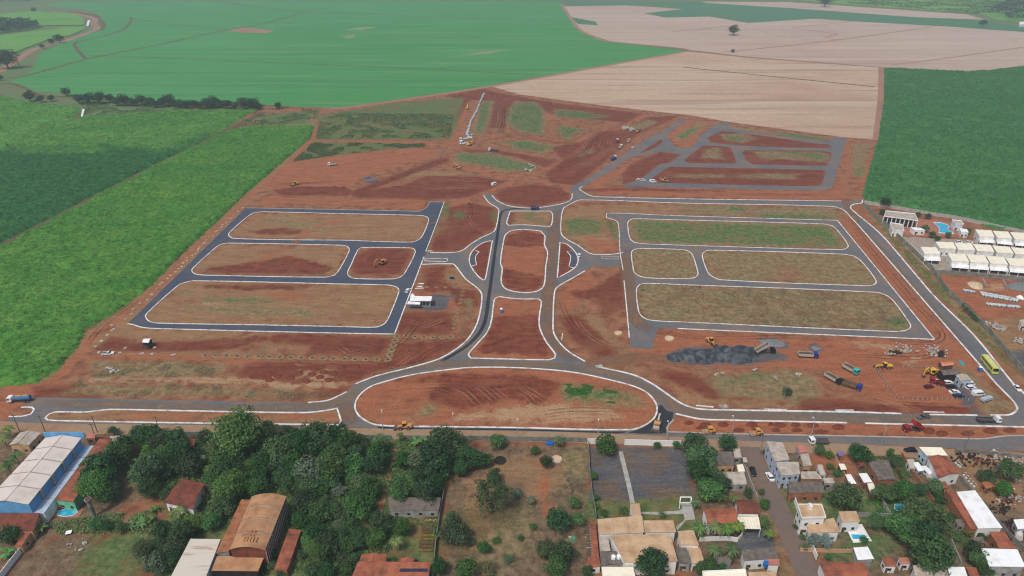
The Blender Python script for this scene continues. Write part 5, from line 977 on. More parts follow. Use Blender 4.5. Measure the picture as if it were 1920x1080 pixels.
for i in range(8):
    a0, b0 = gp(750+6.6*i, 1066.5, 5.05), gp(755.6+6.6*i, 1066.5, 5.05); a1, b1 = gp(749+6.6*i, 1072, 4.85), gp(754.8+6.6*i, 1072, 4.85); l0 = Vector(ho.location)
    mb = MB(); slab(mb, [a0-l0+Vector((0, 0, .15)), b0-l0+Vector((0, 0, .15)), b1-l0+Vector((0, 0, .12)), a1-l0+Vector((0, 0, .12))], .08); mb.build('solar_panel', paint('solar_cell', S(44, 58, 84), S(34, 44, 66), .25), ho)
building('house', 'clay tiled rear wing left of the solar panel house', [(677, 1040), (725, 1040), (722, 1055), (673, 1055)], 4.4, M_terra, M_wwall, 'gable', .7, 1, 'v', .2, ((0, 0), (0, 0)), door=False)
building('house', 'small clay tiled rear wing near the vegetable beds', [(752, 1047), (778, 1047), (775, 1056), (748, 1056)], 4.4, M_terra, M_wwall, 'gable', .6, 1, 'v', .2, ((0, 0), (0, 0)), door=False)
# --- lower centre: beige complex
building('house', 'beige roof wing beside the dark gravel yard, leftmost', [(1120, 975), (1204, 968), (1208, 999), (1123, 1002)], 5.0, M_beiger, M_wwall, 'mono', .6, 3, 'h', .25, ((0, 0), (0, 0)), gap=.012, door=False)
building('porch', 'narrow beige roofed porch at the end of the concrete path', [(1181, 944), (1199, 944), (1204, 975), (1190, 975)], 4.0, M_beiger, M_wwall, 'flat', 0, 2, 'v', .2, ((0, 0), (1, 1)), cat='porch')
building('house', 'beige roof wing facing the small lawn', [(1206, 977), (1262, 977), (1268, 998), (1209, 998)], 5.0, M_beiger, M_wwall, 'mono', .5, 1, 'v', .25, ((0, 0), (2, 1)), door=False)
building('house', 'largest beige roofed hall of the lower centre complex', [(1145, 1006), (1256, 1003), (1271, 1053), (1171, 1055)], 5.6, M_beiger, M_wwall, 'mono', .8, 4, 'h', .25, ((3, 1), (2, 1)), gap=.006)
building('house', 'beige roofed annex right of the large beige hall', [(1271, 997), (1300, 995), (1311, 1023), (1277, 1021)], 5.0, M_beiger, M_wwall, 'mono', .5, 1, 'v', .2, ((2, 1), (1, 1)))
building('shed', 'light grey sheet roof left of the large beige hall', [(1123, 1008), (1140, 1008), (1145, 1033), (1125, 1034)], 4.0, M_greyl, M_gwall, 'mono', .3, 2, 'v', .2, ((0, 0), (0, 0)), door=False, cat='shed')
ga = building('shed', 'grey patched roof with white water tanks beside the beige hall', [(1125, 1037), (1165, 1032), (1170, 1057), (1127, 1060)], 3.6, M_greyr, M_gwall, 'flat', 0, 3, 'h', .2, ((0, 0), (0, 0)), door=False, cat='shed')
building('shed', 'dark grey roof at the right end of the beige complex', [(1265, 1027), (1287, 1028), (1295, 1057), (1274, 1056)], 3.6, M_greyr, M_gwall, 'mono', .4, 2, 'v', .2, ((1, 1), (0, 0)), cat='shed')
building('shed', 'small beige roof beside the dark grey roof', [(1290, 1027), (1312, 1026), (1321, 1054), (1298, 1057)], 3.6, M_beiger, M_wwall, 'mono', .4, 1, 'v', .2, ((1, 1), (1, 1)), cat='shed')
building('house', 'white flat roofed house at the bottom edge below the beige hall', [(1128, 1063), (1187, 1063), (1196, 1100), (1132, 1100)], 4.2, M_cream, M_wwall, 'flat', 0, 1, 'v', .25, ((1, 1), (1, 1)))
building('shed', 'long bright clay tiled strip left of the beige complex', [(1106, 981), (1117, 979), (1123, 1042), (1111, 1043)], 3.0, M_terra, M_wwall, 'mono', .3, 2, 'v', .15, ((0, 0), (0, 0)), door=False, cat='shed')
building('shed', 'square clay tiled roof below the long clay strip', [(1102, 1045), (1123, 1043), (1127, 1062), (1100, 1065)], 3.0, M_terra, M_wwall, 'mono', .4, 1, 'v', .2, ((1, 1), (1, 1)), cat='shed')
c0 = gp(1102, 1010); pg = empty('pergola', c0, 0, 'dark timber slatted pergola left of the long clay strip', 'pergola')
for i in range(11):
    a, b = gp(1096+.45*i, 990+5.0*i, 2.6)-c0, gp(1108+.45*i, 989+5.0*i, 2.6)-c0; MB().bar(a, b, .35, .15).build('slat', M_wood, pg)
for q in ((1097, 989), (1107, 988), (1101, 1041), (1112, 1040)):
    p = gp(q[0], q[1], 2.5)-c0; MB().box((p.x, p.y, 1.25), (.18, .18, 2.5)).build('post', M_wood, pg)
# --- houses left of the side street
building('house', 'clay tiled house behind a row of four palms', [(1317, 953), (1378, 952), (1383, 981), (1327, 984)], 4.6, M_terra, M_wwall, 'gable', 1.1, 1, 'h', .35, ((3, 1), (1, 1)))
building('house', 'clay tiled house at the street beside three palms', [(1378, 938), (1417, 938), (1425, 964), (1383, 963)], 5.0, M_terrad, M_wwall, 'arch', .9, 1, 'h', .3, ((3, 1), (1, 1)))
cp = gp(1405, 985); cpt = empty('carport', cp, 0, 'beige ribbed carport roof beside the side street', 'carport')
q4 = [gp(a, b, 3.6)-cp for a, b in ((1381, 970), (1423, 969), (1427, 992), (1392, 991))]
for i in range(7):
    a, b = i/7, (i+1)/7-.012; mb = MB(); slab(mb, [lerp(q4[0], q4[1], a), lerp(q4[0], q4[1], b), lerp(q4[3], q4[2], b), lerp(q4[3], q4[2], a)], .1); mb.build('roof_panel', M_cream, cpt)
for p in q4: MB().box((p.x*.95, p.y*.95, 1.75), (.16, .16, 3.5)).build('post', M_wwall, cpt)
building('house', 'grey sheet roofed house at the bottom of the side street', [(1390, 1032), (1453, 1028), (1459, 1047), (1395, 1052)], 4.0, M_greyr, M_wwall, 'mono', .5, 3, 'h', .2, ((3, 1), (0, 0)))
building('house', 'small white walled block with blue tank by the street', [(1441, 1048), (1461, 1048), (1462, 1060), (1440, 1060)], 4.6, M_pinkr, M_wwall, 'flat', 0, 1, 'v', .2, ((1, 1), (0, 0)))
building('house', 'white parapet house at the bottom edge, left of the street', [(1317, 1073), (1397, 1069), (1402, 1100), (1320, 1100)], 4.2, M_cream, M_wwall, 'flat', 0, 2, 'h', .2, ((0, 0), (0, 0)), parapet=M_wwall)
building('house', 'beige and pink roofed house at the bottom edge by the street', [(1403, 1074), (1454, 1072), (1460, 1100), (1406, 1100)], 4.0, M_beiger, M_wwall, 'mono', .4, 2, 'h', .2, ((0, 0), (0, 0)))
building('house', 'grey roofed house with white front above the black car', [(1340, 848), (1373, 848), (1378, 872), (1337, 872)], 4.0, M_greyr, M_peach, 'mono', .5, 2, 'h', .2, ((3, 1), (1, 1)))
building('shed', 'little grey concrete block at the street corner', [(1375, 840), (1387, 840), (1391, 858), (1376, 858)], 3.0, M_greyl, M_gwall, 'flat', 0, 1, 'v', .2, ((1, 1), (1, 1)), cat='shed')
building('shed', 'flat grey slab roof above the side street palms', [(1352, 886), (1395, 884), (1401, 908), (1362, 910)], 3.0, M_greyl, M_gwall, 'flat', 0, 3, 'h', .2, ((2, 1), (0, 0)), cat='shed')
# --- houses right of the side street
building('house', 'tall grey white corner house at the top of the side street', [(1437, 828), (1467, 830), (1481, 862), (1452, 865)], 6.2, M_greyl, M_bluel, 'mono', .4, 1, 'v', .15, ((2, 2), (2, 2)))
building('house', 'wide grey white house below the corner house', [(1454, 867), (1497, 867), (1500, 889), (1465, 892)], 6.0, M_greyl, M_bluel, 'mono', .4, 2, 'h', .15, ((3, 2), (2, 2)))
building('house', 'low house with stained concrete roof beside the wide grey house', [(1501, 884), (1529, 884), (1543, 898), (1502, 898)], 4.6, M_greyl, M_brick, 'flat', 0, 2, 'h', .15, ((3, 1), (0, 0)))
building('house', 'narrow red roofed house at the southern road', [(1493, 836), (1507, 835), (1516, 848), (1498, 849)], 3.6, M_pinkr, M_gwall, 'mono', .4, 1, 'v', .15, ((0, 0), (1, 1)))
building('house', 'narrow beige flat roofed house behind the narrow red roof', [(1500, 852), (1516, 850), (1522, 873), (1506, 874)], 4.0, M_greyl, M_peach, 'flat', 0, 1, 'v', .15, ((1, 1), (1, 1)))
building('house', 'brick house with patched grey and white roof sheets', [(1478, 904), (1541, 904), (1545, 924), (1479, 924)], 4.2, M_greyr, M_brick, 'mono', .5, 4, 'h', .2, ((3, 1), (1, 1)))
building('shed', 'small grey shed right of the patched brick house', [(1543, 896), (1561, 896), (1565, 906), (1545, 906)], 3.0, M_greyl, M_gwall, 'flat', 0, 1, 'v', .15, ((1, 1), (1, 1)), cat='shed')
hb = building('house', 'two storey white house with peach roof and chimney', [(1495, 947), (1540, 947), (1548, 971), (1503, 972)], 7.2, M_beiger, M_wwall, 'mono', .4, 4, 'h', .2, ((2, 2), (2, 2)), parapet=M_wwall)
p = gp(1519, 950, 8)-Vector(hb.location); MB().box((p.x, p.y, 8.0), (1.0, 1.6, 1.6)).build('chimney', M_wwall, hb)
building('house', 'tan roofed front wing of the two storey white house', [(1512, 983), (1563, 972), (1575, 998), (1515, 999)], 4.2, M_beiger, M_wwall, 'mono', .5, 3, 'h', .25, ((3, 1), (1, 1)))
building('house', 'tan roofed pool house beside the white terrace', [(1572, 960), (1605, 959), (1613, 978), (1579, 979)], 4.6, M_beiger, M_wwall, 'mono', .4, 2, 'h', .2, ((2, 1), (1, 1)))
building('carport', 'white flat carport below the white terrace', [(1600, 1027), (1627, 1025), (1639, 1048), (1608, 1050)], 3.2, M_whiter, M_gwall, 'flat', 0, 2, 'v', .25, ((0, 0), (0, 0)), door=False, cat='carport')
building('house', 'bright clay tiled house at the bottom right of the street', [(1535, 1053), (1621, 1054), (1632, 1098), (1550, 1098)], 4.2, M_terra, M_wwall, 'gable', .9, 1, 'h', .3, ((0, 0), (0, 0)))
building('shed', 'small clay tiled roof right of the white carport', [(1653, 1047), (1673, 1047), (1682, 1062), (1660, 1062)], 3.0, M_terra, M_wwall, 'mono', .4, 1, 'v', .2, ((1, 1), (1, 1)), cat='shed')
building('house', 'pale grey flat roof at the bottom edge under the big tree', [(1712, 1060), (1773, 1060), (1784, 1098), (1718, 1098)], 4.2, M_greyl, M_wwall, 'flat', 0, 2, 'h', .2, ((0, 0), (0, 0)))
building('house', 'white flat roof at the bottom edge right of the big tree', [(1776, 1063), (1808, 1063), (1820, 1098), (1786, 1098)], 4.0, M_whiter, M_wwall, 'flat', 0, 1, 'v', .2, ((0, 0), (0, 0)))
building('shed', 'small clay roof at the bottom edge beside the white flat roof', [(1811, 1064), (1830, 1065), (1840, 1092), (1822, 1092)], 3.4, M_terra, M_brick, 'mono', .4, 1, 'v', .2, ((0, 0), (0, 0)), cat='shed')
building('house', 'long clay tiled strip joined to a white roof at right', [(1772, 918), (1792, 922), (1833, 992), (1820, 992)], 4.0, M_terra, M_brick, 'mono', .3, 2, 'v', .2, ((1, 1), (0, 0)))
building('shed', 'long white roofed workshop beside the scrap yard', [(1793, 923), (1828, 920), (1880, 990), (1834, 991)], 4.2, M_whiter, M_wwall, 'mono', .3, 3, 'v', .2, ((2, 1), (2, 1)), cat='shed')
building('shed', 'clay tiled shed below the long white workshop', [(1855, 998), (1883, 998), (1905, 1030), (1873, 1028)], 3.6, M_terra, M_brick, 'mono', .4, 1, 'v', .2, ((1, 1), (1, 1)), cat='shed')
building('shed', 'big white roofed hall in the lower right corner', [(1839, 1029), (1907, 1031), (1923, 1063), (1855, 1062)], 5.0, M_whiter, M_gwall, 'mono', .4, 2, 'h', .2, ((3, 1), (1, 1)), cat='shed')
building('house', 'beige roofed front of the orange house at the southern road', [(1723, 839), (1765, 840), (1777, 854), (1737, 854)], 4.6, M_cream, M_bluel, 'mono', .5, 1, 'v', .2, ((0, 0), (2, 1)))
building('house', 'orange clay tiled house beside the scrap yard', [(1740, 856), (1775, 856), (1801, 888), (1760, 897)], 4.6, M_terra, M_wwall, 'gable', .8, 1, 'v', .2, ((2, 1), (3, 1)))
building('shed', 'wide grey brown double roof shed at lower right', [(1628, 867), (1665, 862), (1680, 900), (1648, 901)], 4.0, M_greyr, M_brick, 'gable', .4, 1, 'v', .2, ((1, 1), (1, 1)), cat='shed')
building('shed', 'little white roof in the brown yard, left of three', [(1585, 890), (1595, 889), (1606, 907), (1592, 907)], 2.6, M_whiter, M_brick, 'flat', 0, 1, 'v', .15, ((0, 0), (1, 1)), cat='shed')
building('shed', 'little white roof in the brown yard, middle of three', [(1610, 888), (1625, 887), (1636, 904), (1620, 905)], 3.0, M_whiter, M_brick, 'flat', 0, 1, 'v', .15, ((0, 0), (1, 1)), cat='shed')
building('shed', 'little white roof in the brown yard, lowest of three', [(1626, 907), (1637, 905), (1645, 924), (1632, 926)], 3.0, M_cream, M_brick, 'flat', 0, 1, 'v', .15, ((0, 0), (1, 1)), cat='shed')
building('shed', 'tan sheet roof leaning by the brown yard path', [(1572, 870), (1583, 870), (1588, 880), (1577, 881)], 2.4, M_cream, M_wood, 'mono', .2, 1, 'v', .1, ((0, 0), (0, 0)), cat='shed', door=False)
building('shed', 'tiny purple roofed hut in the brown yard', [(1570, 847), (1580, 846), (1583, 854), (1573, 855)], 2.4, paint('purple_roof', S(128, 112, 168)), M_brick, 'flat', 0, 1, 'v', .1, ((0, 0), (1, 1)), cat='hut')
# --- white condominium on the right
ROWN = {1: 'front', 2: 'middle', 3: 'back'}
def condo(row, i, q, port):
    px = ZE(q); b = building('condo_house', f'cream roofed white row house, {ORD[i]} from left in the {ROWN[row]} row', px, 4.9, M_cream, M_wwall, 'mono', .5, 1, 'v', .12, ((3, 1), (0, 0), (1, 1)), 'white condominium row houses')
    if port:
        l0 = Vector(b.location); D, C = [gp(a, c, 2.7)-l0 for a, c in ZE(port[:2])]; E_, F_ = [gp(a, c, 2.6)-l0 for a, c in ZE(port[2:])]
        a_, b_ = [gp(a, c, 4.9)-l0 for a, c in (px[3], px[2])]; a_, b_ = lerp(a_, b_, .06), lerp(a_, b_, .94); mb = MB(); wall_rect(mb, a_+Vector((0, .3, 0)), b_+Vector((0, .3, 0)), 0, 1, .05, 2.3, Vector((0, -1, 0)), .35); mb.build('carport_shade_panel', M_dark, b)  # dark panel on the front wall paints the shade under the carport
        mb = MB(); slab(mb, [D, C, F_, E_], .12); cp_ = mb.build('carport_roof', M_whiter, b)
        for t in (0.03, .5, .97):
            p = lerp(E_, F_, t); MB().box((p.x, p.y+.2, 1.25), (.22, .22, 2.46)).build('post', M_wwall, cp_)
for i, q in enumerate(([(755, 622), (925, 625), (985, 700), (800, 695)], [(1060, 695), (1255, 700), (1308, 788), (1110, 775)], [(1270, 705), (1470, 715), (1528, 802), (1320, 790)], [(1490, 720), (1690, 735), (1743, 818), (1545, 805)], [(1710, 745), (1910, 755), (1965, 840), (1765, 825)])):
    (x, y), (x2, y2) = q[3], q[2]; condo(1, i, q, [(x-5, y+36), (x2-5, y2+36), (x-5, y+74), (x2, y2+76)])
for i, q in enumerate(([(920, 562), (1120, 570), (1163, 640), (975, 632)], [(1135, 575), (1330, 585), (1373, 660), (1180, 650)], [(1345, 590), (1545, 600), (1588, 675), (1395, 665)], [(1560, 605), (1755, 620), (1808, 695), (1615, 680)], [(1770, 625), (1960, 640), (2010, 712), (1825, 700)])): condo(2, i, q, None)
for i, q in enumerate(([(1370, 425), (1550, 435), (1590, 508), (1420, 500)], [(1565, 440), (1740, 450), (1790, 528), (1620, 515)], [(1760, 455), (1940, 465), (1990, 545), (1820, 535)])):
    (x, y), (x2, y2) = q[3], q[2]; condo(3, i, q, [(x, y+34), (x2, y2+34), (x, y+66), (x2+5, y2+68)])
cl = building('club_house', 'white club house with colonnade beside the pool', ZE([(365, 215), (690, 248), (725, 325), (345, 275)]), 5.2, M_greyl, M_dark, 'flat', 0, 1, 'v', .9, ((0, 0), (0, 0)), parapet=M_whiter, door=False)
l0 = Vector(cl.location); a, b, c = [gp(x, y, 5.0)-l0 for x, y in ZE([(345, 275), (725, 325), (690, 248)])]
for i in range(9):
    p = lerp(a, b, i/8); MB().box((p.x, p.y, 2.5), (.45, .45, 5.0)).build('column', M_whiter, cl)
building('gate_house', 'plain white block in front of the club house', ZE([(410, 348), (545, 368), (570, 440), (440, 430)]), 4.2, M_greyl, M_wwall, 'flat', 0, 1, 'v', .1, ((1, 1), (1, 1)), parapet=M_whiter)
building('gate_house', 'low white gate house right of the plain white block', ZE([(640, 395), (760, 405), (815, 432), (690, 432)]), 3.2, M_whiter, M_wwall, 'flat', 0, 1, 'v', .2, ((2, 1), (0, 0)))
building('pavilion', 'white pavilion right of the condominium pool, upper', ZE([(1110, 315), (1215, 330), (1240, 365), (1150, 365)]), 4.4, M_greyl, M_wwall, 'flat', 0, 1, 'v', .15, ((2, 1), (0, 0)), parapet=M_whiter, cat='pavilion')
building('pavilion', 'white pavilion right of the condominium pool, lower', ZE([(1190, 405), (1280, 420), (1300, 455), (1215, 455)]), 3.6, M_whiter, M_wwall, 'flat', 0, 1, 'v', .15, ((2, 1), (0, 0)), cat='pavilion')
M_pave = paint('terracotta_paving', S(172, 116, 96), S(146, 98, 80), .9, .5, world=True); M_cpave = paint('condo_paving', S(166, 152, 138), S(142, 128, 116), .9, .3, world=True)
M_water = paint('pool_water', S(40, 160, 200), S(80, 190, 215), .08, .6, world=True)
sheet('paving', M_cpave, W(ZE([(480, 500), (1300, 540), (2010, 620), (2010, 1000), (1050, 900), (850, 880)])), label='pale paved lanes between the white row houses', cat='paving')
sheet('terrace', M_pave, W(ZE([(560, 300), (880, 310), (1110, 350), (1190, 470), (1130, 500), (820, 500), (560, 470)])), label='reddish terrace around the condominium pool', cat='terrace')
def pool(name, label, outer, water, steps=0):
    P = catmull(W(outer), True, 4, 80); c = sum(P, Vector())/len(P); root = empty(name, (c.x, c.y, 0), 0, label, 'pool')
    loc = [(p.x-c.x, p.y-c.y) for p in P]; k = [(x*.93, y*.93) for x, y in loc]; n = len(loc)
    mb = MB().add([(x, y, .22) for x, y in loc]+[(x, y, .22) for x, y in k]+[(x, y, 0) for x, y in loc]+[(x, y, .08) for x, y in k], [(i, (i+1) % n, (i+1) % n+n, i+n) for i in range(n)]+[(i+2*n, (i+1) % n+2*n, (i+1) % n, i) for i in range(n)]+[(i+n, (i+1) % n+n, (i+1) % n+3*n, i+3*n) for i in range(n)]); mb.build('coping', M_whiter, root)
    MB().add([(x, y, .14) for x, y in k], [tuple(range(n))]).build('water', M_water, root)
pool('pool', 'large curved blue pool of the condominium', ZE([(900, 345), (1000, 350), (1080, 385), (1060, 425), (1120, 450), (1110, 475), (960, 460), (960, 400)]), None)
pool('pool', 'oval turquoise pool beside the mint walled house', ZS(0, 900)([(640, 400), (660, 350), (740, 328), (870, 330), (875, 370), (820, 405), (700, 412)]), None)
sheet('terrace', M_pave, W(ZS(0, 900)([(640, 290), (880, 285), (940, 330), (880, 420), (580, 420)])), label='tan terrace around the oval turquoise pool', cat='terrace')
sheet('terrace', M_wwall, W([(1583, 983), (1616, 983), (1635, 1015), (1600, 1018)]), label='white terrace around the rectangular pool', cat='terrace')
pool('pool', 'rectangular turquoise pool on the white terrace', [(1594, 1002), (1622, 1003), (1627, 1011), (1598, 1012)], None)
sheet('terrace', M_conc, W(ZS(1000, 880)([(1210, 480), (1390, 478), (1640, 465), (1680, 440), (1650, 390), (1790, 390), (1820, 565), (1720, 570), (1620, 690), (1600, 650), (1700, 570), (1690, 500), (1400, 512), (1210, 500)])), label='pale garden walk beside the beige complex', cat='path')
c0 = gp(1286, 938); gz = empty('arbour', c0, 0, 'small white garden arbour at the edge of the gravel yard', 'arbour')
cs = [gp(a, b, 2.6)-c0 for a, b in ((1276, 932), (1296, 932), (1297, 943), (1275, 943))]
for i in range(4): MB().bar(cs[i], cs[(i+1) % 4], .3, .2).build('beam', M_whiter, gz); MB().box((cs[i].x, cs[i].y, 1.25), (.25, .25, 2.5)).build('post', M_whiter, gz)
# --- site office and hut
of = gp(790, 570); oo = empty('site_office', of, 0, 'long white roofed site office beside the left street', 'office')
def gq(pts, h): return [gp(a, b, h)-of for a, b in pts]
for nm, pts, h, mt, th in (('roof', ZG([(800, 660), (830, 690), (1022, 692), (1010, 745), (770, 742), (780, 672)]), 4.0, M_whiter, .2),):
    q = gq(pts, h); MB().prism([p.xy for p in q], h-.2, h).build('roof', mt, oo)
q = gq(ZG([(755, 745), (890, 760), (885, 785), (740, 780)]), 3.2); MB().prism([p.xy for p in q][::-1], 3.05, 3.2).build('canopy', M_whiter, oo)
q = gq(ZG([(800, 690), (1005, 700), (1000, 740), (780, 738)]), 3.7); wl = MB().prism([p.xy for p in q][::-1], 0, 3.78).build('wall', M_gwall, oo)
a, b = q[3], q[2]
for i in range(5):
    mb = MB(); wall_rect(mb, a, b, .08+.18*i, .2+.18*i, .9, 2.6, Vector(((b-a).y, -(b-a).x, 0)).normalized(), .08); mb.build('window', M_glass, wl)
hl = building('hut', 'small dark hut with white curved roof by the left cane', ZJ([(665, 450), (745, 448), (715, 495), (640, 492)]), 3.4, M_whiter, M_dark, 'arch', .5, 1, 'h', .1, ((1, 1), (1, 1)), cat='hut')
building('shed', 'grey dome roofed open shed in the fenced yard', ZD([(950, 565), (1170, 555), (1200, 610), (1010, 622)]), 3.4, M_greyr, M_dark, 'arch', .8, 1, 'h', .2, ((0, 0), (0, 0)), door=False, cat='shed')
building('shed', 'light grey roofed shed beside the parked vans', ZD([(1150, 620), (1275, 610), (1335, 680), (1210, 690)]), 3.4, M_greyl, M_bluel, 'gable', .5, 1, 'v', .2, ((2, 1), (1, 1)), cat='shed')
building('shed', 'orange tarpaulin shelter behind the fenced yard', ZD([(960, 470), (1110, 470), (1130, 505), (1000, 520)]), 2.2, paint('orange_tarp', S(214, 140, 108), S(190, 112, 84), .6), M_wood, 'gable', .6, 1, 'h', .1, ((0, 0), (0, 0)), door=False, cat='shelter')
building('shed', 'grey roofed shed at the right edge above the junk yard', ZF([(1845, 805), (1990, 780), (2000, 860), (1880, 870)]), 3.2, M_greyl, M_wwall, 'mono', .3, 1, 'v', .2, ((1, 1), (0, 0)), cat='shed')
building('house', 'far white farm building at the top right edge', Z(1680, 0, 8, [(1850, 330), (2100, 300), (2100, 350), (1850, 370)]), 5, M_whiter, M_wwall, 'gable', 1, 1, 'h', .2, ((2, 1), (1, 1)))
# --- boundary walls made of panels
def wall_run(label, px, h, mat, panel=3.0, th=.18, posts=True, name='boundary_wall', cap=None):
    P = W(px); c = P[0].copy(); root = empty(name, (c.x, c.y, 0), 0, label, 'wall'); proto = {}
    for a, b in zip(P[:-1], P[1:]):
        L = (b-a).length; n = max(1, round(L/panel)); ln = L/n; rz = math.atan2((b-a).y, (b-a).x)
        key = round(ln, 1)
        if key not in proto: proto[key] = (MB().box((0, 0, h/2), (ln-.06, th, h)).mesh('panel', mat), MB().box((0, 0, h/2+.06), (.24, th+.1, h+.12)).mesh('post', mat))
        for i in range(n):
            p = lerp(a, b, (i+.5)/n)-c; link('panel', proto[key][0], root, (p.x, p.y, 0), rz)
            if posts: p = lerp(a, b, i/n)-c; link('post', proto[key][1], root, (p.x, p.y, 0), rz)
    return root
M_oldwall = paint('stained_panel_wall', S(150, 152, 142), S(108, 110, 100), .9, .35, (.38, .64), world=True, fine=.08)
wall_run('long grey concrete panel wall along the right avenue', [(1618, 386), (1693, 456), (1745, 506), (1767, 537), (1773, 546), (1847, 618), (1925, 710)], 2.8, M_oldwall)
wall_run('pale wall between the condominium and the cane', ZE([(120, 130), (360, 175), (600, 215), (860, 262), (1130, 300), (1500, 380), (1920, 470), (2000, 490)]), 2.4, M_conc)
wall_run('low grey wall below the front row houses', ZE([(870, 915), (1100, 925), (1500, 960), (1920, 1003), (2010, 1012)]), 2.2, M_concd)
wall_run('cream wall at the left end of the front row', ZE([(640, 625), (700, 690), (790, 790)]), 2.6, M_cream)
wall_run('dark wall along the southern verge above the grove', [(325, 817), (430, 818), (560, 820), (680, 823), (735, 824)], 2.0, M_concd); wall_run('dark wall along the southern verge above the bare orchard', [(757, 825), (900, 826), (1030, 828), (1100, 829)], 2.2, M_concd)
wall_run('white wall along the dark gravel yard, short left part', [(1102, 832), (1130, 832)], 2.4, M_wwall); wall_run('white wall along the dark gravel yard, long right part', [(1171, 834), (1280, 837)], 2.6, M_wwall)
wall_run('white boundary wall in the lower left corner', [(63, 1010), (35, 1045), (0, 1090)], 2.4, M_wwall, 2.5); wall_run('dark wall left of the bare orchard', [(833, 925), (825, 970), (818, 1020), (812, 1090)], 2.2, M_concd); wall_run('thin wall between orchard and gravel yard', [(1103, 835), (1105, 880), (1110, 930), (1118, 975)], 2.0, M_concd)
wall_run('white wall on the right of the side street', [(1478, 905), (1490, 945), (1505, 985), (1530, 1050)], 2.2, M_wwall, 2.5); wall_run('pale wall across the palms below the clay tiled house', [(1311, 1015), (1365, 1013), (1382, 1016), (1392, 1005)], 1.8, M_wwall, 2.5); wall_run('blue grey wall beside the tall corner house', [(1438, 848), (1450, 880), (1462, 905)], 2.4, M_bluel, 2.5)
wall_run('tan wall between the brown yard and the long garden', [(1555, 845), (1575, 880), (1592, 915)], 1.8, M_peach, 2.5); wall_run('brick wall right of the long garden', [(1690, 855), (1705, 885), (1722, 905), (1750, 945)], 1.8, M_brick, 2.5); wall_run('low wall behind the scrap yard at the road', [(1790, 848), (1850, 853), (1935, 862)], 1.8, M_concd); wall_run('grey wall in the garden right of the pools', [(1607, 968), (1680, 970)], 1.6, M_gwall, 2.5); wall_run('grey wall at lower right below the big tree', [(1782, 1020), (1800, 1062)], 1.8, M_gwall, 2.5)

# --- more small roofs, walls and yard pieces in the lower right neighbourhood
for lb, q, h, rf, wl in (('small beige lean to beside the black car', [(1381, 872), (1393, 871), (1397, 884), (1384, 885)], 2.8, M_cream, M_peach), ('tiny grey roof behind the corner block', [(1392, 858), (1399, 858), (1402, 866), (1394, 867)], 2.6, M_greyl, M_gwall), ('narrow grey roof between the wide grey house and brown yard', [(1532, 872), (1541, 871), (1549, 890), (1538, 891)], 2.8, M_greyl, M_wwall), ('rusty low roof in the brown yard beside the double shed', [(1607, 860), (1618, 858), (1624, 872), (1612, 874)], 2.6, M_terrad, M_brick), ('grey slab roof beside the brick garden wall', [(1700, 862), (1712, 861), (1720, 876), (1706, 878)], 2.8, M_greyl, M_wwall), ('white porch roof beside the orange clay house', [(1712, 868), (1722, 867), (1733, 882), (1722, 884)], 2.8, M_whiter, M_gwall), ('clay roofed outhouse below the orange clay house', [(1757, 905), (1772, 903), (1780, 914), (1764, 917)], 2.8, M_terra, M_brick), ('grey roofed outhouse in the garden right of the big tree', [(1790, 975), (1803, 974), (1810, 985), (1796, 987)], 2.6, M_greyr, M_gwall), ('dark roofed outhouse above the lower right white hall', [(1822, 1008), (1842, 1007), (1848, 1018), (1828, 1019)], 2.6, M_greyr, M_brick), ('pink roofed outhouse behind the small clay roof at bottom', [(1684, 1046), (1702, 1046), (1708, 1057), (1690, 1058)], 2.8, M_pinkr, M_wwall), ('white porch of the two storey house', [(1548, 985), (1566, 983), (1572, 994), (1554, 996)], 2.8, M_cream, M_wwall), ('long grey roof at the side street below the palm wall', [(1330, 1045), (1368, 1042), (1372, 1053), (1333, 1056)], 3.0, M_greyr, M_gwall), ('white roofed store at the right edge of the scrap yard', [(1900, 975), (1925, 973), (1935, 990), (1908, 992)], 3.2, M_whiter, M_gwall), ('rusty container in the scrap yard', [(1840, 905), (1856, 902), (1866, 912), (1849, 916)], 2.6, M_orr, M_orr), ('grey container beside the scrap yard wall', [(1868, 868), (1886, 868), (1890, 875), (1871, 876)], 2.6, M_greyl, M_gwall)):
    building('outbuilding', lb, q, h, rf, wl, 'mono', .25, 2, 'h', .12, ((1, 1), (1, 1)), cat='outbuilding')
pool('pool', 'small green water pool in the garden above the big tree', [(1677, 946), (1694, 946), (1696, 957), (1678, 958)], None)
wall_run('garden wall left of the small green pool', [(1650, 935), (1662, 958), (1672, 972)], 1.6, M_gwall, 2.5); wall_run('brick wall between orange house garden and brown yard', [(1665, 850), (1680, 880), (1700, 915)], 1.7, M_brick, 2.5); wall_run('wall along the left verge of the side street', [(1392, 870), (1405, 905), (1420, 940)], 1.8, M_gwall, 2.5); wall_run('wall below the lawn of the two storey house', [(1500, 1034), (1560, 1036), (1600, 1036)], 1.5, M_peach, 2.5); wall_run('wall of the scrap yard beside the white workshop', [(1800, 900), (1850, 960), (1885, 1000), (1920, 1035)], 1.8, M_concd, 2.5); wall_run('white front wall beside the long white workshop', [(1762, 915), (1800, 985), (1818, 1000)], 1.6, M_peach, 2.5)
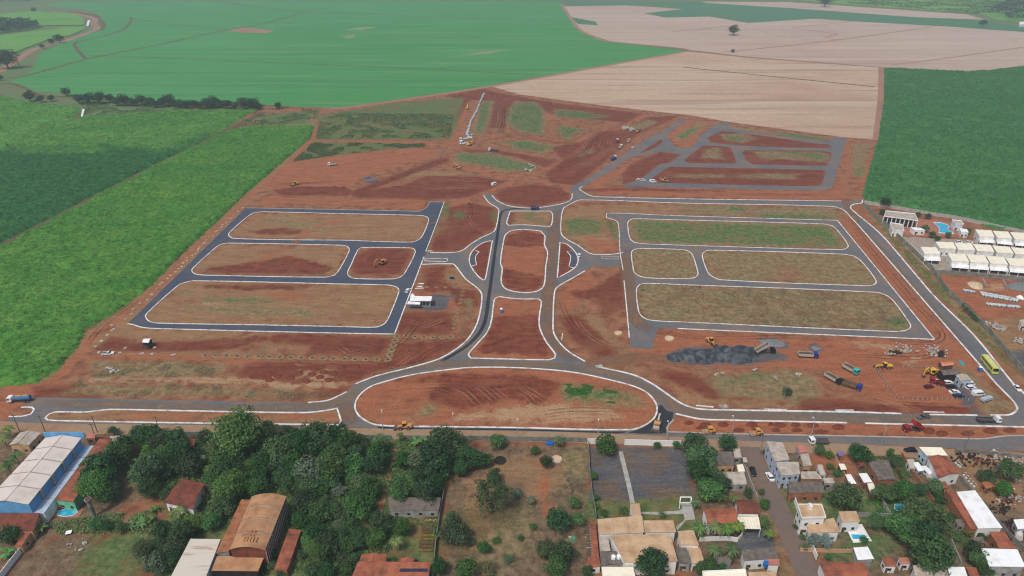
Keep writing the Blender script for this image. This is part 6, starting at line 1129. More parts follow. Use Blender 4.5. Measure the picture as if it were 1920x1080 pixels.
# ================================================================== vehicles
def carpaint(n, c): return paint('paint_'+n, c, tuple(k*.9 for k in c[:3])+(1,), .3, .8)
VP = {'white': carpaint('white', S(232, 234, 236)), 'black': carpaint('black', S(30, 34, 40)), 'silver': carpaint('silver', S(168, 172, 178)), 'grey': carpaint('grey', S(92, 98, 108)), 'blue': carpaint('blue', S(40, 62, 142)), 'red': carpaint('red', S(150, 38, 40)), 'maroon': carpaint('maroon', S(104, 40, 42)), 'teal': carpaint('teal', S(60, 180, 172)), 'yellow': carpaint('yellow', S(222, 178, 60)), 'amber': carpaint('amber', S(206, 150, 84)), 'lime': carpaint('lime', S(206, 206, 96)), 'navy': carpaint('navy', S(44, 58, 92)), 'tank': carpaint('tank', S(60, 112, 158)), 'beige': carpaint('beige', S(186, 176, 160)), 'brown': carpaint('brown', S(128, 96, 72))}
M_tyre = paint('tyre_rubber', S(34, 32, 32), S(70, 56, 48), .95, 2.0); M_rim = paint('wheel_rim', S(140, 138, 134), None, .5, 2.0); M_steel = paint('steel_dark', S(70, 68, 66), S(96, 80, 68), .7, 1.0); M_lamp = paint('lamp_glass', S(220, 220, 210), None, .2, 2.0); M_tail = paint('tail_lamp', S(150, 30, 28), None, .3, 2.0)
WH = {}
def wheel(root, x, y, r, w_):
    k = (round(r, 2), round(w_, 2))
    if k not in WH: WH[k] = (MB().cyl((0, -w_/2, 0), (0, w_/2, 0), r, n=10).mesh('wheel', M_tyre), MB().cyl((0, -w_/2-.02, 0), (0, w_/2+.02, 0), r*.55, n=8).mesh('rim', M_rim))
    o = link('wheel', WH[k][0], root, (x, y, r)); link('rim', WH[k][1], o)
def place(name, label, cat, tail, head, group=None, z=0.0):
    a, b = gp(*tail), gp(*head); c = (a+b)/2; return empty(name, (c.x, c.y, z), math.atan2((b-a).y, (b-a).x), label, cat, group)
def car(label, tail, head, color, style='hatch', group=None, L=4.3, z=.06):
    W_ = 1.78; r = place('car' if style in ('hatch', 'sedan') else {'pickup': 'pickup_truck', 'van': 'van'}[style], label, {'pickup': 'pickup', 'van': 'van'}.get(style, 'car'), tail, head, group, z); m = VP[color]
    if style == 'van': L, W_ = 5.2, 1.95
    if style == 'pickup': L = 5.2
    h = L/2
    if style == 'van':
        MB().prof([(-h, .3), (h, .3), (h, .95), (h-.45, 1.1), (h-1.15, 2.1), (-h+.1, 2.15), (-h, 1.9)], -W_/2, W_/2).build('body', m, r)
        g = MB(); g.prof([(h-.5, 1.16), (h-1.1, 2.0), (h-1.12, 2.02), (h-.42, 1.14)], -W_/2+.12, W_/2-.12).build('windscreen', M_glass, r)
        for s in (-1, 1): MB().box((.1, s*(W_/2+.01), 1.6), (L*.62, .04, .5)).build('side_windows', M_glass, r)
    else:
        MB().prof([(-h, .32), (h, .32), (h, .68), (h-.15, .8), (h-1.1, .92), (-h+.1, .95), (-h, .8)], -W_/2, W_/2).build('body', m, r)
        x0, x1 = {'hatch': (-h+.15, h-1.2), 'sedan': (-h+.75, h-1.25), 'pickup': (-.35, h-1.3)}[style]
        MB().add([(x0, -W_/2+.06, .93), (x1, -W_/2+.06, .93), (x1, W_/2-.06, .93), (x0, W_/2-.06, .93), (x0+.35, -W_/2+.25, 1.42), (x1-.6, -W_/2+.25, 1.42), (x1-.6, W_/2-.25, 1.42), (x0+.35, W_/2-.25, 1.42)], [(0, 1, 5, 4), (1, 2, 6, 5), (2, 3, 7, 6), (3, 0, 4, 7), (4, 5, 6, 7)]).build('windows', M_glass, r)
        MB().box(((x0+x1-.25)/2, 0, 1.45), (x1-x0-1.0, W_-.42, .07)).build('roof', m, r)
        if style == 'pickup':
            MB().box((-h+1.1, 0, .965), (1.9, W_-.3, .05)).build('load_bed', M_steel, r)
            for s in (-1, 1): MB().box((-h+1.1, s*(W_/2-.06), 1.05), (2.0, .1, .25)).build('bed_side', m, r)
    for s in (-1, 1):
        MB().box((h, s*(W_/2-.3), .7), (.06, .34, .16)).build('headlight', M_lamp, r); MB().box((-h, s*(W_/2-.25), .78), (.06, .24, .18)).build('tail_light', M_tail, r)
        for x in (h-.85, -h+.85): wheel(r, x, s*(W_/2-.08), .33, .22)
    return r
def cab(r, x, color, h=2.7, W_=2.35, L=1.9):
    m = VP[color]; MB().prof([(x-L/2, .75), (x+L/2, .75), (x+L/2, 1.7), (x+L/2-.2, h-.1), (x+L/2-.4, h), (x-L/2, h)], -W_/2, W_/2).build('cab', m, r)
    MB().prof([(x+L/2+.02, 1.72), (x+L/2-.16, h-.2), (x+L/2-.22, h-.2), (x+L/2-.04, 1.72)], -W_/2+.15, W_/2-.15).build('windscreen', M_glass, r)
    for s in (-1, 1):
        MB().box((x+.1, s*(W_/2+.01), 2.05), (L*.5, .04, .6)).build('side_window', M_glass, r); MB().box((x+L/2+.02, s*(W_/2-.35), 1.0), (.06, .4, .2)).build('headlight', M_lamp, r); MB().box((x+L/2-.25, s*(W_/2+.2), 2.0), (.1, .22, .5)).build('mirror', M_steel, r)
def truck(label, tail, head, color, load='dump', bodyc='beige', L=8.6, tip=0.0, group=None, wheels=3, z=.05):
    r = place({'dump': 'dump_truck', 'tank': 'tanker_truck', 'flat': 'flatbed_truck', 'bare': 'truck'}[load], label, 'truck', tail, head, group, z); h = L/2
    cab(r, h-.95, color); MB().box((-.6, 0, .78), (L-1.4, .9, .28)).build('chassis', M_steel, r)
    bl = L-2.5; bx = -h+bl/2+.1
    if load == 'dump':
        piv = empty('tipper_body', (-h+.3, 0, 1.0)); piv.parent = r; piv.rotation_euler.y = -tip
        W_ = 2.45; m = VP[bodyc]
        MB().box((bl/2, 0, .06), (bl, W_, .12)).build('floor', M_steel, piv)
        for s in (-1, 1): MB().box((bl/2, s*W_/2, .62), (bl, .1, 1.2)).build('side_board', m, piv)
        MB().box((bl, 0, .72), (.1, W_, 1.42)).build('head_board', m, piv); MB().box((0, 0, .62), (.1, W_, 1.2)).build('tail_gate', m, piv)
        if tip > .2: MB().bar((1.2, 0, .9), (-h+.3+math.cos(tip)*bl*.85, 0, 1+math.sin(tip)*bl*.85), .18, .18).build('ram', M_rim, r)
        else: MB().prof([(.1, .5), (bl-.1, .5), (bl-.1, .8), (bl*.6, 1.05), (bl*.3, .98), (.1, .75)], -W_/2+.1, W_/2-.1).build('load', paint('truck_load', S(78, 70, 66), S(104, 84, 70), .95, 2.0), piv)
    elif load == 'tank':
        MB().cyl((-h+.2, 0, 1.9), (-h+bl, 0, 1.9), 1.0, n=14).build('tank', VP[bodyc], r)
        MB().box((bx, 0, 2.92), (bl*.7, .6, .1)).build('walkway', VP['yellow'], r); MB().cyl((bx, 0, 2.8), (bx, 0, 3.15), .35).build('hatch', M_rim, r); MB().box((h-2.35, 0, 2.4), (.25, 1.6, 1.0)).build('rack', VP['yellow'], r)
    else:
        MB().box((bx, 0, 1.1), (bl, 2.4, .16)).build('flat_bed', M_steel if load == 'flat' else VP[bodyc], r)
        for s in (-1, 1): MB().box((bx, s*1.2, 1.35), (bl, .08, .4)).build('side_board', VP[bodyc], r)
    xs = [h-1.1]+[-h+1.1+1.25*i for i in range(wheels-1)]
    for x in xs:
        for s in (-1, 1): wheel(r, x, s*1.0, .5, .34)
    return r
def excavator(label, tail, head, color='amber', boom=(.9, 2.2), swing=0.0, z=0.0):
    r = place('excavator', label, 'excavator', tail, head, None, z); m = VP[color]
    for s in (-1, 1): MB().prof([(-1.9, .45), (-1.6, .05), (1.6, .05), (1.9, .45), (1.6, .85), (-1.6, .85)], s*1.05-.28, s*1.05+.28).build('track', M_tyre, r)
    MB().box((0, 0, .75), (2.2, 1.6, .5)).build('undercarriage', M_steel, r)
    up = empty('upper_structure', (0, 0, 1.0)); up.parent = r; up.rotation_euler.z = swing
    MB().prof([(-2.2, .1), (1.2, .1), (1.2, .6), (-.6, .9), (-.7, 1.35), (-2.2, 1.35)], -1.3, 1.3).build('body', m, up)
    MB().prof([(-.5, .85), (1.1, .6), (1.25, 1.3), (.9, 2.0), (-.5, 2.0)], .35, 1.25).build('cab', M_glass, up); MB().box((.25, .8, 2.05), (1.6, 1.0, .1)).build('cab_roof', m, up)
    a = Vector((1.0, -.3, .8)); b = a+Vector((2.4, 0, 2.6)); c = b+Vector((2.2, 0, -.6)); d = c+Vector((.1, 0, -2.6))
    MB().bar(a, b, .45, .6).bar(b, c, .42, .55).build('boom', m, up); MB().bar(c, d, .35, .45).build('stick', m, up); MB().bar(a+Vector((.5, .35, .1)), b-Vector((.2, -.35, .3)), .16, .16).build('ram', M_rim, up)
    MB().prof([(d.x-.3, d.z+.1), (d.x+.3, d.z+.1), (d.x+.2, d.z-.7), (d.x-.7, d.z-.75), (d.x-.85, d.z-.3)], -.9, .3).build('bucket', M_steel, up)
    return r
def loader(label, tail, head, color='amber', z=.04, back=False):
    r = place('wheel_loader', label, 'loader', tail, head, None, z); m = VP[color]
    MB().prof([(-3, .8), (-.2, .8), (-.2, 1.5), (-1.0, 1.9), (-3, 1.8)], -.95, .95).build('engine_hood', m, r); MB().box((.9, 0, 1.0), (2.0, 1.3, .6)).build('front_frame', m, r)
    MB().prof([(-.9, 1.4), (.5, 1.4), (.4, 2.9), (-.8, 2.9)], -.75, .75).build('cab', M_glass, r); MB().box((-.2, 0, 2.98), (1.6, 1.7, .14)).build('cab_roof', m, r)
    for s in (-1, 1):
        MB().bar((.7, s*.55, 1.6), (3.0, s*.55, .8), .2, .35).build('lift_arm', m, r)
        for x in (-1.8, 1.3): wheel(r, x, s*1.05, .72, .5)
    MB().prof([(2.9, .2), (4.0, .15), (3.5, .5), (3.3, 1.1), (3.0, 1.2), (2.8, .8)], -1.3, 1.3).build('bucket', M_steel, r)
    if back: MB().bar((-2.8, 0, 1.4), (-3.8, 0, 3.2), .3, .35).bar((-3.8, 0, 3.2), (-4.8, 0, 1.6), .25, .3).build('backhoe_arm', m, r)
    return r
def roller(label, tail, head, color='amber'):
    r = place('road_roller', label, 'roller', tail, head, None, .06); m = VP[color]
    MB().cyl((1.7, -1.0, .72), (1.7, 1.0, .72), .7, n=16).build('drum', M_rim, r); MB().prof([(-2.4, .9), (.2, .9), (.2, 1.5), (-1.2, 1.75), (-2.4, 1.6)], -.85, .85).build('body', m, r); MB().box((1.6, 0, .95), (2.0, 2.3, .25)).box((1.0, 0, 1.1), (.9, 1.2, .5)).build('drum_frame', m, r)
    MB().box((-.4, 0, 2.9), (1.8, 1.7, .12)).build('canopy', m, r); MB().box((-.7, 0, 1.85), (.6, .6, .5)).build('seat', M_steel, r)
    for x in (-1.1, .3):
        for s in (-1, 1): MB().box((x, s*.7, 2.2), (.1, .1, 1.4)).build('post', M_steel, r)
    for s in (-1, 1): wheel(r, -1.6, s*.75, .7, .5)
    return r
def grader(label, tail, head):
    r = place('motor_grader', label, 'grader', tail, head, None, .02); m = VP['yellow']
    MB().prof([(-3.8, .8), (-1.0, .8), (-1.0, 1.8), (-3.8, 1.7)], -.8, .8).build('engine_hood', m, r); MB().bar((-1.0, 0, 1.5), (3.4, 0, 1.7), .4, .5).bar((3.4, 0, 1.7), (3.6, 0, .9), .5, .4).build('main_beam', m, r); MB().box((-.3, 0, 2.1), (1.3, 1.4, 1.5)).build('cab', M_glass, r); MB().box((-.3, 0, 2.9), (1.5, 1.6, .12)).build('cab_roof', m, r)
    MB().bar((.4, -1.7, .55), (1.4, 1.7, .55), .15, .6).build('blade', M_steel, r)
    for x in (-3.0, -1.6, 3.5):
        for s in (-1, 1): wheel(r, x, s*.95, .62, .38)
tk = truck('white cabbed tanker truck with blue tank and yellow rack', (57, 752), (20, 754), 'white', 'tank', 'tank', 9.0)
car('white pickup parked on the soil near the left cane', (193, 665.5), (213, 663.5), 'white', 'pickup', z=0)
car('white car parked against the kerb at the site office', (762, 550), (768, 543), 'white', 'hatch')
excavator('yellow excavator digging in the small left block', (728, 490), (706, 501), 'amber')
excavator('yellow excavator with raised boom at the northern earthworks', (862, 323), (856, 311), 'amber', swing=.6)
excavator('yellow excavator beside the row of far pipes', (872, 212), (879, 198), 'yellow')
excavator('small yellow excavator under the orange heap at the pipe row end', (877, 274), (886, 271), 'yellow')
loader('yellow wheel loader at the far left trench', (562, 345), (545, 350), 'yellow')
truck('white cabbed truck with pale body in the far left dirt', (633, 310), (614, 311), 'white', 'dump', 'beige', 7.5)
truck('white cabbed truck with dark bed on the northern red track', (934, 284), (916, 283), 'white', 'flat', 'grey', 9.0)
truck('blue dump truck with white cab at the new north avenue', (1146, 302), (1155, 297), 'white', 'dump', 'blue', 8.5)
car('white van standing beside the dirt roundabout', (921, 349), (933, 345), 'white', 'van', z=0)
car('white car at the left end of the northern lot street', (1195, 338.5), (1201, 338), 'white', 'hatch')
car('second white car touching the first on northern lot street', (1202, 339), (1208, 339), 'white', 'hatch')
car('white van left of the excavator on northern lot street', (1219, 342), (1229, 342), 'white', 'van')
loader('amber backhoe loader on the northern lot street', (1240, 340), (1254, 342), 'amber', back=True)
truck('small white and red truck on the dark northern soil, upper left', (1159, 270), (1157, 264), 'white', 'dump', 'maroon', 7, z=0)
truck('small white truck on the dark northern soil, lower middle', (1161, 281), (1166, 274), 'white', 'dump', 'beige', 7, z=0)
truck('small beige truck on the dark northern soil, right', (1176, 270), (1181, 264), 'beige', 'dump', 'beige', 7, z=0)
loader('small pale loader beside the white stone heap in the north', (1193, 250), (1200, 245), 'amber', z=0)
car('white car on the kerb of the new north avenue', (1185, 278), (1191, 276), 'white', 'sedan')
car('white car beside the right half moon island', (1085, 485), (1087, 475), 'white', 'hatch')
truck('tiny blue truck on the road below the roundabout', (997, 394), (1008, 394), 'blue', 'dump', 'navy', 6)
loader('amber wheel loader at the black stockpile', (1326, 639), (1340, 649), 'amber')
truck('dump truck tipping its raised bed onto the black stockpile', (1412, 663), (1456, 662), 'black', 'dump', 'beige', 8.8, .62)
truck('dump truck with bright blue cab right of the stockpile', (1491, 668), (1536, 671), 'blue', 'dump', 'beige', 8.8, z=0)
truck('teal cabbed dump truck on the works yard', (1580, 688), (1608, 704), 'teal', 'dump', 'beige', 7.6, z=0)
truck('dump truck with beige bed, behind the blue cabbed one', (1548, 706), (1575, 722), 'black', 'dump', 'beige', 8.0, z=0)
truck('dump truck with navy blue cab beside the fenced yard', (1578, 720), (1614, 733), 'blue', 'dump', 'brown', 8.0, z=0)
grader('yellow motor grader inside the left corner of the fenced yard', (1667, 690), (1645, 691))
excavator('yellow excavator lowering its arm in the fenced yard', (1755, 698), (1738, 706), 'yellow')
truck('red truck parked in the fenced yard', (1765, 722), (1748, 718), 'red', 'bare', 'maroon', 6.0, z=0)
car('low maroon wreck of a car left of the red truck', (1736, 728), (1746, 726), 'maroon', 'hatch', z=0)
car('white sedan behind the red truck in the fenced yard', (1743, 716), (1761, 716), 'white', 'sedan', z=0)
GP = 'cars parked in the works yard'
for i, (t, h_, c, st, lb) in enumerate((((1769, 720), (1784, 718.5), 'white', 'hatch', 'white car at the top of left parked row'), ((1776, 727.5), (1790, 727), 'black', 'sedan', 'black car second in the left parked row'), ((1781, 737.5), (1797, 736.5), 'white', 'sedan', 'white car third in the left parked row'), ((1790, 745), (1804, 743.5), 'navy', 'hatch', 'dark blue car last in the left parked row'), ((1806, 723), (1823, 721.5), 'white', 'van', 'white van at the top of right parked row'), ((1812, 729), (1826, 728), 'white', 'hatch', 'white car below the top van in right parked row'), ((1819, 735), (1833, 733), 'silver', 'hatch', 'silver car above the lower van in right parked row'), ((1824, 741.5), (1842, 740), 'white', 'van', 'white van last in the right parked row'))): car(lb, t, h_, c, st, GP, z=0)
tr = place('trailer', 'long pale blue grey trailer below the parked vans', 'trailer', (1838, 755), (1858, 749)); MB().box((0, 0, 1.3), (5.2, 1.7, 1.1)).build('body', paint('trailer_sheet', S(176, 190, 200)), tr); MB().bar((2.6, 0, .6), (3.8, 0, .5), .15, .15).build('drawbar', M_steel, tr)
for s in (-1, 1): wheel(tr, -.4, s*.85, .4, .25)
bs = place('bus', 'yellow bus driving down the long right avenue', 'bus', (1843, 676), (1864, 702), None, .05); L = 11.5; m = VP['lime']
MB().prof([(-L/2, .4), (L/2, .4), (L/2, 1.6), (L/2-.25, 3.1), (-L/2, 3.1)], -1.25, 1.25).build('body', m, bs); MB().box((0, 0, 3.16), (L-.6, 2.3, .12)).build('roof', paint('bus_roof', S(216, 214, 130)), bs)
for s in (-1, 1):
    for i in range(7): MB().box((-L/2+1.2+1.45*i, s*1.26, 2.2), (1.2, .05, .9)).build('window', M_glass, bs)
    for x in (-3.4, 3.6): wheel(bs, x, s*1.12, .5, .32)
MB().prof([(L/2+.03, 1.6), (L/2-.2, 2.95), (L/2-.26, 2.95), (L/2-.03, 1.6)], -1.1, 1.1).build('windscreen', M_glass, bs)
car('white car at the right edge on the long right avenue', (1902, 725), (1911, 735), 'white', 'sedan')
car('dark grey pickup on the southern avenue near yard entrance', (1742, 782), (1720, 785), 'grey', 'pickup')
truck('white cabbed flatbed truck on the southern avenue', (1834, 791), (1870, 792), 'white', 'flat', 'navy', 8.6)
truck('red dump truck tipping brown soil on the median', (1727, 806), (1692, 809), 'red', 'dump', 'red', 7.4, .55, z=0)
loader('orange backhoe loader on the southern road below the oval', (767, 803), (748, 804), 'amber', back=True)
roller('orange road roller right of the paver', (1337, 812), (1320, 813), 'amber'); roller('orange road roller near the leaning pole', (1427, 815), (1408, 817), 'amber')
pv = place('asphalt_paver', 'grey brown paver laying black asphalt beside the oval island', 'paver', (1228, 812), (1235, 789), None, .06)
MB().prof([(-2.6, .5), (1.6, .5), (1.6, 1.3), (-.6, 1.7), (-2.6, 1.5)], -1.2, 1.2).build('body', VP['beige'], pv); MB().prof([(1.6, .5), (3.4, .4), (3.5, 1.5), (1.6, 1.2)], -1.5, 1.5).build('hopper', M_steel, pv); MB().box((-3.3, 0, .4), (1.2, 3.6, .6)).build('screed', M_steel, pv); MB().box((-1.2, 0, 2.9), (2.0, 2.2, .12)).build('canopy', VP['amber'], pv); MB().bar((2.0, 0, 1.5), (5.2, 0, 2.6), .7, .3).build('conveyor', VP['beige'], pv)
for x in (-2, -.4):
    for s in (-1, 1): MB().box((x, s*1.0, 2.2), (.1, .1, 1.4)).build('post', M_steel, pv)
for s in (-1, 1): MB().prof([(-1.6, .4), (-1.3, .02), (1.2, .02), (1.5, .4), (1.2, .7), (-1.3, .7)], s*1.0-.2, s*1.0+.2).build('track', M_tyre, pv)
truck('white cabbed truck with covered bed at the roadside hedge', (1552, 831), (1517, 832), 'white', 'flat', 'grey', 7.6, z=0)
car('black car parked on the left of side street', (1409, 880), (1414, 894), 'black', 'hatch'); car('white car with dark glass on the right of side street', (1447, 903), (1439, 890), 'white', 'sedan'); car('white van in the drive of the orange house', (1739, 893), (1728, 881), 'white', 'van', z=0); car('dark car parked behind the roadside block by orange house', (1712, 846), (1700, 846), 'black', 'hatch', z=0); car('white car under the upper right condominium wall', (1794, 455), (1801, 456), 'white', 'hatch'); car('second white car under the upper right condominium wall', (1813, 456), (1820, 457), 'white', 'hatch')
# ================================================================== street lights and poles
def lamp(label, bx_, by, hm=9.0, kind='light', lean=0.0, col=None):
    c = gp(bx_, by); r = empty('street_light' if kind == 'light' else 'utility_pole', (c.x, c.y, 0), 0, label, 'street light' if kind == 'light' else 'pole', 'white street lights on the southern road' if kind == 'light' else None)
    m = M_conc if kind == 'light' else (M_concd if col is None else col)
    MB().cyl((0, 0, 0), (lean, 0, hm), .16, .1, 7).build('pole', m, r)
    if kind == 'light': MB().bar((0, 0, hm-.3), (0, 1.6, hm+.1), .12, .12).build('arm', m, r); MB().ball((0, 1.7, hm+.1), .32, 8, 5, .7).build('lamp_head', paint('lamp_white', S(236, 234, 228), None, .4), r)
    else:
        MB().bar((-1.0+lean, 0, hm-.5), (1.0+lean, 0, hm-.5), .14, .16).build('cross_arm', M_wood, r)
        for x in (-.8, 0, .8): MB().cyl((x+lean, 0, hm-.42), (x+lean, 0, hm-.18), .06, n=6).build('insulator', M_conc, r)
for i, (x, y) in enumerate(((718, 806), (850, 812), (970, 823), (1121, 824), (1250, 827), (1371, 817), (1520, 820), (1652, 833))): lamp(f'white street light on the southern road, {ORD[i]} from left', x, y, 8.0)
for i, (x, y) in enumerate(((37, 809), (85, 810), (183, 811), (300, 812))): lamp(f'thin dark pole at the left southern verge, {ORD[i]} from left', x, y, 8.0, 'pole', col=M_wood)
lamp('slanting pale pole at the top of the side street', 1425, 852, 9.0, 'pole'); lamp('pale utility pole at the far right of the southern road', 1808, 843, 9.5, 'pole'); lamp('double pale pole with transformer on the side street', 1472, 935, 10, 'pole'); lamp('tall pale pole in the weeds of the works yard', 1469, 750, 9, 'pole'); lamp('pale pole in the red yard behind the wall, upper', 1808, 568, 7, 'pole'); lamp('pale pole in the red yard behind the wall, lower', 1886, 580, 7, 'pole'); lamp('thin pole behind the blue warehouse', 181, 826, 8, 'pole', col=M_wood)
wt = empty('water_tower', gp(177, 969), 0, 'grey concrete water tower with wide top near the oval pool', 'water tower'); MB().cyl((0, 0, 0), (0, 0, 6.2), .75, .7, 12).build('shaft', M_concd, wt); MB().cyl((0, 0, 6.2), (0, 0, 7.8), .75, 1.15, 12).build('tank', M_concd, wt); MB().cyl((0, 0, 7.8), (0, 0, 8.0), .8, .7, 10).build('lid', M_terrad, wt)
def tank(label, px, py, z, r, h, c, group=None):
    p = gp(px, py, z); o = empty('water_tank', p, 0, label, 'tank', group); MB().cyl((0, 0, 0), (0, 0, h), r, r*.92, 12).build('body', c, o); MB().cyl((0, 0, h), (0, 0, h+.18), r*.6, r*.4, 10).build('lid', c, o); return o
M_bt = carpaint('tank_blue', S(40, 104, 180)); tank('blue water tank beside the small white walled block', 1436, 1060, 2.2, .9, 1.3, M_bt); tank('white water tank on the grey patched roof, left', 1150, 1047, 3.7, .7, 1.0, M_whiter); tank('white water tank on the grey patched roof, right', 1160, 1046, 3.7, .7, 1.0, M_whiter)
st_ = gp(648, 1028); ts = empty('tank_stand', st_, 0, 'tall white tank on timber stand above the solar house', 'tank'); MB().cyl((-1.6, 0, 4.0), (1.6, 0, 4.0), .75, n=12).build('tank', M_whiter, ts)
for x in (-1.2, 1.2):
    for y in (-.6, .6): MB().bar((x*1.2, y*1.3, 0), (x, y, 3.35), .18, .18).build('leg', M_wood, ts)
MB().box((0, 0, 3.3), (3.0, 1.5, .14)).build('platform', M_wood, ts)
def toilet(label, px, py, c):
    o = empty('portable_toilet', gp(px, py), 0, label, 'toilet'); MB().box((0, 0, 1.1), (1.25, 1.25, 2.2)).build('cabin', c, o); MB().box((0, 0, 2.3), (1.35, 1.35, .25), 0, .7).build('roof', M_whiter, o); MB().box((0, -.64, 1.05), (.8, .05, 1.9)).build('door', paint('toilet_door', S(70, 130, 190)), o)
toilet('blue portable toilet with white roof on the flared island', 940, 586, M_bt); toilet('blue portable toilet with white roof near the yellow bus', 1836, 696, M_bt)
# ================================================================== heaps, pipes, blocks, pits
def mound(name, label, px, h, mat, cat, group=None, rough=.5, n=26, rings=7, kind=None):
    P = catmull(W(px), True, 4, 90); c = sum(P, Vector())/len(P); m = len(P); vs = []; fs = []
    for j in range(rings):
        t = j/(rings-1); s_ = 1-t*.97
        for p in P:
            q = (p-c)*s_; vs.append((q.x+random.uniform(-.2, .2)*rough, q.y+random.uniform(-.2, .2)*rough, max(0, h*(1-(1-t)**1.6)*random.uniform(1-rough*.35, 1+rough*.2)) if j else -.02))
    for j in range(rings-1):
        for i in range(m): fs.append((j*m+i, j*m+(i+1) % m, (j+1)*m+(i+1) % m, (j+1)*m+i))
    fs.append(tuple((rings-1)*m+i for i in range(m)))
    o = MB().add(vs, fs).build(name, mat, None, (c.x, c.y, 0)); return tag(o, label, cat, group, kind)
M_coal = paint('black_aggregate', S(50, 54, 60), S(92, 98, 104), .9, .35, bump=.5, fine=.15); M_redh = paint('red_soil_heap', S(104, 54, 40), S(124, 68, 48), .95, 1.2, bump=.5, fine=.1); M_gravel = paint('grey_gravel', S(128, 132, 134), S(104, 108, 110), .95, 1.5, bump=.4, fine=.15); M_sand = paint('pale_sand', S(212, 192, 164), S(186, 160, 130), .95, 1.0, bump=.2); M_rub = paint('pale_rubble', S(196, 190, 182), S(140, 128, 116), .9, .9, (.4, .62), fine=.2, world=True); M_orange = paint('orange_heap', S(200, 150, 120), S(172, 116, 88), .9, 1.0)
def heap_field(name, label, px, h, mat, cat, lump=2.6, step=.8, edge=4.0):
    poly = [tuple(p[:2]) for p in catmull(W(px), True, 4, 90)]; A = np.array(poly); x0, y0 = A.min(0); x1, y1 = A.max(0); a_, b_ = int((x1-x0)/step)+2, int((y1-y0)/step)+2
    X, Y = np.meshgrid(x0+step*np.arange(a_), y0+step*np.arange(b_)); P = np.stack([X.ravel(), Y.ravel()], 1)+RNG.uniform(-.25, .25, (a_*b_, 2))*step
    d = segdist(P, poly, True)*np.where(inside(P, poly), 1, -1)+(vnoise(P[:, 0], P[:, 1], 3.5, 30)-.5)*4.5-1.0; e = np.clip(d/edge, 0, 1)
    z = h*e*(.1+.8*vnoise(P[:, 0], P[:, 1], lump, 21)**1.5+.5*vnoise(P[:, 0], P[:, 1], lump*2.6, 22))+RNG.uniform(-.08, .12, len(P))*e; z = np.where(d > 0, z, -.05)
    idx = np.arange(len(P)).reshape(b_, a_); q = np.stack([idx[:-1, :-1].ravel(), idx[:-1, 1:].ravel(), idx[1:, 1:].ravel(), idx[1:, :-1].ravel()], 1); q = q[(d > 0)[q].any(1)]
    used = np.unique(q); rm = np.full(len(P), -1); rm[used] = np.arange(len(used)); c = A.mean(0)
    o = link(name, np_mesh(name, np.stack([P[:, 0]-c[0], P[:, 1]-c[1], z], 1)[used], rm[q], mat), None, (c[0], c[1], 0)); tag(o, label, cat); return o
heap_field('spread_soil', 'lumpy dark red spread soil left of the avenue bend', ZK([(-200, 850), (-60, 770), (200, 745), (520, 735), (820, 760), (760, 800), (420, 830), (180, 890), (40, 910), (-100, 890)]), .9, M_redh, 'soil', 2.2, .9, 2.5)
heap_field('aggregate_stockpile', 'long black aggregate stockpile in the works area', ZC([(60, 420), (160, 350), (480, 305), (740, 285), (1000, 300), (1120, 400), (1040, 490), (700, 505), (300, 495), (130, 470)]), 2.7, M_coal, 'stockpile')
for i, q in enumerate(([(1080, 225), (1250, 210), (1380, 250), (1380, 300), (1180, 290)], [(1680, 300), (1750, 290), (1810, 325), (1730, 345)])): mound('gravel_heap', ['wide low grey gravel spread behind the tipping truck', 'small round grey gravel heap right of the tipping truck'][i], ZC(q), .6, M_gravel, 'gravel')
hp = [(1292, 793, 10, 4), (1322, 797, 12, 5), (1313, 803, 10, 3), (1356, 796, 11, 5), (1385, 807, 12, 4), (1409, 796, 12, 5), (1418, 803, 11, 4), (1445, 796, 6, 3), (1462, 797, 13, 5), (1455, 807, 9, 4), (1492, 797, 10, 5), (1494, 807, 12, 4), (1524, 798, 12, 5), (1540, 810, 16, 4), (1572, 801, 13, 6), (1742, 808, 12, 7), (1766, 813, 13, 6), (1814, 813, 15, 5), (1857, 808, 15, 6), (1893, 807, 14, 5)]
for i, (x, y, a, b) in enumerate(sorted(hp)): mound('soil_heap', f'dark red soil heap on the right median, {ordw(i)} from left', [(x+a*math.cos(t*.7854), y+b*math.sin(t*.7854)) for t in range(8)], 1.1, M_redh, 'soil heap', 'soil heaps on the right median', .4, rings=5)
dh = [(640, 690), (668, 688), (560, 700), (585, 702), (600, 707), (575, 715), (545, 708), (520, 705), (505, 712), (493, 708), (616, 712), (625, 700), (607, 698), (590, 693)]
for i, (x, y) in enumerate(sorted(dh)): mound('soil_heap', f'dark red dumped soil heap left of the avenue bend, {ordw(i)} from left', [(x+9*math.cos(t*.7854), y+4.5*math.sin(t*.7854)) for t in range(8)], .9, M_redh, 'soil heap', 'dumped soil heaps left of the avenue bend', .5, rings=5)
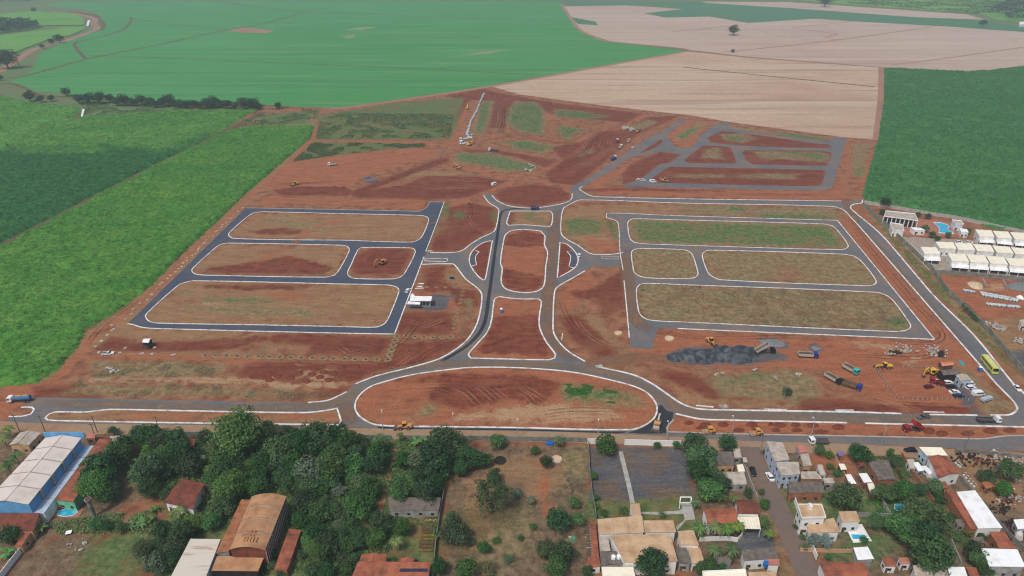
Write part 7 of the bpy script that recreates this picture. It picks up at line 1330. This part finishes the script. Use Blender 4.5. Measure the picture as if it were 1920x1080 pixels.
# planting pits: a raised ring of spoil round a dark hole
M_pit = paint('pit_spoil', S(146, 124, 92), S(120, 96, 70), .95, 1.5, fine=.1)
def pit_mesh():
    n = 14; prof = [(1.0, 0.0), (.75, .16), (.45, .2), (.3, .05), (.25, .02)]; vs = []; fs = []
    for r_, z in prof:
        for i in range(n): vs.append((math.cos(2*math.pi*i/n)*r_*random.uniform(.88, 1.1), math.sin(2*math.pi*i/n)*r_*random.uniform(.88, 1.1), z+.0))
    for j in range(len(prof)-1):
        for i in range(n): fs.append((j*n+i, j*n+(i+1) % n, (j+1)*n+(i+1) % n, (j+1)*n+i))
    return MB().add(vs, fs).mesh('spoil_ring', M_pit)
PITM = [pit_mesh() for _ in range(4)]; HOLE = MB().cyl((0, 0, -.02), (0, 0, .06), .3, n=10).mesh('hole', M_dark)
def pits(pts, lab, grp, rad=2.3):
    for i, (x, y) in enumerate(pts):
        c = gp(x, y); r = empty('planting_pit', (c.x, c.y, 0), i*1.3, lab.format(ordw(i)), 'planting pit', grp)
        for n_, me, s in (('spoil_ring', PITM[i % 4], rad), ('hole', HOLE, rad)): o = link(n_, me, r); o.scale = (s, s, 1.0)
pits(ZJ([(1350, 636), (1470, 638), (1590, 640), (1710, 642), (1830, 646)]) + ZK([(30, 648), (150, 652), (272, 656), (392, 658), (512, 662), (632, 667), (755, 669), (874, 674), (997, 676), (1118, 678), (1238, 681), (1360, 682), (1485, 684)]), 'round planting pit in the long lower row, {} from left', 'planting pits in the long lower row', 1.9)
pits(ZK([(1505, 630), (1525, 577), (1547, 523), (1567, 470), (1587, 420)]), 'round planting pit in the short rising row, {} from the bottom', 'planting pits in the short rising row', 1.9)
pits(ZK([(1690, 420), (1790, 427), (1890, 430)]) + R5([(415, 813), (465, 815), (515, 817), (567, 817), (615, 815)]), 'round planting pit in the row below the site office, {} from left', 'planting pits below the site office', 1.7)
pits(ZG([(1268, 1050), (1275, 1000), (1288, 955), (1300, 908), (1310, 863), (1322, 820), (1335, 770), (1345, 727), (1357, 683), (1367, 640), (1377, 598), (1275, 593), (1170, 590), (1068, 588), (965, 588)]), 'small planting pit right of the site office, {} along the row from below', 'planting pits right of the site office', 1.2)
# pale concrete blocks lying along the left street
def block_row(pts, lab, grp, d=(1.5, .9, .4)):
    me = [MB().box((0, 0, d[2]/2), (d[0]*k, d[1], d[2]), 0, .96).mesh('block', M_rub) for k in (.8, 1, 1.25)]
    for i, (x, y) in enumerate(pts):
        c = gp(x, y); o = link('concrete_block', me[i % 3], None, (c.x, c.y, 0), random.uniform(0, 3)); tag(o, lab.format(ordw(i)), 'block', grp)
line = R4([(700, 720), (880, 545), (1000, 430), (1090, 350), (1170, 270), (1250, 190), (1380, 70)])
pts = []
for a, b in zip(line[:-1], line[1:]):
    n = 6
    for i in range(n): pts.append((a[0]+(b[0]-a[0])*i/n+random.uniform(-3, 4), a[1]+(b[1]-a[1])*i/n+random.uniform(-2, 2)))
pts.sort(key=lambda q: -q[1])
block_row(pts, 'pale concrete block beside the left street, {} from the bottom', 'pale blocks beside the left street')
block_row(sorted(ZJ([(115, 540), (155, 605), (180, 478), (247, 412), (310, 350), (390, 610), (635, 617), (750, 622), (780, 552), (990, 630), (450, 555), (300, 300)])), 'pale slab scattered on the soil near the white pickup, {} from left', 'pale slabs near the white pickup', (1.6, 1.2, .25))
def rubble(label, pts, n, size, spread, cat='rubble', mats=None, hmax=.5):
    """loose heap of broken pieces, too many to count"""
    mb = MB()
    for _ in range(n):
        x, y = random.choice(pts); c = gp(x+random.gauss(0, spread), y+random.gauss(0, spread*.5)); s = size*random.uniform(.4, 1.3)
        mb.box((c.x, c.y, s*.25+random.uniform(0, hmax)), (s, s*random.uniform(.5, 1), s*random.uniform(.3, .7)), random.uniform(0, 3))
    tag(mb.build('rubble_heap', mats or M_rub), label, cat, kind='stuff')
rubble('white stone heap on the northern red soil', ZA([(790, 190), (840, 190), (880, 205)]), 46, 2.2, 3.0, hmax=.8); rubble('white debris at the lower end of the northern grass lot', ZL([(1110, 120), (1160, 120), (1180, 75), (1210, 80)]), 26, 1.6, 2.0); rubble('pale rubble beside the left sandy track', ZJ([(300, 835), (340, 830), (260, 795)]), 30, 1.0, 3.0); rubble('white rubble on the works area grass', ZC([(690, 610), (620, 620), (1280, 660), (1040, 570), (1540, 620)]), 40, .8, 2.0)
rubble('pale rubble at the bend kerb of the southern avenue', ZC([(680, 985), (730, 985)]), 30, .8, 3.0); rubble('grey white plastic and bags heap in the works yard, left', ZD([(520, 300), (560, 340), (620, 350), (420, 380)]), 90, .8, 7, 'rubbish', M_greyl, .8); rubble('dark and white rubbish heap in the works yard, right', ZD([(860, 320), (930, 350), (990, 390), (900, 400)]), 80, .8, 6, 'rubbish', M_rub, .8); rubble('dark bags in the works yard rubbish', ZD([(510, 375), (440, 382), (1000, 385), (980, 410)]), 24, 1.4, 3, 'rubbish', M_tyre, .6)
rubble('white stones dotted along the kerb of the northern road', ZA([(700, 955), (780, 960), (680, 995), (840, 965), (740, 958)]), 20, .7, 1.5); rubble('white car wrecks and scrap in the junk yard behind the wall', ZF([(1380, 880), (1480, 890), (1560, 940), (1620, 940)]), 60, 1.0, 5, 'scrap', M_rub, .7); rubble('white scrap at the right edge behind the wall', ZD([(1830, 240), (1880, 240), (1910, 250)]), 30, 1.0, 4, 'scrap', M_rub, .7); rubble('dark tyres and scrap along the scrap yard fence', [(1800, 862), (1820, 858), (1860, 868), (1880, 950), (1895, 985), (1870, 960), (1900, 1010)], 220, .7, 11, 'scrap', M_tyre, .5); rubble('pale car parts scattered in the scrap yard', [(1865, 858), (1890, 862), (1910, 870), (1900, 900), (1885, 935), (1905, 940)], 130, .8, 11, 'scrap', M_rub, .6); rubble('rusty scrap pieces in the scrap yard', [(1850, 865), (1895, 940), (1900, 1000), (1870, 920)], 90, .9, 12, 'scrap', M_terrad, .6)
rubble('broken pale stones in the brown left yard', ZS(0, 900)([(950, 720), (760, 755), (900, 800)]), 24, .5, 4); rubble('white plastic sheets beside the brown house wing', [(1075, 1008), (1103, 1010), (1105, 1030)], 12, .8, 3)
# concrete pipes in the long northern row
PIPE = MB().cyl((-1.2, 0, .6), (1.2, 0, .6), .62, n=10).mesh('pipe', M_greyl); BORE = MB().cyl((-1.22, 0, .6), (1.22, 0, .6), .45, n=10).mesh('bore', M_dark)
M_pipe = paint('pipe_concrete', S(196, 206, 208), S(160, 172, 174), .85, 1.0); PIPE.materials.clear(); PIPE.materials.append(M_pipe)
def pipe(label, x, y, rz, z=0.0, group=None, s=1.0):
    c = gp(x, y); r = empty('concrete_pipe', (c.x, c.y, z), rz, label, 'pipe', group); r.scale = (s, s, s); link('shell', PIPE, r); link('bore', BORE, r)
ln = ZH([(520, 105), (480, 200), (440, 305), (385, 395), (350, 500), (325, 575)]); k = 0; cum = []
for a, b in zip(ln[:-1], ln[1:]):
    for i in range(7): cum.append((a[0]+(b[0]-a[0])*i/7+random.uniform(-.5, .5), a[1]+(b[1]-a[1])*i/7))
for i, (x, y) in enumerate(cum): pipe(f'pale concrete pipe in the long northern row, {ordw(i)} from the far end', x, y, 1.2+random.uniform(-.5, .5), 0, 'pale pipes in the long northern row', 1.5)
for i, (x, y) in enumerate(sorted(ZH([(265, 670), (270, 610), (285, 640), (300, 620), (330, 610), (350, 590), (385, 570), (375, 600), (310, 660), (290, 670), (270, 640), (345, 570)]))): pipe(f'pale pipe in the loose pile at the row end, {ordw(i)} from left', x, y, random.uniform(0, 3), 0, 'pipes in the loose pile at the row end', 1.5)
mound('orange_heap', 'pale orange heap beside the loose pipe pile', ZH([(315, 655), (345, 640), (375, 650), (370, 665), (330, 668)]), 1.5, M_orange, 'heap')
rows = [([(1030+12*i, 375+1.2*i) for i in range(11)], 'short upper pipe bundle in the red yard'), ([(1290+24*i, 410+4.5*i) for i in range(23)], 'long middle pile of grey pipes in the red yard'), ([(1300+26*i, 440+4.5*i) for i in range(20)], 'near side of the long grey pipe pile in red yard'), ([(1380+24*i, 578+2.2*i) for i in range(20)], 'lower pipe row in the red yard')]
for q, nm in rows:
    for i, (x, y) in enumerate(ZF(q)): pipe(f'grey pipe, {nm}, {ordw(i)} from left', x, y, 1.9+random.uniform(-.5, .5), 0, nm, .95)
mound('gravel_heap', 'grey gravel bay behind the short walls at right', ZF([(1680, 270), (1780, 230), (1990, 230), (1990, 370), (1720, 340)]), 1.2, M_gravel, 'gravel', rough=.8); mound('sand_heap', 'pale sand heap left of the short yard wall', ZF([(1070, 250), (1150, 220), (1280, 255), (1280, 340), (1170, 330)]), 1.0, M_sand, 'sand')
wall_run('short grey bay wall in the red yard, left', ZF([(1285, 210), (1360, 330)]), 1.6, M_conc, 3, .3, False, 'bay_wall'); wall_run('short grey bay wall in the red yard, right', ZF([(1590, 230), (1670, 350)]), 1.6, M_conc, 3, .3, False, 'bay_wall')
mound('sand_heap', 'white bagged heap at the right edge of the red yard', ZF([(1800, 450), (1860, 430), (1920, 470), (1920, 500), (1840, 480)]), 1.2, M_whiter, 'heap')
# fence of the works yard: posts with two rails
def fence(label, px, n):
    P = W(px); c = P[0]; r = empty('post_fence', (c.x, c.y, 0), 0, label, 'fence'); me = MB().box((0, 0, .65), (.22, .22, 1.3)).mesh('post', M_conc)
    Ls = [(b-a).length for a, b in zip(P[:-1], P[1:])]; T = sum(Ls)
    for a, b, L in zip(P[:-1], P[1:], Ls):
        k = max(2, round(n*L/T))
        for i in range(k+1): p = lerp(a, b, i/k)-c; link('post', me, r, (p.x, p.y, 0))
        for z in (.5, 1.1): MB().bar(Vector((a.x-c.x, a.y-c.y, z)), Vector((b.x-c.x, b.y-c.y, z)), .05, .06).build('rail', M_wood, r)
fence('post and rail fence round the works yard parking', ZD([(1290, 910), (1160, 900), (500, 895), (380, 750), (260, 580), (240, 550)]), 26); fence('post and rail fence behind the yellow grader', ZD([(560, 530), (700, 545), (870, 545)]), 6)
# trench with standing grey formwork, slabs, manholes
for i, (q, lb) in enumerate((([(1205, 460), (1270, 500)], 'grey formwork frame beside the far diagonal trench'),)):
    a, b = W(ZI(q)); c = (a+b)/2; fr = empty('formwork_frame', (c.x, c.y, 0), 0, lb, 'frame'); a, b = a-c, b-c; s = Vector((6, 2, 0)); M_fw = paint('formwork_steel', S(110, 124, 140), None, .6)
    for p, q2 in ((a, b), (a+s, b+s), (a, a+s), (b, b+s)): MB().bar(Vector((p.x, p.y, .9)), Vector((q2.x, q2.y, .9)), .5, 1.7).build('panel', M_fw, fr)
heap_field('spoil_bank', 'dark red spoil bank along the diagonal trench', ZI([(1080, 640), (1300, 565), (1600, 455), (1920, 325), (2060, 268), (2060, 232), (1920, 280), (1600, 405), (1300, 522), (1080, 598)]), 1.6, M_redh, 'spoil bank', 3.0, 1.1, 3.0)
heap_field('spoil_bank', 'dark spoil bank of the short level trench', ZI([(480, 545), (1000, 545), (990, 600), (490, 600)]), 1.6, M_redh, 'spoil bank', 3.0, 1.1, 3.0)
def ring(label, px, py, ro, ri, c):
    p = gp(px, py); o = empty('manhole_ring', p, 0, label, 'manhole'); n = 16; vs = []
    for r_, z in ((ro, 0), (ro, .4), (ri, .4), (ri, .03)): vs += [(math.cos(6.2832*i/n)*r_, math.sin(6.2832*i/n)*r_, z) for i in range(n)]
    MB().add(vs, [(j*n+i, j*n+(i+1) % n, (j+1)*n+(i+1) % n, (j+1)*n+i) for j in range(3) for i in range(n)]).build('rim', c, o); MB().cyl((0, 0, 0), (0, 0, .05), ri, n=n).build('opening', M_dark if c != M_sand else M_sand, o)
ring('dark round manhole right of the left gate', 848, 522, 2.1, 1.7, M_concd); ring('pale round slab left of the works area', 1255, 635, 2.2, 2.0, M_sand); ring('pale round slab on the soil near the dead end street', 1159, 625, 1.9, 1.7, M_sand); ring('pale round stone table in the orchard', 1044, 862, 2.0, 1.8, M_sand); ring('dark burnt ring in the orchard', 938, 864, 2.1, 1.9, M_tyre)
for x, y, lb in ((806, 471, 'pale concrete slab at the left gate, upper'), (1123, 687, 'pale plank beside the avenue kerb')):
    c = gp(x, y); tag(MB().box((0, 0, .1), (3.2, 1.8, .2), .2).build('concrete_slab', M_conc, None, (c.x, c.y, .05)), lb, 'slab')
mb_b = [(1053, 638, 1055, 626, 'pale timber beam lying beside the right kerb'), (1305, 761, 1338, 764, 'pale kerb beam lying beside the bend of southern avenue'), (1433, 768, 1474, 769, 'pale kerb beam lying along the southern avenue'), (1566, 770, 1600, 770, 'pale kerb beam lying by the red soil strip'), (1731, 773, 1770, 774, 'pale kerb beam lying at the yard entrance')]
for a, b, c, d, lb in mb_b:
    p, q = gp(a, b), gp(c, d); m_ = (p+q)/2; o = MB().bar((p-m_)+Vector((0, 0, .2)), (q-m_)+Vector((0, 0, .2)), .45, .35).build('kerb_beam', M_kerb, None, (m_.x, m_.y, 0)); tag(o, lb, 'beam')
for i, (x, y) in enumerate(sorted(ZG([(880, 585), (895, 605), (860, 607), (900, 553)]))):
    c = gp(x, y); tag(MB().box((0, 0, .15), (3.0, .7, .3)).build('kerb_beam', M_kerb, None, (c.x, c.y, 0)), f'pale beam lying behind the site office, {ORD[i]} from left', 'beam', 'beams behind the site office')
# culverts, tarp, boat-like blue shell, table, goal
def box_thing(name, label, cat, px, h, mat, parts=()):
    P = W(px); c = sum(P, Vector())/len(P); o = MB().prism([(p.x-c.x, p.y-c.y) for p in P], 0, h).build(name, mat, None, (c.x, c.y, 0)); return tag(o, label, cat)
box_thing('culvert', 'white culvert apron beside the snaking dirt road', 'culvert', ZM([(1320, 310), (1355, 310), (1330, 390), (1295, 400)]), 1.0, M_whiter); box_thing('culvert', 'white culvert slab between the left cane blocks', 'culvert', Z(0, 0, 3, [(465, 618), (478, 618), (465, 668), (455, 668)]), 1.0, M_whiter)
cv = place('canoe_shell', 'turquoise upturned boat shell behind the works yard sheds', 'boat', (1799, 676), (1809, 687)); MB().add([(-2.6, 0, .2), (2.6, 0, .2), (-1.2, -.8, .1), (1.2, -.8, .1), (-1.2, .8, .1), (1.2, .8, .1), (-1.4, 0, .8), (1.4, 0, .8)], [(0, 2, 6), (2, 3, 7, 6), (3, 1, 7), (0, 6, 4), (6, 7, 5, 4), (7, 1, 5)]).build('hull', paint('turquoise_hull', S(60, 164, 184)), cv)
box_thing('tarpaulin', 'blue tarpaulin pile against the orchard wall', 'tarpaulin', ZS(960, 720)([(385, 660), (470, 660), (465, 695), (385, 695)]), .8, M_bt); box_thing('tarpaulin', 'green tarpaulin beside the round orchard trees', 'tarpaulin', ZS(960, 900)([(640, 640), (720, 640), (715, 690), (650, 690)]), .3, paint('green_tarp', S(70, 150, 120))); box_thing('tarpaulin', 'blue tarpaulin strip below the white carport', 'tarpaulin', ZS(1600, 900)([(500, 940), (660, 945), (660, 970), (510, 968)]), .4, M_bt)
tb = empty('table', gp(130, 1001), .3, 'white square table at the top of the brown left yard', 'table'); MB().box((0, 0, .75), (1.7, 1.5, .1)).build('table_top', M_whiter, tb)
for x in (-.7, .7):
    for y in (-.6, .6): MB().box((x, y, .35), (.1, .1, .7)).build('leg', M_wood, tb)
# vegetable beds above the solar house
for i in range(10):
    y0 = 968+7.0*i; xl = 797-1.4*i; xr = 822-1.1*i
    P = W([(xl, y0), (xr, y0), (xr-1, y0+4.6), (xl-1, y0+4.6)]); c = sum(P, Vector())/4; r = empty('vegetable_bed', (c.x, c.y, 0), 0, f'raised vegetable bed left of the orchard, {ORD[i]} from the top', 'garden bed', 'raised vegetable beds')
    MB().prism([(p.x-c.x, p.y-c.y) for p in P][::-1], 0, .35).build('bed_soil', M_terrad, r)
    k = 70; q = np.array([[lerp(lerp(P[0], P[1], a), lerp(P[3], P[2], a), b)[:] for a, b in [(random.random(), random.random())]][0] for _ in range(k)])-np.array(c); q[:, 2] = .45
    V, Fq, sh = leaves(q, np.tile([0, 0, 1.0], (k, 1)), .2); link('plants', np_mesh('plants', V, Fq, LEAF[('mid', 'lime', 'banana', 'mid')[i % 4]], {'shade': sh}), r)['kind'] = 'stuff'
# stacked tyres and drums in the scrap yard
M_ww = paint('white_drum', S(214, 212, 206))
for i, (x, y) in enumerate(((1793, 868), (1797, 872), (1801, 875), (1808, 891), (1812, 896), (1817, 902), (1822, 907), (1827, 912))): pipe_l = f'white drum in the scrap yard rows, {ORD[i]} from the top'; c = gp(x, y); o = empty('steel_drum', (c.x, c.y, 0), .7, pipe_l, 'drum', 'white drums in the scrap yard'); MB().cyl((-.8, 0, .4), (.8, 0, .4), .4, n=12).build('shell', M_ww, o); MB().cyl((-.3, 0, .4), (.3, 0, .4), .42, n=12).build('band', M_tyre, o)
c = gp(1908, 1008); o = empty('water_tank', (c.x, c.y, 0), 1.0, 'white lying cylinder tank in the scrap yard', 'tank'); MB().cyl((-1.5, 0, 1.1), (1.5, 0, 1.1), 1.1, n=14).build('shell', M_ww, o); MB().cyl((1.5, 0, 1.1), (1.55, 0, 1.1), .9, n=14).build('end_cap', M_tyre, o)
# ================================================================== labels of trees and plants
LAND = [('the blue warehouse', 110, 880), ('the oval turquoise pool', 126, 962), ('the water tower', 172, 955), ('the brown left yard', 100, 1040), ('the red tiled house among trees', 345, 925), ('the brown arched warehouse', 480, 980), ('the white streaked shed', 365, 1050), ('the tiny red hut', 350, 830), ('the long narrow clay roof', 540, 1030), ('the dark grey shed', 778, 945), ('the solar panel house', 735, 1065), ('the oval island backhoe', 757, 802), ('the orchard stone table', 1044, 862), ('the long clay strip', 1112, 1010), ('the large beige hall', 1205, 1030), ('the dark gravel yard', 1200, 890), ('the white gravel yard wall', 1225, 833), ('the palm row house', 1350, 968), ('the side street carport', 1405, 980), ('the black car', 1411, 887), ('the tall corner house', 1460, 845), ('the patched brick house', 1510, 914), ('the two storey house', 1520, 960), ('the white terrace', 1610, 1000), ('the double roof shed', 1653, 882), ('the orange clay house', 1770, 875), ('the white workshop', 1835, 955), ('the lower right white hall', 1880, 1045), ('the scrap yard', 1880, 900), ('the young grove centre', 580, 860), ('the grove above the dark wall', 640, 822), ('the garden beds', 800, 1000), ('the bright yellow green tree', 610, 843), ('the big pale tree', 448, 815), ('the spreading orchard tree', 922, 930), ('the condominium pool', 1770, 425), ('the junk yard wall', 1820, 590), ('the far hedge row', 300, 190), ('the snaking dirt road', 130, 75), ('the pale harvested field', 1500, 60), ('the works yard pole', 1469, 750)]
KW = {'dark': 'dark round leafy tree', 'dark2': 'dark loose leafy tree', 'mid': 'mid green round tree', 'mid2': 'mid green loose tree', 'light': 'pale green loose tree', 'light2': 'wide spreading tree', 'lime': 'bright yellow green tree', 'grey': 'grey green tree', 'bush': 'low green shrub', 'far': 'dark distant tree', 'dryl': 'dry brownish tree', 'blue': 'silvery blue shrub', 'bare': 'leafless branching tree', 'palm': 'feathery palm tree', 'banana': 'broad leaved banana plant'}
buck = {}
for root, kd, x, y, r in TREES:
    n_, lx, ly = min(LAND, key=lambda q: (q[1]-x)**2+((q[2]-y)*1.4)**2); dx, dy = x-lx, (y-ly)*1.4
    rel = 'beside' if math.hypot(dx, dy) < 12 else (('right of' if dx > 0 else 'left of') if abs(dx) > abs(dy) else ('below' if dy > 0 else 'above'))
    buck.setdefault((KW[kd], rel, n_), []).append((root, x, y, r))
GRP = {'palm_tree': 'palm trees in the gardens', 'banana_plant': 'banana plants', 'shrub': 'garden shrubs', 'bare_tree': 'leafless trees'}
for (kw, rel, n_), L in buck.items():
    L.sort(key=lambda q: q[1])
    for i, (root, x, y, r) in enumerate(L):
        lab = f'{kw} {rel} {n_}'+('' if len(L) == 1 else f', {ORD[i]} from left')
        base = root.name.split('.')[0]; tag(root, lab, {'palm_tree': 'palm', 'banana_plant': 'plant', 'shrub': 'shrub'}.get(base, 'tree'), GRP.get(base, 'leafy trees' if y > 400 else 'distant trees'))
# ================================================================== haze
M_haze = bpy.data.materials.new('thin_haze'); M_haze.use_nodes = True; t = M_haze.node_tree; t.nodes.remove(t.nodes['Principled BSDF'])
pvn = t.nodes.new('ShaderNodeVolumePrincipled'); pvn.inputs['Color'].default_value = (.72, .87, 1, 1); pvn.inputs['Density'].default_value = 0.00019; pvn.inputs['Anisotropy'].default_value = 0.2
t.links.new(pvn.outputs[0], t.nodes['Material Output'].inputs['Volume'])
hz = MB().box((0, 2550, 87.5), (9200, 7100, 178)).build('haze', M_haze); tag(hz, 'thin pale haze over the whole landscape', 'haze', kind='stuff')
